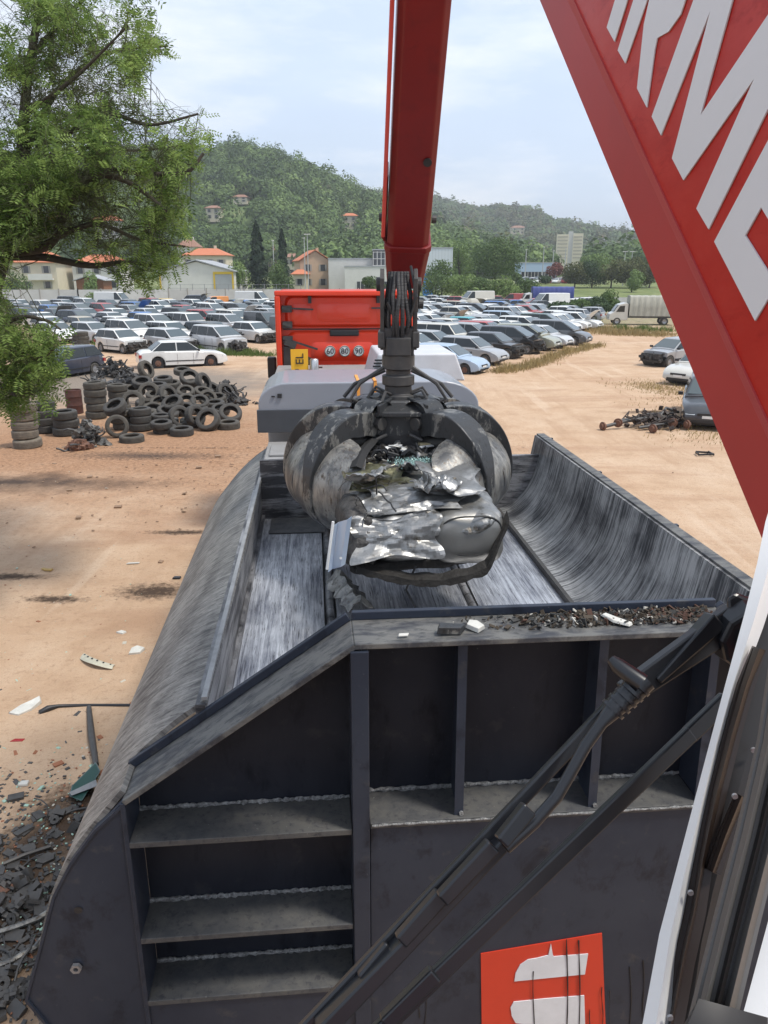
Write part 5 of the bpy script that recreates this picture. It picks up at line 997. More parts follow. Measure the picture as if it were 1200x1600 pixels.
# the white saloon on its own between the rows and the tyres
x, y, _ = atz(280, 574, 0)
car('saloon', 'white', x, y + 0.7, 24, 'white saloon without wheels standing alone behind the tyre pile', near=2, wheels=(0, 0, 0, 0), name='scrap_saloon')
x, y, _ = atz(0, 0, 1) if False else atz(104, 590, 0)
car('hatchback', 'dark blue', x - 0.4, y + 0.8, -118, 'dark blue car wreck half hidden by the tree beside the left tyre stacks', near=2, stripped=False, wheels=(1, 1, 0, 0), bonnet=True)
# front line beside the sandy track, right of the truck; (px, py) is the foot of the middle of the car
front = [('hatchback', 'pale blue', 706, 577, 0, 0, (1, 1, 0, 0), 'pale blue car with its front wheel missing, nearest to the white tank'),
         ('hatchback', 'light grey', 742, 563, 0, 0, (1, 1, 1, 1), 'pale silver hatchback just behind the pale blue car without a front wheel'),
         ('hatchback', 'black', 778, 553, 1, 0, (1, 1, 1, 1), 'black hatchback with its front bumper torn off beside the sandy track'),
         ('people carrier', 'black', 806, 546, 1, 1, (1, 1, 1, 1), 'black people carrier with its bonnet standing open beside the sandy track'),
         ('people carrier', 'pale olive', 828, 541, 0, 0, (1, 1, 1, 1), 'greyish olive people carrier just right of the car with the open bonnet'),
         ('hatchback', 'silver', 854, 537, 0, 0, (1, 1, 1, 1), 'silver hatchback second from the far end of the line beside the track'),
         ('people carrier', 'dark grey', 880, 532, 0, 0, (1, 1, 1, 1), 'dark grey people carrier at the far end of the line beside the track')]
for k, c, px, py, st_, bo_, wh, lab in front:
    x, y, _ = atz(px - 2, py + 7, 0); car(k, c, x, y + 0.9, -33 + R.uniform(-3, 3), lab, GRP, 2, bool(st_), bool(bo_), wheels=wh)
colpick = ['silver'] * 7 + ['white'] * 10 + ['light grey'] * 4 + ['dark grey'] * 3 + ['black'] * 2 + ['dark blue', 'dark blue', 'pale blue', 'bright blue', 'red', 'dark green', 'beige', 'off-white']
kinds = ['hatchback'] * 8 + ['saloon'] * 4 + ['estate car'] * 3 + ['people carrier'] * 4 + ['off-roader'] + ['small van']
special = {}
# columns behind the front line, towards the left; lines run away from the camera
hx, hy = math.cos(math.radians(-33)), math.sin(math.radians(-33)); lx, ly = 0.53, 0.848
x0, y0, _ = atz(704, 584, 0); y0 += 0.9
for col_ in range(1, 13):
    bx, by = x0 - hx * 4.9 * col_, y0 - hy * 4.9 * col_
    n_ = 0
    for i in range(-7, 22):
        X, Y = bx + lx * 2.45 * i + R.uniform(-.25, .25), by + ly * 2.45 * i + R.uniform(-.25, .25); px = pxof(X, Y)
        if px < 640 or Y < 41 or px > 935 or Y > 104: continue
        if X > 3.7 + (Y - 40) * 0.62 - 2.2: continue
        if 74 < Y < 84 and px > 660: continue
        if R.random() < 0.05: continue
        k, c = R.choice(kinds), R.choice(colpick)
        if col_ == 2 and n_ == 3: k, c = 'hatchback', 'turquoise'
        n_ += 1
        car(k, c, X, Y, -33 + R.uniform(-5, 5), '%s %s, %s from near end in %s line behind the track line' % (c, k, ORD[n_ - 1], ORD[col_ - 1]), GRP, 1, R.random() < .2, R.random() < .12)
# two white estates at the far end by the bushes
for j, (px, py) in enumerate(((862, 510), (893, 507), (918, 503))):
    x, y, _ = atz(px, py, 0); car(('saloon', 'hatchback', 'hatchback')[j], ('white', 'silver', 'light grey')[j], x, y + 1.2, -212, ('white saloon, left one of the three cars before the bushes right of the yard', 'silver hatchback, middle one of the three cars before the bushes', 'light grey hatchback nearest to the bushes by the grey lorry')[j], GRP, 1)
# left block: echelon rows across the yard
lrows = [(51.5, 185, 400, 0), (58.5, 80, 520, 1), (65.5, 70, 560, 2), (73, 60, 600, 3), (81, 40, 600, 4), (89, 30, 620, 5), (98, 20, 620, 6), (107, 30, 620, 7)]
fr0 = [('hatchback', 'white', 1), ('hatchback', 'silver', 1), ('people carrier', 'silver', 1), ('hatchback', 'light grey', 0), ('hatchback', 'white', 1), ('people carrier', 'silver', 1), ('hatchback', 'light grey', 0)]
for Y0, pa, pb, ri in lrows:
    X = aty(pa, Y0); Xe = aty(pb, Y0); n_ = 0
    while X < Xe:
        k, c, st_ = R.choice(kinds), R.choice(colpick), R.random() < .25
        if ri == 0 and n_ < len(fr0): k, c, st_ = fr0[n_][0], fr0[n_][1], fr0[n_][2]
        if ri == 3 and n_ == 9: k, c = 'estate car', 'yellow'
        if R.random() > 0.04 or ri == 0:
            n_ += 1
            car(k, c, X, Y0 + R.uniform(-.5, .5), -38 + R.uniform(-5, 5), '%s %s, %s from the left in %s row left of truck' % (c, k, ORD[n_ - 1], ORD[ri]), GRP, 2 if ri == 0 else 1, bool(st_), R.random() < (.1 if ri else 0))
        X += (3.05 if ri == 0 else 2.75) + R.uniform(-.1, .5)
# single vehicles at the back of the yard
def back(kind, color, px, Y, hd, lab, **kw): car(kind, color, aty(px, Y), Y, hd, lab, GRP, 1, **kw)
back('van', 'white', 395, 116, -20, 'white minibus parked at the back of the yard left of the red truck')
back('van', 'white', 175, 112, -15, 'long white van under the tree branches at the back of the yard')
back('small van', 'orange', 330, 108, -150, 'orange yellow small van beside the blue car at the back of the yard')
back('hatchback', 'bright blue', 382, 105, -25, 'bright blue car in front of the white minibus')
back('estate car', 'yellow', 262, 110, -20, 'pale yellow estate car at the back left of the yard')
back('off-roader', 'dark blue', 297, 117, 160, 'dark blue off-roader with its tailgate raised at the back of the yard', tailgate=True)
back('off-roader', 'dark grey', 112, 112, -15, 'dark grey off-roader beside the white wall on the far left')
back('van', 'off-white', 745, 118, -160, 'cream coloured van among the cars right of the grapple')
back('off-roader', 'black', 770, 98, -150, 'black off-roader with its bonnet raised in front of the tall grass', bonnet=True)
back('small van', 'red', 800, 122, 170, 'red small van left of the blue covered lorry')
back('hatchback', 'red', 782, 124, -10, 'red hatchback behind the cars left of the red small van')
back('hatchback', 'red', 835, 112, -170, 'red hatchback just in front of the blue covered lorry')
back('saloon', 'bright blue', 812, 106, 10, 'bright blue saloon in front of the blue covered lorry')
back('saloon', 'dark grey', 850, 104, 20, 'dark grey saloon right of the bright blue saloon before the lorry')
for i, px in enumerate((860, 880, 900, 915, 928)): back(('van', 'estate car', 'saloon', 'estate car', 'saloon')[i], 'white', px, 106 + 3 * i, 200, 'white %s, %s pale vehicle right of the blue covered lorry' % (('van', 'estate car', 'saloon', 'estate car', 'saloon')[i], ORD[i]))
for i, (px, Y) in enumerate(((680, 128), (700, 124), (720, 121), (660, 118), (688, 113))): back(R.choice(['hatchback', 'saloon', 'estate car']), ('silver', 'white', 'red', 'light grey', 'white')[i], px, Y, -20, '%s car, %s of the group standing below the hedge right of the boom stick' % (('silver', 'white', 'red', 'light grey', 'white')[i], ORD[i]))
# cars at the right edge, by the boom
x, y, _ = atz(1050, 575, 0); car('hatchback', 'light grey', x + 0.6, y + 1.6, -150, 'light grey car with a stripped front at the right edge of the sandy track', near=2, stripped=True)
x, y, _ = atz(1075, 602, 0); car('estate car', 'off-white', x + 1.2, y + 1.3, -140, 'off-white car behind the dark car beside the boom', near=2)
x, y, _ = atz(1092, 668, 0); car('estate car', 'black', x + 0.9, y + 1.5, -112, 'black car beside the heap of axles, nearest to the boom', near=2)
# grey lorry with a grey tarpaulin box, and the blue covered lorry
def lorry(X, Y, rz, Lb, hb, tarp, cabm, label, group=None):
    t = thing('covered_lorry', label, 'lorry', (X, Y, 0.0), rz, group)
    m = MB(); m.prism([(1.0, .45), (1.0, 2.05), (1.25, 2.12), (1.9, 1.95), (2.35, 1.25), (2.75, 1.05), (2.8, .45)], lambda a, b: (a, -.95, b), lambda a, b: (a, .95, b)); bevel(m.obj('cab', cabm, t), .06, 3)
    for s in (-1, 1):
        m = MB(); m.prism([(1.35, 1.25), (1.35, 1.85), (1.82, 1.80), (2.15, 1.25)], lambda a, b: (a, s * .955, b), lambda a, b: (a, s * .965, b)); m.obj('side_window', GLASSD, t)
    m = MB(); m.prism([(1.96, 1.90), (2.36, 1.30), (2.39, 1.32), (1.99, 1.92)], lambda a, b: (a, -.8, b), lambda a, b: (a, .8, b)); m.obj('windscreen', GLASSD, t)
    P = []
    for k in range(40):
        x_ = -Lb + 1.0 - 0.05 + (Lb - .05) * k / 39; w_ = 1.05 + .02 * math.sin(k * 1.3); P.append([(x_, -w_, .85), (x_, -w_ - .02 * math.sin(k * 2.1), hb * .6), (x_, -w_ + .02, hb - .12), (x_, -w_ * .85, hb), (x_, 0, hb + .06 + .02 * math.cos(k)), (x_, w_ * .85, hb), (x_, w_ - .02, hb - .12), (x_, w_ + .02 * math.sin(k * 1.7), hb * .6), (x_, w_, .85)])
    m = MB(); m.grid(P); n = 9; m.f.append(tuple(range(n))); m.f.append(tuple(39 * n + i for i in range(n))); m.obj('tarpaulin', tarp, t, smooth=50)
    m = MB(); m.bb((-Lb + 1, -.9, .68), (2.4, .9, .84)); m.obj('chassis', BLACKM, t)
    for x_ in (-Lb * .55, 2.0):
        for s in (-.85, .85): wheel_part(t, (x_, s, .36), .36, .22)
    for s in (-.7, .7): m = MB(); m.box((2.79, s, .75), (.06, .3, .2)); m.obj('headlight', CHROME, t)
    return t
TG = mat('grey_tarpaulin', (.40, .39, .33), .75, var=.8, vscale=2.5, col2=(.24, .24, .20), stretch=(3, 1, .6), bump=.3, bscale=6); TB = mat('blue_tarpaulin', (.035, .055, .22), .6, var=.4, vscale=2)
x, y, _ = atz(1000, 508, 0); lorry(x - 0.1, y + 1.0, math.radians(172), 4.6, 2.75, TG, paint('off-white', PAINTS['off-white']), 'dirty white lorry with a grey tarpaulin box at the edge of the bushes')
lorry(aty(842, 118), 118, math.radians(178), 6.0, 2.9, TB, paint('white', PAINTS['white']), 'lorry with a dark blue cover behind the scrapped cars')

# ------------------------------------------------------------------ tyres
def tyre_mesh(r, wd, hole, dmg=0.0):
    m = MB(); h = wd / 2; prof = [(hole, -h * .75), (hole * 1.04, -h * .95), ((r + hole) / 2, -h * 1.05), (r * .93, -h * .92), (r * .985, -h * .72), (r, -h * .4), (r * .975, -h * .38), (r * .975, -h * .30), (r, -h * .28), (r, -h * .05), (r * .975, -h * .03), (r * .975, h * .05), (r, h * .07), (r, h * .3), (r * .975, h * .32), (r * .975, h * .4), (r, h * .42), (r * .985, h * .72), (r * .93, h * .92), ((r + hole) / 2, h * 1.05), (hole * 1.04, h * .95), (hole, h * .75), (hole * 1.06, h * .5), (r * .90, h * .55), (r * .93, 0), (r * .90, -h * .55), (hole * 1.06, -h * .5)]
    m.lathe(prof, 36, closed=True); me = m.mesh('tyre', RUBBER, smooth=30)
    return me
TYRES = [tyre_mesh(.31, .20, .19), tyre_mesh(.30, .18, .185), tyre_mesh(.33, .22, .20), tyre_mesh(.29, .17, .175)]
RUB2 = mat('dusty_tyre_rubber', (0.042, 0.039, 0.035), 0.85, var=0.9, vscale=6, col2=(0.10, 0.088, 0.07), bump=0.4, bscale=60)
RUB3 = mat('mud_caked_tyre', (0.20, 0.17, 0.13), 0.9, var=0.9, vscale=6, col2=(0.10, 0.085, 0.07), bump=0.5, bscale=50)
GT = 'used tyres stacked and heaped left of the baler'
def tyre(p, label, k=0, rot=(0, 0, 0), m_=None, s=1.0, group=GT):
    o = link('tyre', TYRES[k]); o.location = p; o.rotation_euler = rot; q_ = s * R.uniform(.93, 1.05); o.scale = (q_, q_, s)
    if m_: recolor(o, m_)
    return tag(o, label, 'tyre', group)
NUMB = ['bottom', 'second from the bottom', 'third from the bottom', 'fourth from the bottom', 'fifth from the bottom', 'sixth from the bottom']
TS = 1.2
def stack(px, py, n, where, m_=None, k=2, s=TS, jit=.03):
    s = s * 1.08
    x, y, _ = atz(px, py, 0); y += .3; z = 0
    for i in range(n):
        h = (.22, .20, .22, .18)[k] * s if False else (.21, .19, .23, .18)[k] * s
        lvl = 'topmost' if i == n - 1 and n > 1 else NUMB[i]
        tyre((x + R.uniform(-jit, jit), y + R.uniform(-jit, jit), z + h / 2), 'tyre, %s of %s' % (lvl, where), k, (R.uniform(-.04, .04), R.uniform(-.04, .04), R.uniform(0, 6)), m_, s); z += h * .96
stack(36, 702, 5, 'the mud covered stack at the far left', RUB3, 2, 1.12)
stack(68, 678, 4, 'the dark stack behind the mud covered one', None, 2, 1.05)
stack(99, 683, 3, 'the black stack right of the mud covered stack', None, 2, 1.12)
stack(148, 655, 5, 'the dusty stack right of the rusty drum', RUB2, 2, 1.08)
stack(184, 645, 4, 'the stack left of the leaning tyre', RUB2, 2, 1.06)
stack(188, 673, 3, 'the low dusty stack under the leaning tyre', RUB2, 1, 1.08)
stack(216, 675, 3, 'the dark stack holding up a tilted tyre', None, 2, 1.04)
stack(248, 672, 2, 'the low pair right of the dark stack', None, 2, 1.0)
stack(130, 558, 6, 'the tall stack behind the left tree branch', RUB2, 2, 1.05)
stack(122, 552, 5, 'the stack behind the tall one near the blue wreck', None, 2, 1.05)
heap = [  # px, py of the centre, height above ground, tilt about x, tilt about z, type, words
 (208, 628, .62, 1.15, .1, 2, 'upright tyre tilted back on top of the dark stack'),
 (180, 636, .80, .5, -.5, 2, 'leaning tyre lying askew over the dusty stacks'),
 (183, 666, .36, 1.35, .35, 1, 'upright tyre at the foot of the dusty stacks'),
 (228, 578, 1.05, 1.2, 1.2, 2, 'tyre standing on edge at the top left of the heap'),
 (233, 614, .75, 1.05, .2, 2, 'large open tyre facing out of the middle of the heap'),
 (255, 594, .85, .15, 0, 2, 'flat tyre at the top of the heap below the saloon boot'),
 (245, 604, .72, .1, .3, 2, 'flat tyre just below the top one of the heap'),
 (268, 600, .70, .2, .2, 1, 'flat tyre right of the top of the heap'),
 (296, 590, .85, .75, .4, 2, 'tyre tilted towards the right on the top of the heap'),
 (318, 598, .75, 1.2, 1.25, 2, 'pale dusty tyre on edge at the right top of the heap'),
 (262, 618, .65, 1.2, .9, 2, 'tyre on edge right of the large open tyre'),
 (290, 612, .60, .5, .3, 1, 'tilted tyre in the middle right of the heap'),
 (270, 630, .55, .55, -.3, 2, 'dark tyre lying tilted in the middle of the heap'),
 (292, 626, .45, .5, .4, 1, 'tyre wedged below the tilted one on the right'),
 (312, 628, .40, .6, .3, 1, 'dusty tyre leaning on the right side of the heap'),
 (325, 622, .35, .9, .5, 3, 'small tyre leaning at the right edge of the heap'),
 (280, 651, .38, 1.25, .7, 2, 'upright tyre at the front of the heap, left of two others'),
 (305, 650, .40, 1.3, 1.0, 2, 'upright tyre in the middle front of the heap'),
 (325, 656, .34, .95, -.2, 2, 'large tyre leaning back at the front right of the heap'),
 (288, 640, .30, .3, .2, 2, 'tyre lying under the three upright front tyres'),
 (345, 640, .22, .35, .2, 1, 'tyre lying slightly tilted at the right of the heap'),
 (360, 646, .26, .7, .3, 2, 'tyre leaning outward at the right end of the heap'),
 (262, 660, .12, .05, 0, 2, 'flat tyre at the front foot of the heap on another'),
 (258, 671, .10, .02, 0, 2, 'flat tyre on the ground at the front foot of the heap'),
 (284, 674, .11, .03, 0, 2, 'single flat tyre in front of the upright ones'),
 (357, 664, .12, .05, 0, 2, 'flat tyre lying alone to the right of the heap'),
 (206, 686, .08, .02, 0, 2, 'flat tyre on the ground in front of the dark stack'),
 (252, 663, .30, .1, .2, 1, 'flat tyre between the dark stack and the front foot'),
 (330, 610, .40, .8, .8, 2, 'tyre leaning at the back right of the heap'),
 (352, 614, .30, 1.1, .9, 2, 'dark tyre beside the engine scrap right of the heap'),
 (275, 641, .2, .2, .1, 2, 'tyre buried low in the middle of the heap'),
 (308, 640, .15, .1, .1, 2, 'tyre lying low behind the front upright ones'),
 (240, 640, .35, .3, .5, 2, 'tyre lying low left of the heap centre'),
 (250, 628, .5, .4, -.2, 1, 'tyre lying in the heap just below the large open tyre'),
 (335, 632, .18, .1, .1, 2, 'low flat tyre under the leaning ones at the right'),
 (262, 645, .28, .4, .9, 2, 'tyre tilted inside the heap above the front foot'), (228, 632, .40, .2, .8, 2, 'tyre lying at the left inside of the heap'), (300, 600, .55, .3, .2, 1, 'tyre lying beneath the tilted one at the top right'), (275, 610, .50, .25, .6, 2, 'tyre lying inside the heap below the top layer'),
 (245, 618, .45, .3, .1, 2, 'tyre lying behind the large open tyre'), (318, 614, .45, .4, .9, 2, 'tyre lying inside the right top of the heap'), (300, 660, .12, .1, .4, 2, 'tyre almost hidden under the upright front ones'), (230, 648, .25, .2, .3, 2, 'tyre lying low between dark stack and low pair'), (340, 622, .30, .3, .2, 1, 'tyre lying under the leaning ones at the back right'), (222, 598, .80, .35, .3, 2, 'tilted tyre below the edge standing one at the top left'),
 (210, 610, .55, .3, .2, 2, 'tyre lying behind the upright one on the dark stack'), (285, 580, .65, .2, .4, 2, 'tyre lying at the very back of the heap below the saloon')]
for px, py, z, tx, tz, k, lab in heap:
    x, y, _ = atz(px, py, z); tyre((x, y, z), lab, k, (tx, 0, tz), RUB2 if R.random() < .45 else None, TS)
# rusty drum, engine scrap heaps
x, y, _ = atz(118, 645, 0); m = MB(); m.lathe([(0, 0), (.29, 0), (.29, .28), (.30, .30), (.29, .32), (.29, .6), (.30, .62), (.29, .64), (.29, .85), (.27, .86), (.27, .8), (0, .8)], 24); o = m.obj('rusty_drum', mat('dark_red_rust', (.10, .035, .025), .8, var=.8, vscale=8, col2=(.04, .02, .018)), smooth=40); o.location = (x, y, 0); tag(o, 'dark rusty drum between the tyre stacks on the left', 'drum')
def scrap_heap(name, label, px, py, sx, sy, sz, n, m_=ENGINE, seed=1, cat='engine scrap', bs=1.0):
    rr = random.Random(seed); x, y, _ = atz(px, py, 0); m = MB()
    t = thing(name, label, cat, (x, y, 0), rr.uniform(-.4, .4)); parts = {'casting': MB(), 'pipe': MB(), 'pulley': MB()}
    for i in range(n):
        a, b = rr.gauss(0, .42), rr.gauss(0, .42); h = max(.04, sz * math.exp(-(a * a + b * b) * 2.2)) * rr.uniform(.15, 1); M = Matrix.Rotation(rr.uniform(0, 3), 3, 'X') @ Matrix.Rotation(rr.uniform(0, 3), 3, 'Z'); c = (a * sx, b * sy, h)
        k = rr.random()
        if k < .5: s = rr.uniform(.05, .20) * bs; parts['casting'].box(c, (s * 1.6, s, s * .8), M=M); parts['casting'].box((c[0] + .05, c[1], c[2] + .04), (s * .7, s * 1.3, s * .4), M=M)
        elif k < .8:
            p = Vector(c); q = [p]; d = Vector((rr.gauss(0, 1), rr.gauss(0, 1), rr.gauss(0, .5))).normalized()
            for _ in range(4): d = (d + Vector((rr.gauss(0, .4), rr.gauss(0, .4), rr.gauss(0, .3)))).normalized(); p = p + d * .12 * (bs ** .5); p.z = max(p.z, .03); q.append(p.copy())
            parts['pipe'].tube(q, rr.uniform(.012, .035) * bs, 6)
        else: s = rr.uniform(.05, .13) * bs; parts['pulley'].lathe([(s * .3, -.02), (s, -.02), (s * .85, 0), (s, .02), (s * .3, .02)], 12, c, 'z', M=M, closed=True)
    for k, q in parts.items():
        if q.v: o = q.obj(k, {'casting': m_, 'pipe': BLACKM, 'pulley': ENGINE}[k], t); tag(o, kind='stuff')
    return t
scrap_heap('engine_heap', 'engine and gearbox scrap pile in front of the low dusty tyre stack', 138, 694, .55, .40, .75, 90, mat('oily_aluminium', (.26, .25, .23), .55, metal=.5, var=1.0, vscale=9, col2=(.04, .035, .03), bump=.5), 3)
scrap_heap('engine_part', 'rusty strut and drive parts at the foot of the engine pile', 122, 703, .35, .28, .35, 30, RUST, 5)
scrap_heap('engine_heap', 'dark heap of engines behind the tyres, left of the white saloon', 180, 590, 1.25, .8, 1.05, 150, ENGINE, 8)
scrap_heap('engine_part', 'bucket seat and grey panels lying before the dark engine heap', 152, 606, .7, .5, .55, 40, mat('grey_seat_cloth', (.13, .13, .13), .85, var=.5, vscale=4), 9, 'scrap heap')
scrap_heap('engine_heap', 'gearbox scrap right of the tyre heap near the baler', 365, 632, .65, .55, .5, 80, ENGINE, 11)
scrap_heap('engine_heap', 'small engine pile behind the tyre heap beside the gearbox scrap', 352, 615, .7, .5, .5, 60, ENGINE, 21)
scrap_heap('engine_heap', 'dark scrap under the left stacks beside the rusty drum', 205, 600, 1.3, .6, .5, 70, BLACKM, 12)
# heap of axles on the right
t = thing('axle_heap', 'heap of rusty axles, hubs and hoses beside the dark grey car on the right', 'axle scrap', tuple(atz(1015, 668, 0)), 0.1)
m = MB(); rr = random.Random(4)
m.tube([(-1.7, -.3, .12), (-.9, -.1, .25), (0, .1, .32), (.9, .3, .3)], .06, 8); m.tube([(-.6, -.5, .1), (.3, -.4, .2), (1.0, -.2, .15)], .05, 8); m.tube([(-.9, .3, .2), (.1, .5, .35), (.9, .2, .45)], .05, 8); m.tube([(.1, -.3, .1), (.3, -.1, .45), (.6, .2, .62), (1.1, .3, .45)], .05, 8)
m.obj('axle_beam', BLACKM, t, smooth=50)
for c, a in (((-1.75, -.3, .13), .3), ((-1.2, -.2, .22), 1.0), ((-.3, -.9, .14), .5), ((.55, -.5, .25), 1.2), ((1.0, -.6, .2), .2)): m = MB(); m.lathe([(0, -.08), (.09, -.08), (.10, -.03), (.15, -.03), (.15, .02), (.08, .03), (.08, .1), (0, .1)], 16, c, 'x', M=Matrix.Rotation(a, 3, 'Z')); m.obj('wheel_hub', RUST, t, smooth=40)
m = MB()
for i in range(60): m.box((rr.gauss(.15, .42), rr.gauss(0, .25), abs(rr.gauss(.16, .18)) + .05), [rr.uniform(.03, .17) for _ in range(3)], M=Matrix.Rotation(rr.uniform(0, 3), 3, 'X') @ Matrix.Rotation(rr.uniform(0, 3), 3, 'Z'))
for i in range(34):
    p = Vector((rr.gauss(.2, .5), rr.gauss(0, .3), .2)); q = [p + Vector((rr.uniform(-.3, .3), rr.uniform(-.2, .2), rr.uniform(-.1, .25))) for _ in range(4)]; m.tube(q, .025, 6)
tag(m.obj('steering_parts', RUST if False else mat('rusty_black_scrap', (.022, .018, .016), .7, var=.8, vscale=8, col2=(.06, .035, .025)), t), kind='stuff')
x, y, _ = atz(1100, 711, 0); m = MB()
for a, b in (((-.22, -.14), (.22, -.14)), ((.22, -.14), (.18, .16)), ((.18, .16), (-.18, .16)), ((-.18, .16), (-.22, -.14))): m.beam((a[0], a[1], .04), (b[0], b[1], .06), .035, .05)
o = m.obj('broken_grille', BLACK); o.location = (x, y, 0); tag(o, 'small black plastic frame lying on the sand right of the lid', 'scrap piece')

# ------------------------------------------------------------------ litter on the ground at the left
def ground_piece(name, label, px, py, poly, h, m_, rz=0, tilt=0.0, s=1.0):
    x, y, _ = atz(px, py, 0); mm = MB(); n = len(poly)
    mm.prism([(a * s, b * s) for a, b in poly], lambda a, b: (a, b, .003), lambda a, b: (a * .94, b * .94, h)); o = bevel(mm.obj(name, m_), .004); o.location = (x, y, 0.015); o.rotation_euler = (tilt, 0, rz); return tag(o, label, 'scrap piece')
x, y, _ = atz(150, 1042, 0); rows = []
for k in range(14):
    u = k / 13; rows.append([(-.26 + .52 * u, .13 - .30 * u + .10 * (2 * u - 1) ** 2 + w_ * (.075 - .02 * u), .012 + .05 * math.sin(math.pi * u) + .025 * (1 - abs(w_))) for w_ in (-1, -.3, .3, 1)])
mm = MB(); mm.sheet(rows, .008); o = mm.obj('bumper_trim', mat('old_ivory_plastic', (.50, .48, .38), .55, var=.5, vscale=12), smooth=30); o.location = (x, y, .02); tag(o, 'curved ivory plastic trim lying on the sand left of the shell', 'scrap piece')
mm = MB()
for k in range(6): u = k / 5; mm.box((-.22 + .44 * u, .12 - .27 * u + .09 * (2 * u - 1) ** 2, .05 + .05 * math.sin(math.pi * u)), (.02, .02, .01))
mm.obj('clip', BLACK, o)
ground_piece('plastic_shard', 'white crumpled shard at the end of the black door seal', 42, 1112, [(-.18, -.08), (-.05, -.13), (.07, -.03), (.14, .12), (.10, .22), (.02, .14), (-.08, .06)], .05, WHITEPL, .1, .15)
mm = MB(); mm.lathe([(0, 0), (.05, .0), (.06, .02), (0, .03)], 10); 
ground_piece('plastic_shard', 'white angular shard between the ivory trim and the shell', 213, 1021, [(-.10, -.06), (.05, -.07), (.12, .03), (.02, .10), (-.06, .06)], .05, WHITEPL, .3, .2)
ground_piece('plastic_shard', 'small white scrap above the ivory trim', 190, 991, [(-.07, -.03), (.05, -.04), (.07, .03), (-.03, .05)], .03, WHITEPL, -.3)
ground_piece('plastic_shard', 'thin pale sliver on the sand beside the upper shell', 208, 882, [(-.12, -.015), (.10, -.02), (.12, .02), (-.08, .03)], .02, WHITEPL, .2)
ground_piece('plastic_shard', 'black flat shard close to the shell edge', 276, 905, [(-.07, -.03), (.06, -.05), (.08, .02), (-.03, .05)], .03, BLACK, .2)
ground_piece('plastic_shard', 'yellowish curled scrap at the end of the dark stain', 72, 893, [(-.10, .06), (-.02, -.02), (.10, -.05), (.12, .03), (.02, .04), (-.06, .10)], .03, mat('ochre_plastic', (.42, .27, .08), .6), .1)
ground_piece('plastic_shard', 'small red scrap on the sand below the white shard', 28, 1160, [(-.08, -.02), (.06, -.03), (.08, .02), (-.04, .03)], .02, REDLAMP, .1)
ground_piece('plastic_shard', 'pale crushed scrap above the dark puddle', 38, 1228, [(-.05, -.04), (.05, -.03), (.04, .04), (-.04, .03)], .03, WHITEPL)
x, y, _ = atz(140, 1105, 0); dsl = thing('door_seal', 'black T shaped door frame seal and dark green sill lying on the ground', 'car part', (0, 0, 0))
P_ = lambda px, py, z=.03: tuple(atz(px, py, z))
mm = MB(); mm.tube([P_(62, 1114), P_(75, 1107, .06), P_(92, 1103, .05), P_(140, 1102), P_(200, 1102), P_(240, 1103)], [.035, .04, .022, .02, .02, .02], 8); mm.obj('seal', BLACK, dsl, smooth=50)
mm = MB(); mm.tube([P_(139, 1105, .05), P_(143, 1150, .06), P_(150, 1195, .06)], [.028, .04, .03], 8); mm.obj('pillar', BLACKM, dsl, smooth=50)
mm = MB(); mm.prism([(150, 1190), (157, 1205), (128, 1252), (108, 1244), (112, 1228)], lambda a, b: P_(a, b, .03), lambda a, b: P_(a, b, .10)); bevel(mm.obj('sill', mat('dark_green_bodywork', (.02, .06, .055), .3, coat=.6), dsl), .01)
mm = MB(); mm.prism([(150, 1218), (152, 1228), (112, 1243), (108, 1238)], lambda a, b: P_(a, b, .105), lambda a, b: P_(a, b, .125)); mm.obj('sill_strip', RIM, dsl)
# bottom left corner: dark shards, strips
DKS = mat('broken_dark_plastic', (.035, .033, .032), .5, var=.6, vscale=10, col2=(.09, .08, .07))
k = 0
for px, py, s, rz, m_, lab in ((24, 1375, 1.5, .3, DKS, 'dark flat shard near the bottom left corner, upper one'), (40, 1400, 1.3, 1.2, DKS, 'dark angular shard just below the upper one at bottom left'), (8, 1395, 1.2, .8, RUST, 'rusty bent scrap at the left edge above the silver strip'), (62, 1425, 1.2, 2.0, DKS, 'black shard beside the lower edge of the shell'), (72, 1345, 1.0, .6, DKS, 'dark sliver beside the shell above the black shard'), (95, 1275, 1.2, .7, DKS, 'dark sliver lying above the bottom left litter'), (45, 1330, .9, .2, DKS, 'small dark shard at the edge of the oily patch'), (20, 1520, 1.1, .5, CLAWIN, 'grey metal scrap low in the bottom left corner')):
    a = R.uniform(0, 6); poly = [(.13 * math.cos(q) * R.uniform(.6, 1.3), .07 * math.sin(q) * R.uniform(.6, 1.4)) for q in np.linspace(0, 5.4, 6)]; ground_piece('dark_shard', lab, px, py, poly, .035, m_, rz, .22, s * .72)
for lab, pts, r_, m_ in (('bent silver strip crossing the bottom left corner', [(-20, 1462), (25, 1448), (60, 1435), (82, 1420)], .022, CLAWIN), ('long dull silver strip along the bottom left edge', [(-20, 1515), (20, 1500), (55, 1480), (70, 1462)], .022, CLAWIN), ('thin black rod beside the lower shell edge', [(5, 1350), (40, 1335), (80, 1322)], .018, DKS)):
    mm = MB(); mm.tube([P_(a, b, .05) for a, b in pts], r_, 6); tag(mm.obj('bent_strip', m_), lab, 'scrap piece')
scrap_heap('tangled_scrap', 'tangle of dark broken plastic and metal at the left edge near the bottom', 12, 1415, .50, .50, .05, 60, DKS, 31, 'scrap heap', .42)
scrap_heap('tangled_scrap', 'low tangle of dark bent strips in the very bottom left corner', 15, 1540, .40, .35, .05, 40, DKS, 33, 'scrap heap', .42)
scrap_heap('tangled_scrap', 'sparse dark scraps beside the green sill on the left', 95, 1285, .35, .22, .06, 12, DKS, 35, 'scrap heap', .42)
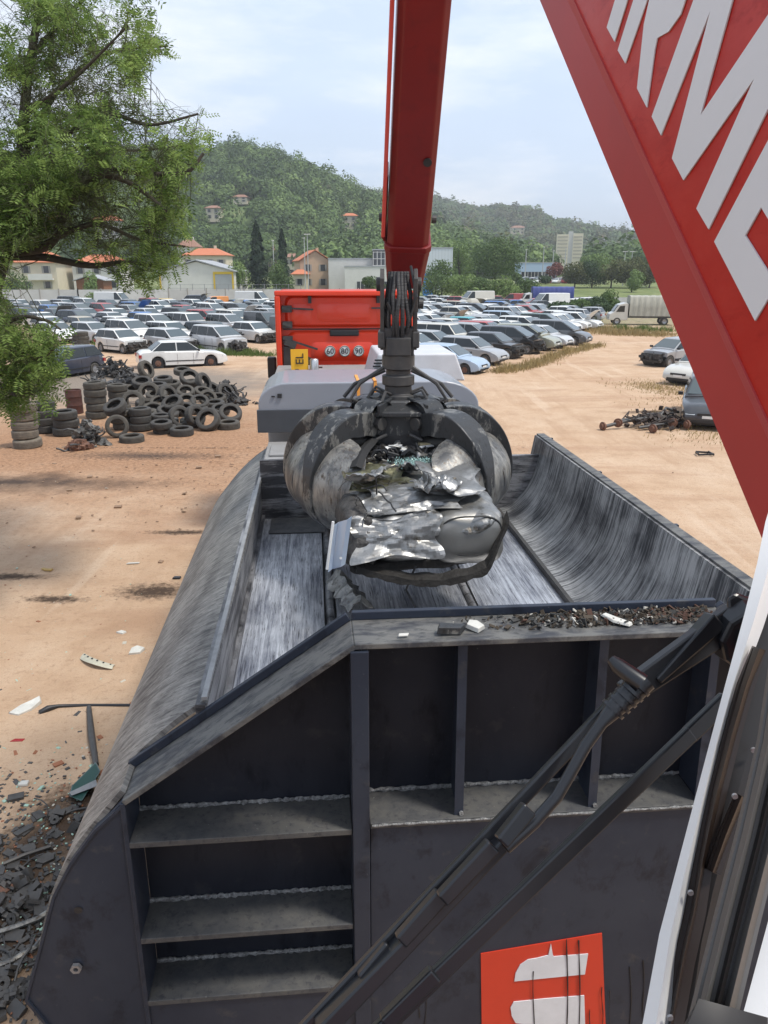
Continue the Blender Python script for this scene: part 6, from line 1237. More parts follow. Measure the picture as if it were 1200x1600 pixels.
# fine litter: chips and crumbs
def chips(n, cen, spread, name, label, m_, s0, s1, flat=.35):
    V = []
    C = []
    for i in range(n):
        px, py = cen[0] + R.gauss(0, spread[0]), cen[1] + R.gauss(0, spread[1]); py = max(py, 700); p = atz(px, py, 0)
        C.append((p[0], p[1], .012 + .01 * R.random()))
    mm = MB()
    for c in C:
        s = R.uniform(s0, s1) * (1 + 2 * (R.random() < .06)); mm.box(c, (s * 1.5, s, s * flat), M=Matrix.Rotation(R.uniform(0, 3), 3, 'Z') @ Matrix.Rotation(R.uniform(-.5, .5), 3, 'X'))
    o = mm.obj(name, m_); tag(o, label, 'litter', kind='stuff'); return o
chips(500, (90, 1250), (90, 150), 'glass_crumbs', 'greenish glass crumbs scattered over the sand left of the baler', mat('green_glass_crumbs', (.30, .45, .36), .3), .008, .016)
chips(1100, (45, 1390), (70, 110), 'dark_chips', 'dark plastic chips scattered on the ground at the bottom left', DKS, .010, .035)
chips(260, (70, 1250), (80, 170), 'rust_chips', 'brown and red chips scattered over the sand at the left', mat('red_brown_chips', (.30, .12, .06), .8, var=.6, vscale=3), .008, .022)
chips(220, (120, 1150), (90, 190), 'pale_chips', 'pale plastic chips and pebbles scattered on the sand at the left', mat('pale_chips', (.52, .48, .40), .8, var=.5, vscale=3), .008, .020)
chips(500, (300, 720), (260, 60), 'pebbles', 'small stones and clods strewn on the sandy yard', mat('sandy_pebbles', (.30, .20, .13), .9, var=.5, vscale=3), .015, .04)

# ------------------------------------------------------------------ dry and green grass tufts along the car rows (nobody could count the blades)
FG = foliage('grass_leaves', (.07, .12, .025), (.20, .25, .07)); FD = foliage('dry_grass_leaves', (.26, .20, .09), (.48, .36, .17))
def grass(pts, spread, h, n, name, label, m_):
    C = []
    P = np.array(pts, float); seg = rng.integers(0, len(P) - 1, n); u = rng.random(n)[:, None]; c = P[seg] * (1 - u) + P[seg + 1] * u; c = c + rng.normal(size=(n, 2)) * spread
    cl = 0.35 + 0.65 * np.abs(np.sin(c[:, 0] * 1.7) * np.cos(c[:, 1] * 2.1)); z = np.where(c[:, 1] > 120, ground_z(c[:, 0], c[:, 1]), 0.0); hh = h * cl * (0.4 + 0.8 * rng.random(n)); a = rng.random(n) * 6.28; le = rng.normal(size=(n, 2)) * hh[:, None] * .35; w_ = .012 + h * .02
    b = np.stack([c[:, 0], c[:, 1], z], 1); dx = np.stack([np.cos(a) * w_, np.sin(a) * w_, np.zeros(n)], 1); t = b + np.stack([le[:, 0], le[:, 1], hh], 1)
    V = np.stack([b - dx, b + dx, t + dx * .3, t - dx * .3], 1); o = link(name, quads_mesh(name, V, m_, rng.random(n) * cl)); return tag(o, label, 'grass', kind='stuff')
g2 = lambda L_: [atz(px, py, 0)[:2] for px, py in L_]
grass(g2([(150, 538), (240, 543), (330, 553), (425, 556)]), .35, .45, 4500, 'green_grass', 'green grass strip in front of the left rows of cars', FG)
grass(g2([(775, 583), (830, 572), (880, 553), (935, 540)]), .35, .40, 4200, 'dry_grass', 'dry yellow grass along the car line beside the track', FD)
grass(g2([(925, 512), (960, 522), (1035, 524)]), 1.0, .55, 4200, 'dry_grass', 'dry yellow grass patch in front of the grey lorry', FD)
grass(g2([(950, 516), (1040, 518)]), .6, .6, 2500, 'green_grass', 'green weeds at the wheels of the grey lorry', FG)
grass([(aty(660, 79), 79), (aty(900, 79), 80)], 1.2, 1.0, 5000, 'tall_grass', 'tall pale grass strip between the blocks of cars on the right', FG)
grass([(aty(0, 118), 118), (aty(600, 118), 118)], 2.5, .9, 5000, 'tall_grass', 'weeds growing among the cars at the back left of the yard', FG)
grass([(aty(60, 69.5), 69.5), (aty(430, 69.5), 69.5)], .5, .7, 2500, 'green_grass', 'weeds between the rows in the middle of the left block', FG)
grass([(aty(60, 94), 94), (aty(430, 94), 94)], .8, 1.1, 3000, 'green_grass', 'tall weeds between the far rows of the left block', FG)
grass(g2([(1000, 600), (1060, 612), (1090, 690)]), .8, .16, 2200, 'dry_grass', 'thin dry grass around the cars at the right edge', FD)

# ------------------------------------------------------------------ trees, bushes, hedges
def crown_quads(c, rx, ry, rz_, n, leaf, lobes=9, seed=0, low=False):
    rr = np.random.default_rng(seed); u = rr.normal(size=(lobes, 3)); u /= np.linalg.norm(u, axis=1, keepdims=True); u[:, 2] = (u[:, 2] * .8 if low else np.abs(u[:, 2]) * .9 - .25)
    lc = u * np.array([rx, ry, rz_]) * .58; lr = .36 + .28 * rr.random(lobes)
    k = rr.integers(0, lobes, n); d = rr.normal(size=(n, 3)); d /= np.linalg.norm(d, axis=1, keepdims=True); rad = (.55 + .5 * rr.random(n)) ** .6
    P = lc[k] + d * rad[:, None] * lr[k][:, None] * np.array([rx, ry, rz_]); nn = d.copy()
    q = leaf_quads(P + np.array(c), leaf, .7, nrm=nn * 1.1); tint = np.clip(rr.random(lobes)[k] * .45 + .55 * rr.random(n), 0, 1); return q, tint
def tree(name, label, px, Y, base_py, top_py, wpx, m_, cat='tree', leaf=None, n=1500, trunk=True, group=None, seed=None, lobes=10, X=None, z0=None, h=None, wd=None):
    seed = seed if seed is not None else int(px * 7 + Y); X = aty(px, Y) if X is None else X; z0 = float(ground_z(X, Y)) if z0 is None else z0
    ztop = zat(top_py, Y); h = ztop - z0 if h is None else h; wd = wpx / F * Y * 1.0 if wd is None else wd
    t = thing(name, label, cat, (X, Y, z0), 0, group); ch = h * (.96 if trunk else .98); cz = h - ch / 2
    q, ti = crown_quads((0, 0, cz), wd / 2, wd / 2, ch / 2, n, leaf or max(.12, Y * .0011), lobes, seed, not trunk); link('crown', quads_mesh('crown', q, m_, ti), t)
    m = MB(); rr = random.Random(seed); m.tube([(0, 0, -.3), (.02 * h, 0, h * .3), (0, .02 * h, h * .55), (0, 0, h * .8)], [h * .03, h * .022, h * .015, h * .005], 7)
    for i in range(5): a = rr.uniform(0, 6.28); z = h * rr.uniform(.3, .6); m.tube([(0, 0, z), (wd * .15 * math.cos(a), wd * .15 * math.sin(a), z + h * .1), (wd * .32 * math.cos(a), wd * .32 * math.sin(a), z + h * .18)], [h * .012, h * .008, h * .003], 5)
    m.obj('trunk', BARK, t); return t
FB = foliage('mid_green_foliage', (.045, .085, .026), (.13, .19, .060)); FL = foliage('light_green_foliage', (.09, .15, .04), (.22, .30, .10)); FK = foliage('dark_green_foliage', (.026, .052, .024), (.070, .11, .042)); FR = foliage('copper_foliage', (.10, .035, .03), (.22, .08, .06)); FO = foliage('olive_foliage', (.055, .068, .025), (.14, .145, .055)); FC = foliage('conifer_foliage', (.014, .032, .018), (.040, .065, .032))
tree('round_tree', 'tall mid green tree right of the white hall behind the yard', 772, 190, 432, 362, 76, FB, n=7000, lobes=20, trunk=False)
tree('light_tree', 'pale green tree just behind the right end of the white hall', 716, 210, 430, 368, 58, FL, n=4200, lobes=14, trunk=False)
tree('round_tree', 'mid green tree between the white hall and the tall tree', 690, 165, 436, 402, 50, FB, n=2400, lobes=9)
tree('light_tree', 'light green dome shaped tree above the dark hedge on the right', 930, 230, 432, 392, 56, FL, n=3400, lobes=10, trunk=False)
tree('copper_tree', 'copper leaved tree left of the dark hedge in the distance', 866, 240, 430, 407, 28, FR, n=1400, lobes=7)
tree('bush', 'small dark bush in front of the copper leaved tree', 852, 225, 437, 425, 20, FK, 'bush', n=700, lobes=5, trunk=False)
for i, (px, top, w_) in enumerate(((898, 405, 44), (925, 402, 46), (955, 401, 48), (985, 400, 46), (1015, 402, 50))): tree('hedge_tree', 'dark olive hedge tree, %s from the left beyond the field' % ORD[i], px, 205, 436, top, w_, FO if i != 1 else FK, n=3200, lobes=12, trunk=False, group='dark hedge trees beyond the field')
tree('light_bush', 'light green bush at the edge of the field beside the boom', 988, 185, 440, 416, 34, FL, 'bush', n=1500, lobes=6, trunk=False)
tree('bush', 'green bush right of the warehouse below the conifers', 372, 172, 445, 408, 34, FL, 'bush', n=1800, lobes=7, trunk=False)
tree('bush', 'dense green bush at the foot of the slender conifer', 444, 165, 440, 402, 44, FB, 'bush', n=2200, lobes=7, trunk=False)
tree('bush', 'dark green bush in the yard left of the boom stick end', 582, 155, 450, 427, 44, FB, 'bush', n=2000, lobes=8, trunk=False)
tree('bush', 'yellowish bush behind the white wall on the left', 140, 160, 446, 424, 30, FL, 'bush', n=1500, lobes=6, trunk=False)
tree('bush', 'mid green bush below the left house', 20, 158, 446, 418, 60, FB, 'bush', n=2200, lobes=8, trunk=False)
tree('bush', 'pale shrub standing on the wall top under the branches', 150, 128, 470, 446, 38, FL, 'bush', n=1500, lobes=6, trunk=False)
for i, (px, Y, top, w_) in enumerate(((680, 150, 418, 60), (720, 148, 424, 60), (757, 146, 427, 60), (790, 144, 430, 56), (822, 146, 431, 44))): tree('hedge_bush', 'overgrown green hedge bush, %s from the left behind the right hand cars' % ORD[i], px, Y, 458, top, w_, FL if i % 2 else FB, 'bush', n=2600, lobes=10, trunk=False, group='overgrown hedge behind the cars')
for i, (px, Y, top, w_) in enumerate(((878, 92, 470, 40), (905, 90, 466, 46), (935, 92, 462, 44), (955, 96, 452, 40), (838, 92, 478, 34))): tree('bramble', 'dark green bramble bush, %s from the left beside the grey lorry' % ORD[i], px, Y, 500, top, w_, FB if i % 2 else FK, 'bush', n=2600, lobes=9, trunk=False, group='brambles beside the grey lorry', h=zat(top, Y))
tree('bramble', 'green shrub between the open bonnet car and the blue lorry', 838, 100, 490, 472, 26, FB, 'bush', n=1500, lobes=7, trunk=False, h=zat(472, 100), seed=5)
# palm-like plant
X = aty(748, 142); t = thing('fan_palm', 'bright green feathery palm shrub in front of the tall tree', 'palm', (X, 142, 0.0)); m = MB(); Q = []
for k in range(18):
    a = R.uniform(0, 6.28); e = R.uniform(.4, 1.3); pts = [np.array([math.cos(a) * math.cos(e) * s_ * 2.6, math.sin(a) * math.cos(e) * s_ * 2.6, 1.2 + math.sin(e) * s_ * 3.0 - 1.6 * s_ * s_]) for s_ in np.linspace(0, 1, 9)]; m.tube(pts, .03, 4)
    for i in range(1, 9):
        for s_ in (-1, 1): d = pts[i] - pts[i - 1]; sd_ = np.cross(d, [0, 0, 1]); sd_ = sd_ / (np.linalg.norm(sd_) + 1e-6) * .55 * s_; Q.append([pts[i - 1], pts[i], pts[i] + sd_ - [0, 0, .15], pts[i - 1] + sd_ - [0, 0, .15]])
link('frond', quads_mesh('frond', np.array(Q), FL, rng.random(len(Q))), t); m.tube([(0, 0, -.2), (0, 0, 1.3)], .2, 8); m.obj('trunk', BARK, t)
def conifer(label, px, Y, top_py, wpx, n, m_=FC):
    X = aty(px, Y); z0 = float(ground_z(X, Y)); h = zat(top_py, Y) - z0; wd = wpx / F * Y; t = thing('conifer', label, 'tree', (X, Y, z0)); u = rng.random(n) ** .8; a = rng.random(n) * 6.28
    lay = .75 + .25 * np.sin(u * 42 + 2 * np.sin(a * 3)); r_ = wd / 2 * (1 - u) ** .75 * lay * (.35 + .65 * rng.random(n) ** .5) * (1 + .25 * np.sin(a * 2 + u * 9)); C = np.stack([r_ * np.cos(a), r_ * np.sin(a), h * (.06 + .94 * u)], 1); nn = np.stack([np.cos(a), np.sin(a), np.full(n, .5)], 1)
    link('crown', quads_mesh('crown', leaf_quads(C, .26, .6, nrm=nn), m_, rng.random(n)), t); m = MB(); m.tube([(0, 0, -.3), (0, 0, h * .95)], [h * .02, .03], 7); m.obj('trunk', BARK, t)
conifer('broad dark conifer right of the warehouse', 404, 178, 345, 44, 7000); conifer('slender dark conifer right of the broad conifer', 443, 176, 358, 30, 4500)
# wooded hills: crowns as one mass
def woods(name, label, y0, y1, pa, pb, n, rmin, rmax, nq, leaf, mats, minz, keep=lambda px, Y: np.ones(len(px), bool), group=None):
    Y = y0 + (y1 - y0) * rng.random(n) ** .85; px = pa + (pb - pa) * rng.random(n); X = (px - 600) / F * (Y / (CT + .3 * ST)); z = ground_z(X, Y); ok = keep(px, Y) & (z > minz); X, Y, z = X[ok], Y[ok], z[ok]; n = len(X); r_ = rmin + (rmax - rmin) * rng.random(n) ** 1.5
    tall = rng.random(n) < .12
    for mi, m_ in enumerate(mats):
        s = np.where((rng.random(n) * len(mats)).astype(int) == mi)[0] if mi else None
    which = ((np.sin(X / 23 + 1) + np.cos(Y / 31) + rng.normal(size=n) * .9) > .55).astype(int) + (rng.random(n) < .15)
    which = np.clip(which, 0, len(mats) - 1)
    for mi, m_ in enumerate(mats):
        s = np.where(which == mi)[0]
        if not len(s): continue
        k = np.repeat(s, nq); N_ = len(k); d = rng.normal(size=(N_, 3)); d[:, 2] = np.abs(d[:, 2]) * 1.0 - .15; d /= np.linalg.norm(d, axis=1, keepdims=True); rad = r_[k] * (.82 + .22 * rng.random(N_)); lump_ = 1 + .16 * np.sin(d[:, 0] * 7 + k) * np.cos(d[:, 1] * 6 + k * 2)
        rad = rad * lump_; P = np.stack([X[k] + d[:, 0] * rad, Y[k] + d[:, 1] * rad, z[k] + r_[k] * .9 + d[:, 2] * rad * np.where(tall[k], 1.9, 1.0)], 1)
        tint = np.clip((np.sin(k * 12.9898) * 43758.5453) % 1 * .6 + .35 * rng.random(N_), 0, 1); o = link(name, quads_mesh(name, leaf_quads(P, leaf * r_[k] / rmax * 1.3, .8, nrm=d * 1.6), m_, tint)); tag(o, label[mi] if isinstance(label, (list, tuple)) else label, 'woodland', group, 'stuff')
HH = [(384, 420, 20), (342, 400, 20), (548, 430, 22), (178, 380, 40), (95, 380, 30), (935, 1000, 14), (722, 900, 14), (805, 950, 22), (765, 700, 10), (700, 480, 16), (886, 480, 36), (886, 408, 34), (886, 335, 30), (300, 450, 16), (250, 340, 16)]
def clear(px, Y):
    k = np.ones(len(px), bool)
    for a, b, w_ in HH: k &= ~((np.abs(px - a) < w_ * .8 + 3) & (Y > b - (75 if b < 600 else 160)) & (Y < b + 8))
    return k
woods('hill_woods', ['mixed green woodland covering the near hill', 'pale green trees within the woodland on the near hill', 'dark trees within the woodland on the near hill'], 292, 560, -160, 800, 3600, 3.2, 6.8, 290, .56, [FB, FL, FK], 4.0, keep=clear)
woods('far_hill_woods', ['distant woodland covering the far hill', 'paler distant trees on the far hill', 'darker distant trees on the far hill'], 560, 1300, 500, 1250, 5200, 5.5, 9.5, 95, 1.4, [FB, FO, FK], 6.0, keep=clear)
woods('valley_trees', ['belt of trees at the foot of the hills', 'pale trees in the belt at the foot of the hills', 'dark trees in the belt at the foot of the hills'], 262, 600, 480, 1150, 1900, 3.2, 6.5, 110, .8, [FB, FL, FO], 2.0, keep=lambda px, Y: ((Y > 290) | (px < 700)) & clear(px, Y))

# ------------------------------------------------------------------ houses and halls beyond the yard
ROOF = mat('orange_roof_tiles', (.52, .17, .075), .8, var=.5, vscale=1.2, col2=(.36, .13, .08), bump=.5, bscale=12, stretch=(1, 1, 4)); ROOFO = mat('old_brown_roof_tiles', (.30, .16, .11), .85, var=.5, vscale=2); CREAM = mat('cream_render_wall', (.62, .55, .42), .85, var=.25, vscale=.7); WHITEW = mat('white_render_wall', (.66, .64, .60), .85, var=.25, vscale=.6); SHUT = mat('grey_shutters', (.30, .28, .25), .6); PANE_ = mat('window_pane', (.03, .035, .04), .12, spec=.8); CORR = mat('grey_corrugated_sheet', (.40, .41, .42), .5, var=.3, vscale=.8, metal=.2); YEL = mat('yellow_gate_frame', (.62, .42, .03), .6)
def house(name, label, px, Y, wpx, hpx_eave, hpx_ridge, base_py, wallm, roofm, depth=9, rz=0.0, gable=False, cols=3, rows=2, cat='house', chim=True, over=.5, group=None):
    X = aty(px, Y); zb = min(float(ground_z(X, Y)), zat(base_py, Y)) ; zb = float(ground_z(X, Y)) if Y > 290 else zb; W_ = wpx / F * Y * 1.0; ze = zat(hpx_eave, Y) - zb; zr = zat(hpx_ridge, Y) - zb
    if Y > 310: ze = min(ze, 7.0); zr = min(zr, 9.5)
    t = thing(name, label, cat, (X, Y, zb), rz, group); a, b = W_ / 2, depth / 2
    m = MB()
    if gable: m.prism([(-a, -1), (a, -1), (a, ze), (0, zr - .15), (-a, ze)], lambda p, q: (p, -b, q), lambda p, q: (p, b, q))
    else: m.bb((-a, -b, -1), (a, b, ze))
    m.obj('wall', wallm, t)
    m = MB(); o_ = over
    if gable: 
        for s in (-1, 1): m.add([(0, -b - o_, zr), (s * (a + o_), -b - o_, ze - .1), (s * (a + o_), b + o_, ze - .1), (0, b + o_, zr), (0, -b - o_, zr + .18), (s * (a + o_), -b - o_, ze + .08), (s * (a + o_), b + o_, ze + .08), (0, b + o_, zr + .18)], [(0, 1, 2, 3), (4, 5, 6, 7), (0, 1, 5, 4), (1, 2, 6, 5), (2, 3, 7, 6)])
    else:
        k = a * .45; m.add([(-a - o_, -b - o_, ze), (a + o_, -b - o_, ze), (a + o_, b + o_, ze), (-a - o_, b + o_, ze), (-k, 0, zr), (k, 0, zr), (-a - o_, -b - o_, ze - .12), (a + o_, -b - o_, ze - .12), (a + o_, b + o_, ze - .12), (-a - o_, b + o_, ze - .12)], [(0, 1, 5, 4), (1, 2, 5), (2, 3, 4, 5), (3, 0, 4), (6, 7, 1, 0), (7, 8, 2, 1), (8, 9, 3, 2), (9, 6, 0, 3), (6, 7, 8, 9)])
    rf = m.obj('roof', roofm, t)
    if chim: m = MB(); m.bb((a * .3, -.3, zr - 1.0), (a * .3 + .6, .4, zr + .7)); m.obj('chimney', wallm, rf)
    sx_ = 2 * a / cols
    for i in range(cols):
        for j in range(rows):
            cx = -a + sx_ * (i + .5); hz = ze / rows; cz = hz * (j + .52); ww, wh_ = min(.55, sx_ * .28), min(.75, hz * .32)
            m = MB(); m.bb((cx - ww, -b - .06, cz - wh_), (cx + ww, -b - .005, cz + wh_)); wn = m.obj('window', PANE_, t); m = MB(); m.bb((cx - ww * 1.75, -b - .09, cz - wh_), (cx - ww * 1.02, -b - .01, cz + wh_)); m.obj('shutter', SHUT, wn); m = MB(); m.bb((cx + ww * 1.02, -b - .09, cz - wh_), (cx + ww * 1.75, -b - .01, cz + wh_)); m.obj('shutter', SHUT, wn)
    return t, a, b, ze, zr
t, a, b, ze, zr = house('villa', 'cream two storey villa with an orange hipped roof at the far left', 58, 185, 88, 410, 391, 446, CREAM, ROOF, 10)
m = MB(); m.bb((a * .1, -b - 1.0, ze * .42), (a * .9, -b - .1, ze * .47)); m.bb((a * .1, -b - 1.0, ze * .47), (a * .9, -b - .95, ze * .62)); m.obj('balcony', WHITEW, t)
house('villa', 'white house with an orange roof seen through the tree branches', 163, 190, 70, 412, 398, 444, WHITEW, ROOF, 9, cols=3)
house('tall_house', 'cream house with an orange roof behind the grey warehouse', 328, 215, 62, 399, 388, 440, CREAM, ROOF, 9, cols=4)
house('small_house', 'small white house with a brown roof above the warehouse', 300, 260, 28, 386, 374, 410, WHITEW, ROOFO, 7, cols=2)
t, a, b, ze, zr = house('gabled_house', 'pink beige gabled house with an orange roof left of the white commercial building', 488, 200, 44, 408, 392, 437, mat('pink_beige_wall', (.50, .36, .25), .85, var=.3, vscale=1), ROOF, 10, rz=.25, gable=True, cols=2)
house('small_house', 'low annexe with an orange roof beside the gabled house', 470, 192, 20, 428, 421, 438, CREAM, ROOF, 5, cols=1, rows=1, chim=False)
house('shed', 'small brown wooden shed with a grey roof under the branches', 147, 165, 40, 438, 431, 447, mat('brown_boards', (.28, .12, .06), .8, var=.5, vscale=3), CORR, 5, gable=True, cols=1, rows=1, chim=False, cat='shed')
# warehouse
X = aty(308, 168); zb = zat(449, 168); W_ = 112 / F * 168; t = thing('warehouse', 'grey roofed warehouse with a yellow framed gate left of the conifers', 'warehouse', (X, 168, zb), 0); ze = zat(424, 168) - zb; zr = zat(407, 168) - zb
m = MB(); m.prism([(-W_ / 2, -1), (W_ / 2, -1), (W_ / 2, ze), (0, zr - .2), (-W_ / 2, ze)], lambda p, q: (p, 0, q), lambda p, q: (p, 16, q)); m.obj('wall', WHITEW, t)
m = MB()
for s in (-1, 1): m.add([(0, -.5, zr), (s * (W_ / 2 + .4), -.5, ze - .1), (s * (W_ / 2 + .4), 16.5, ze - .1), (0, 16.5, zr), (0, -.5, zr + .2), (s * (W_ / 2 + .4), -.5, ze + .1), (s * (W_ / 2 + .4), 16.5, ze + .1), (0, 16.5, zr + .2)], [(0, 1, 2, 3), (4, 5, 6, 7), (0, 1, 5, 4), (1, 2, 6, 5), (2, 3, 7, 6)])
m.obj('roof', CORR, t)
g0 = W_ * .22; g1 = W_ * .49
m = MB(); m.bb((g0, -.15, -.5), (g0 + .35, -.01, ze * .98)); m.bb((g1 - .35, -.15, -.5), (g1, -.01, ze * .98)); m.bb((g0 + .35, -.15, ze * .82), (g1 - .35, -.01, ze * .98)); m.bb((-W_ / 2, -.15, -.5), (-W_ / 2 + .3, -.01, ze * .9)); m.obj('gate_frame', YEL, t); m = MB(); m.bb((g0 + .36, -.08, -.5), (g1 - .36, -.01, ze * .81)); m.obj('gate', CORR, t)
# commercial building, glass tower, white hall
def hall(name, label, pa, pb, Y, top, base, wallm, depth=12, glass=None, cat='building'):
    X = aty((pa + pb) / 2, Y); zb = min(zat(base, Y), float(ground_z(X, Y))); W_ = (pb - pa) / F * Y; h = zat(top, Y) - zb; t = thing(name, label, cat, (X, Y, zb)); m = MB(); m.bb((-W_ / 2, 0, -.5), (W_ / 2, depth, h)); bevel(m.obj('wall', wallm, t), .05)
    m = MB(); m.bb((-W_ / 2 - .1, -.1, h), (W_ / 2 + .1, depth + .1, h + .25)); m.obj('roof', CORR, t)
    if glass:
        m = MB(); m.bb((-W_ / 2 + W_ * glass[0], -.06, h * glass[2]), (-W_ / 2 + W_ * glass[1], -.005, h * glass[3])); gl = m.obj('window_band', PANE_, t); m = MB(); n = max(3, int(glass[4]))
        for i in range(n + 1): x_ = -W_ / 2 + W_ * (glass[0] + (glass[1] - glass[0]) * i / n); m.bb((x_ - .06, -.10, h * glass[2]), (x_ + .06, -.065, h * glass[3]))
        m.obj('mullion', WHITEW, gl)
    return t, W_, h
hall('commercial_building', 'long white flat roofed building with a dark window band left of the stick', 515, 586, 190, 405, 437, WHITEW, 14, (.45, .98, .05, .35, 8)); hall('shop_front', 'lower white building front below the dark glazed tower', 540, 612, 180, 417, 440, WHITEW, 8, (.25, .98, .05, .45, 9))
t, W_, h = hall('glazed_tower', 'dark glazed stair tower with a white grid just left of the boom stick', 583, 602, 188, 391, 438, BLACKM, 4, (.04, .96, .12, .97, 3)); m = MB()
for i in range(6): m.bb((-W_ / 2, -.13, h * (.15 + .16 * i)), (W_ / 2, -.105, h * (.15 + .16 * i) + .1))
m.obj('grid', WHITEW, t)
t, W_, h = hall('white_hall', 'tall plain white hall just right of the boom stick', 640, 705, 195, 388, 437, mat('white_cladding', (.60, .64, .68), .6, var=.1, vscale=.3), 20); m = MB()
for i in range(14): x_ = -W_ / 2 + W_ * (i + .5) / 14; m.bb((x_ - .02, -.02, .2), (x_ + .02, -.002, h - .2))
m.obj('cladding_joint', CORR, t)
t, W_, h = hall('blue_container', 'bright blue container at the foot of the white hall', 662, 676, 170, 427, 441, mat('blue_container_paint', (.04, .22, .62), .5), 3, cat='container')
# hill houses
for i, (px, Y, w_, e, r_, base, wm, rm, lab) in enumerate(((384, 420, 20, 309, 304, 325, CREAM, ROOFO, 'pale stone house highest on the wooded slope'), (342, 400, 20, 326, 321, 338, CREAM, ROOFO, 'small pale house left below the highest hillside house'), (548, 430, 22, 338, 333, 342, CREAM, ROOF, 'orange roofed house low among the trees above the truck'), (565, 330, 30, 393, 387, 405, CREAM, ROOFO, 'wide pale house behind the white commercial building'), (178, 380, 40, 326, 320, 340, WHITEW, ROOF, 'white hillside house behind the tree branches'), (95, 380, 30, 320, 314, 330, CREAM, ROOF, 'orange roofed hillside house seen through the tree'), (428, 320, 10, 385, 378, 400, CREAM, ROOF, 'narrow house with an orange roof between the two conifers'), (459, 300, 24, 402, 396, 412, CREAM, ROOFO, 'low pale house behind the gabled house'), (935, 1000, 14, 371, 368, 378, WHITEW, ROOFO, 'white villa far away right of the apartment block'), (722, 900, 14, 339, 337, 345, CREAM, ROOFO, 'tiny pale house near the ridge of the far hill'), (805, 950, 22, 341, 339, 346, CREAM, ROOFO, 'wide pale house on top of the far hill'), (765, 700, 12, 352, 350, 358, CREAM, ROOFO, 'small pale house half way up the far hill'))):
    X = aty(px, Y); t, a, b, ze, zr = house('hill_house', lab, px, Y, w_, e, r_, base, wm, rm, 9, cols=max(2, int(w_ / 8)), chim=False, over=.7, group='houses on the wooded hills')
# apartment block
X = aty(886, 480); Y = 480; zb = float(ground_z(X, Y)); h = zat(364, Y) - zb; W_ = 38 / F * Y; t = thing('apartment_block', 'pale yellow apartment tower block rising from the far woods', 'apartment block', (X, Y, zb), -.2); YW = mat('pale_yellow_wall', (.74, .66, .48), .8)
m = MB(); m.bb((-W_ / 2, 0, -2), (-W_ * .05, 9, h * .97)); m.bb((W_ * .12, 0, -2), (W_ / 2, 9, h * .99)); m.obj('wall', YW, t); m = MB(); m.bb((-W_ * .05, .8, -2), (W_ * .12, 8.5, h * 1.04)); m.obj('stair_core', WHITEW, t)
for s0, s1 in ((-.46, -.08), (.15, .46)):
    for j in range(7): m = MB(); z = h * (.38 + .085 * j); m.bb((W_ * s0, -.12, z), (W_ * s1, -.02, z + h * .035)); m.obj('window_row', mat('loggia_shade', (.50, .44, .33), .8), t)
# walls, railing, lamp posts, masts
def wallrun(name, label, pts, h0, th, m_, cat='wall', z0s=None, posts=0):
    t = thing(name, label, cat, (0, 0, 0)); m = MB()
    P = [(aty(px, Y), Y, (float(ground_z(aty(px, Y), Y)) if z0s is None else z0s)) for px, Y in pts]
    for p, q in zip(P, P[1:]): m.beam((p[0], p[1], p[2] + h0 / 2 - .1), (q[0], q[1], q[2] + h0 / 2 - .1), th, h0 + .2)
    m.obj('panel', m_, t)
    m = MB(); n = 0
    for p, q in zip(P, P[1:]):
        k = max(1, int(math.dist(p, q) / 3.0))
        for i in range(k + 1): x_, y_, z_ = [p[j] + (q[j] - p[j]) * i / k for j in range(3)]; m.box((x_, y_, z_ + h0 / 2 + .05), (.16, th + .1, h0 + .25)); n += 1
    tag(m.obj('post', SHUT if name != 'mesh_fence' else RIM, t), kind=None); return t
WPAN = mat('stained_white_panel', (.55, .55, .53), .7, var=.5, vscale=.7, col2=(.36, .35, .33))
wallrun('panel_wall', 'long stained white panel wall behind the cars at the back left', [(-60, 128), (120, 128), (262, 131)], 2.3, .12, WPAN, z0s=0.0)
wallrun('low_wall', 'low white wall with a rail in front of the warehouse', [(262, 140), (440, 141), (560, 143)], 1.9, .15, WPAN, z0s=0.2)
wallrun('low_wall', 'white boundary wall right of the blue lorry beyond the cars', [(885, 134), (960, 132), (1100, 130)], 1.0, .12, WPAN, z0s=0.0)
m = MB(); 
t = thing('mesh_fence', 'thin wire railing on top of the low white wall', 'fence', (0, 0, 0)); pa_, pb_ = (aty(262, 139), 139), (aty(470, 140), 140)
for z in (2.3, 2.9): m.beam((pa_[0], pa_[1], z), (pb_[0], pb_[1], z), .05, .05)
m.obj('rail', RIM, t)
for i in range(12): x_ = pa_[0] + (pb_[0] - pa_[0]) * i / 11; m = MB(); m.bb((x_ - .04, 139.2, 1.9), (x_ + .04, 139.3, 3.0)); m.obj('post', RIM, t)
def mast(px, Y, top, label, arm=False, ball=False, name='lamp_post'):
    X = aty(px, Y); z0 = float(ground_z(X, Y)); h = zat(top, Y) - z0; t = thing(name, label, 'lamp post' if name == 'lamp_post' else 'mast', (X, Y, z0)); m = MB(); m.tube([(0, 0, -.2), (0, 0, h)], [.14 * Y / 200, .09 * Y / 200], 8); m.obj('pole', mat('pale_post', (.45, .45, .44), .5, metal=.3), t)
    m = MB(); m.box((0, -.1, h), (1.4 if arm else .5, .3, .18)); m.obj('lamp_head', WHITEW, t)
mast(482, 175, 366, 'tall double mast in front of the gabled house', True); mast(477, 176, 372, 'second thinner mast beside the tall one before the gabled house'); mast(429, 170, 376, 'slim post with a small white box between the conifers')
for i, (px, top) in enumerate(((820, 390), (847, 386), (862, 392), (881, 388))): mast(px, 250, top, 'tall lighting mast, %s from the left over the distant car park' % ORD[i])
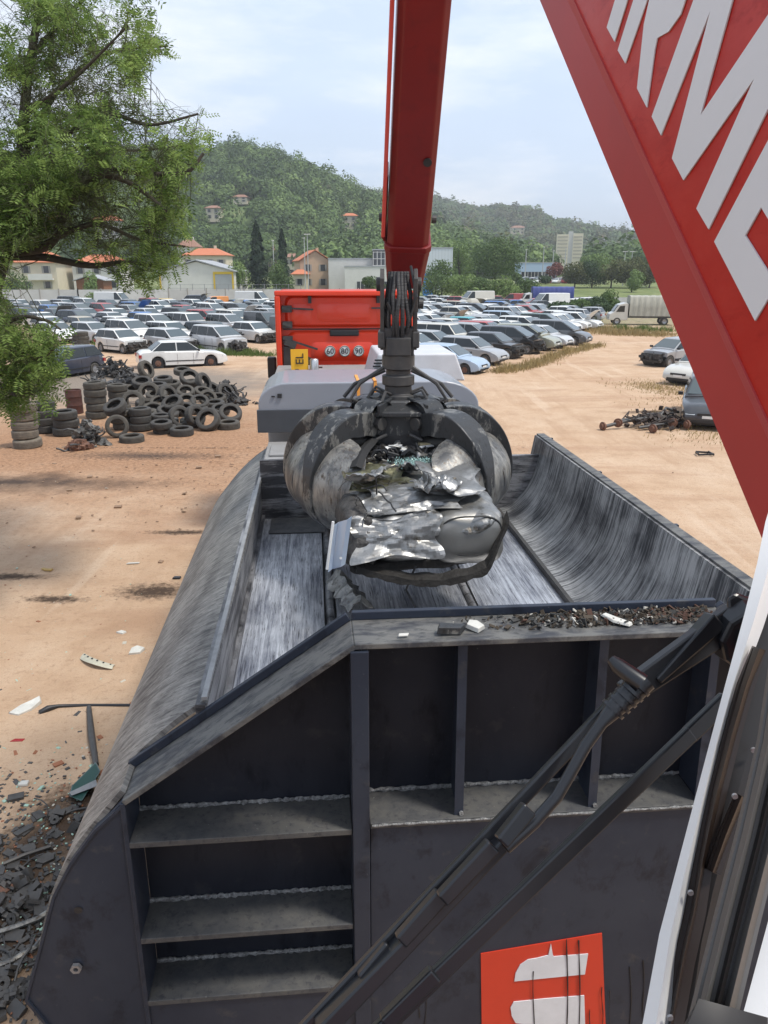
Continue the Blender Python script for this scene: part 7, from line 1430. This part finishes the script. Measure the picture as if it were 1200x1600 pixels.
for i, px in enumerate((973, 984)): mast(px, 215, 393, 'white billboard post, %s one near the boom edge' % ('left' if i == 0 else 'right'), True)
# distant car park, retail roofs, low slope
hall('retail_building', 'low pale blue and white retail building beyond the field', 812, 868, 262, 411, 424, mat('pale_blue_fascia', (.35, .45, .58), .6), 10, (.05, .95, .1, .5, 10)); 
for i in range(26):
    px = 812 + 3.6 * i; Y = 232 + (i % 4) * 5; c = R.choice(['white', 'silver', 'dark grey', 'red', 'black', 'light grey']); X = aty(px, Y)
    if px > 900: break
    car('hatchback', c, X, Y, R.choice((60, 240)), '%s car, %s from the left in the distant car park' % (c, ORD[i] if i < len(ORD) else 'last'), 'cars in the distant car park', 0)
tree('hedge_bush', 'green bush at the left end of the distant car park', 806, 228, 440, 418, 22, FB, 'bush', n=1200, lobes=6, trunk=False)

# ------------------------------------------------------------------ big locust tree on the left
lt = thing('locust_tree', 'big feathery locust tree spreading its branches in from the left', 'tree', (at(-60, 500, 11.5)[0], at(-60, 500, 11.5)[1], 0))
base = np.array(lt.location); LV = []; LN = []; TI = []
mask = [(-200, -200), (235, -200), (245, 0), (255, 38), (290, 55), (296, 78), (285, 108), (240, 95), (222, 118), (232, 150), (262, 175), (300, 165), (318, 158), (330, 175), (338, 215), (330, 240), (300, 262), (306, 290), (295, 330), (300, 372), (308, 392), (295, 420), (262, 452), (215, 460), (180, 440), (140, 400), (95, 385), (60, 392), (20, 385), (0, 400), (30, 440), (10, 470), (40, 490), (92, 505), (110, 545), (105, 600), (80, 640), (20, 650), (-200, 640)]
MX = np.array(mask, float)
def inside(px, py):
    n = len(MX); c = False; j = n - 1
    for i in range(n):
        if ((MX[i, 1] > py) != (MX[j, 1] > py)) and (px < (MX[j, 0] - MX[i, 0]) * (py - MX[i, 1]) / (MX[j, 1] - MX[i, 1]) + MX[i, 0]): c = not c
        j = i
    return c
def proj(p):
    v = np.array(p) - [0, 0, H]; t = v[1] * CT - v[2] * ST; return 600 + F * v[0] / t, 800 - F * (v[1] * ST + v[2] * CT) / t, t
limbs = [([(-60, 900, 11.5), (-55, 640, 11.5), (-30, 500, 11.5), (0, 400, 11.5)], .20, .16), ([(0, 400, 11.5), (18, 330, 11.6), (32, 270, 11.7), (38, 180, 11.8), (48, 90, 11.9), (70, -20, 12)], .13, .05),
 ([(0, 400, 11.5), (30, 350, 11.3), (62, 290, 11.2), (95, 278, 11.0), (150, 272, 10.9)], .09, .03), ([(5, 392, 11.5), (60, 388, 11.3), (85, 372, 11.2), (105, 320, 11.0), (130, 285, 10.9), (165, 274, 10.8), (210, 290, 10.7), (260, 330, 10.6)], .085, .025),
 ([(165, 274, 10.8), (175, 264, 10.8), (230, 272, 10.7), (292, 268, 10.6), (318, 240, 10.6)], .045, .02), ([(32, 270, 11.7), (60, 190, 12.2), (110, 120, 12.4), (180, 80, 12.5), (262, 72, 12.5)], .06, .015),
 ([(0, 400, 11.5), (70, 402, 11.6), (140, 415, 11.7), (200, 410, 11.6), (262, 420, 11.5)], .07, .02), ([(62, 290, 11.2), (100, 215, 11.3), (170, 180, 11.2), (235, 195, 11.0), (310, 178, 10.9)], .05, .015),
 ([(48, 90, 11.9), (100, 30, 12.2), (160, -30, 12.4)], .05, .02), ([(-30, 500, 11.5), (20, 545, 11.0), (60, 560, 10.8), (90, 540, 10.6)], .05, .015), ([(-40, 560, 11.5), (10, 610, 11.2), (50, 615, 11.0), (80, 590, 11.0)], .05, .015),
 ([(38, 180, 11.8), (80, 150, 11.3), (130, 110, 11.0), (200, 40, 10.8)], .045, .012), ([(18, 330, 11.6), (70, 250, 12.3), (140, 230, 12.6), (215, 235, 12.8), (300, 225, 12.8)], .05, .012), ([(85, 372, 11.2), (150, 350, 11.2), (220, 375, 11.2), (290, 385, 11.2)], .045, .012),
 ([(-30, 500, 11.5), (-80, 300, 12), (-140, 100, 12.5)], .1, .04), ([(-40, 560, 11.5), (20, 500, 10.7), (70, 500, 10.5), (95, 515, 10.4)], .04, .012)]
bm_ = MB(); nodes = []
for pts, r0, r1 in limbs:
    P = catmull([at(*p) for p in pts], 6); n = len(P); bm_.tube([p - base for p in P], [r0 + (r1 - r0) * i / (n - 1) for i in range(n)], 8)
    nodes += [(p, i / (n - 1)) for i, p in enumerate(P)]
tw = MB(); fronds = []
ends = []
lv = [(p, (0, 0)) for p, u in nodes]
def grow(p, d, l, r_, dep):
    pts = [p]; q = p.copy(); dd = d.copy(); n = 5
    for i in range(n): dd = dd + rng.normal(size=3) * .22 + np.array([0, 0, -.03]); dd /= np.linalg.norm(dd); q = q + dd * l / n; pts.append(q.copy())
    px, py, t = proj(q)
    if not inside(px, py): 
        if dep < 2 or not inside(*proj(pts[3])[:2]): return
        pts = pts[:4]
    if dep < 2 or rng.random() < .35: tw.tube([a - base for a in pts], [r_ * (1 - .7 * i / (len(pts) - 1)) for i in range(len(pts))], 4, cap=False)
    if dep < 2:
        for a in pts[1:]:
            for _ in range(2 if dep == 0 else 2): e = dd + rng.normal(size=3) * .75; e /= np.linalg.norm(e); grow(a, e, l * .55, r_ * .5, dep + 1)
    if dep >= 1:
        for a in pts[1:]: fronds.append((a, dd))
starts = [nodes[i][0] for i in range(len(nodes))]
GAP = [(20, 20, 34), (95, 165, 26), (130, 270, 22), (180, 130, 22), (235, 300, 20), (150, 385, 22), (75, 320, 26), (10, 150, 24), (190, 270, 20), (110, 90, 24), (245, 240, 18), (230, 420, 16), (160, 430, 16), (200, 175, 16), (150, 130, 42), (215, 215, 34), (60, 60, 40), (120, 330, 30), (200, 330, 34), (255, 365, 26), (30, 430, 30), (110, 215, 22), (270, 200, 22), (40, 240, 22), (180, 60, 24), (70, 470, 30)]
def gap(px, py): return any((px - a) ** 2 + (py - b) ** 2 < (c * (.75 + .25 * math.sin(px * .21 + py * .17))) ** 2 for a, b, c in GAP)
for k in range(400):
    p = starts[rng.integers(8, len(starts))]; d = rng.normal(size=3); d[2] = d[2] * .7 + .12; d /= np.linalg.norm(d)
    px, py, t = proj(p)
    grow(p, d, .5 + .9 * rng.random(), .008, 0)
keep = []
for a, d in fronds:
    px, py, _ = proj(a)
    if inside(px, py) and (not gap(px, py) or R.random() < .06) and (math.sin(2.3 * a[0] + 1) + math.sin(3.1 * a[2] + .5) + math.sin(2.6 * (a[0] - a[2]) + a[1]) > -.55 or R.random() < .12): keep.append((a, d))
if len(keep) > 9500: keep = [keep[i] for i in rng.choice(len(keep), 9500, replace=False)]
A_ = np.array([k[0] for k in keep]); D0 = np.array([k[1] for k in keep]); n = len(A_)
dirs = D0 * .6 + rng.normal(size=(n, 3)) * .6; dirs[:, 2] -= .15; dirs /= np.linalg.norm(dirs, axis=1, keepdims=True); ln_ = .13 + .10 * rng.random(n); side = np.cross(dirs, rng.normal(size=(n, 3)) * .5 + np.array([0, 0, 1.2])); side /= np.linalg.norm(side, axis=1, keepdims=True)
NL = 5; Q = []; T = []; ft = np.clip(.5 + .28 * np.sin(A_[:, 0] * 2.3 + 1) * np.cos(A_[:, 2] * 2.7) + .3 * rng.normal(size=n), 0, 1)
for j in range(NL):
    c = A_ + dirs * (ln_ * (j + .6) / NL)[:, None] - np.array([0, 0, 1]) * (.03 * ((j + .6) / NL) ** 2)
    for s_ in (-1, 1):
        l = .058 + .018 * rng.random(n); e = side * s_ + dirs * .35; e /= np.linalg.norm(e, axis=1, keepdims=True); e[:, 2] -= .12; w_ = dirs * .013 + rng.normal(size=(n, 3)) * .002
        Q.append(np.stack([c, c + e * (l * .5)[:, None] + w_, c + e * l[:, None], c + e * (l * .5)[:, None] - w_], 1) - base); T.append(np.clip(ft + .15 * rng.normal(size=n), 0, 1))
FLO = foliage('locust_foliage', (.075, .135, .028), (.26, .36, .10), .5)
link('crown', quads_mesh('crown', np.concatenate(Q), FLO, np.concatenate(T)), lt)
bm_.obj('trunk', mat('locust_bark', (.075, .062, .048), .95, var=.8, vscale=14, bump=.9, bscale=30, stretch=(1, 1, .3)), lt, smooth=50); tw.obj('twigs', mat('twig_green_brown', (.06, .065, .03), .9), lt, fix=False)
print('fronds', n)

# ------------------------------------------------------------------ hazy air
m = MB(); m.bb((-3900, -260, -4), (3900, 4900, 190)); hz = m.obj('haze'); tag(hz, kind='stuff'); hm = bpy.data.materials.new('hazy_air'); hm.use_nodes = True; ht = hm.node_tree; ht.nodes.clear()
hv = ht.nodes.new('ShaderNodeVolumePrincipled'); hv.inputs['Color'].default_value = (0.93, 0.96, 1.0, 1); hv.inputs['Density'].default_value = 0.00033; hv.inputs['Anisotropy'].default_value = 0.2; hoo = ht.nodes.new('ShaderNodeOutputMaterial'); ht.links.new(hv.outputs['Volume'], hoo.inputs['Volume']); hz.data.materials.append(hm)
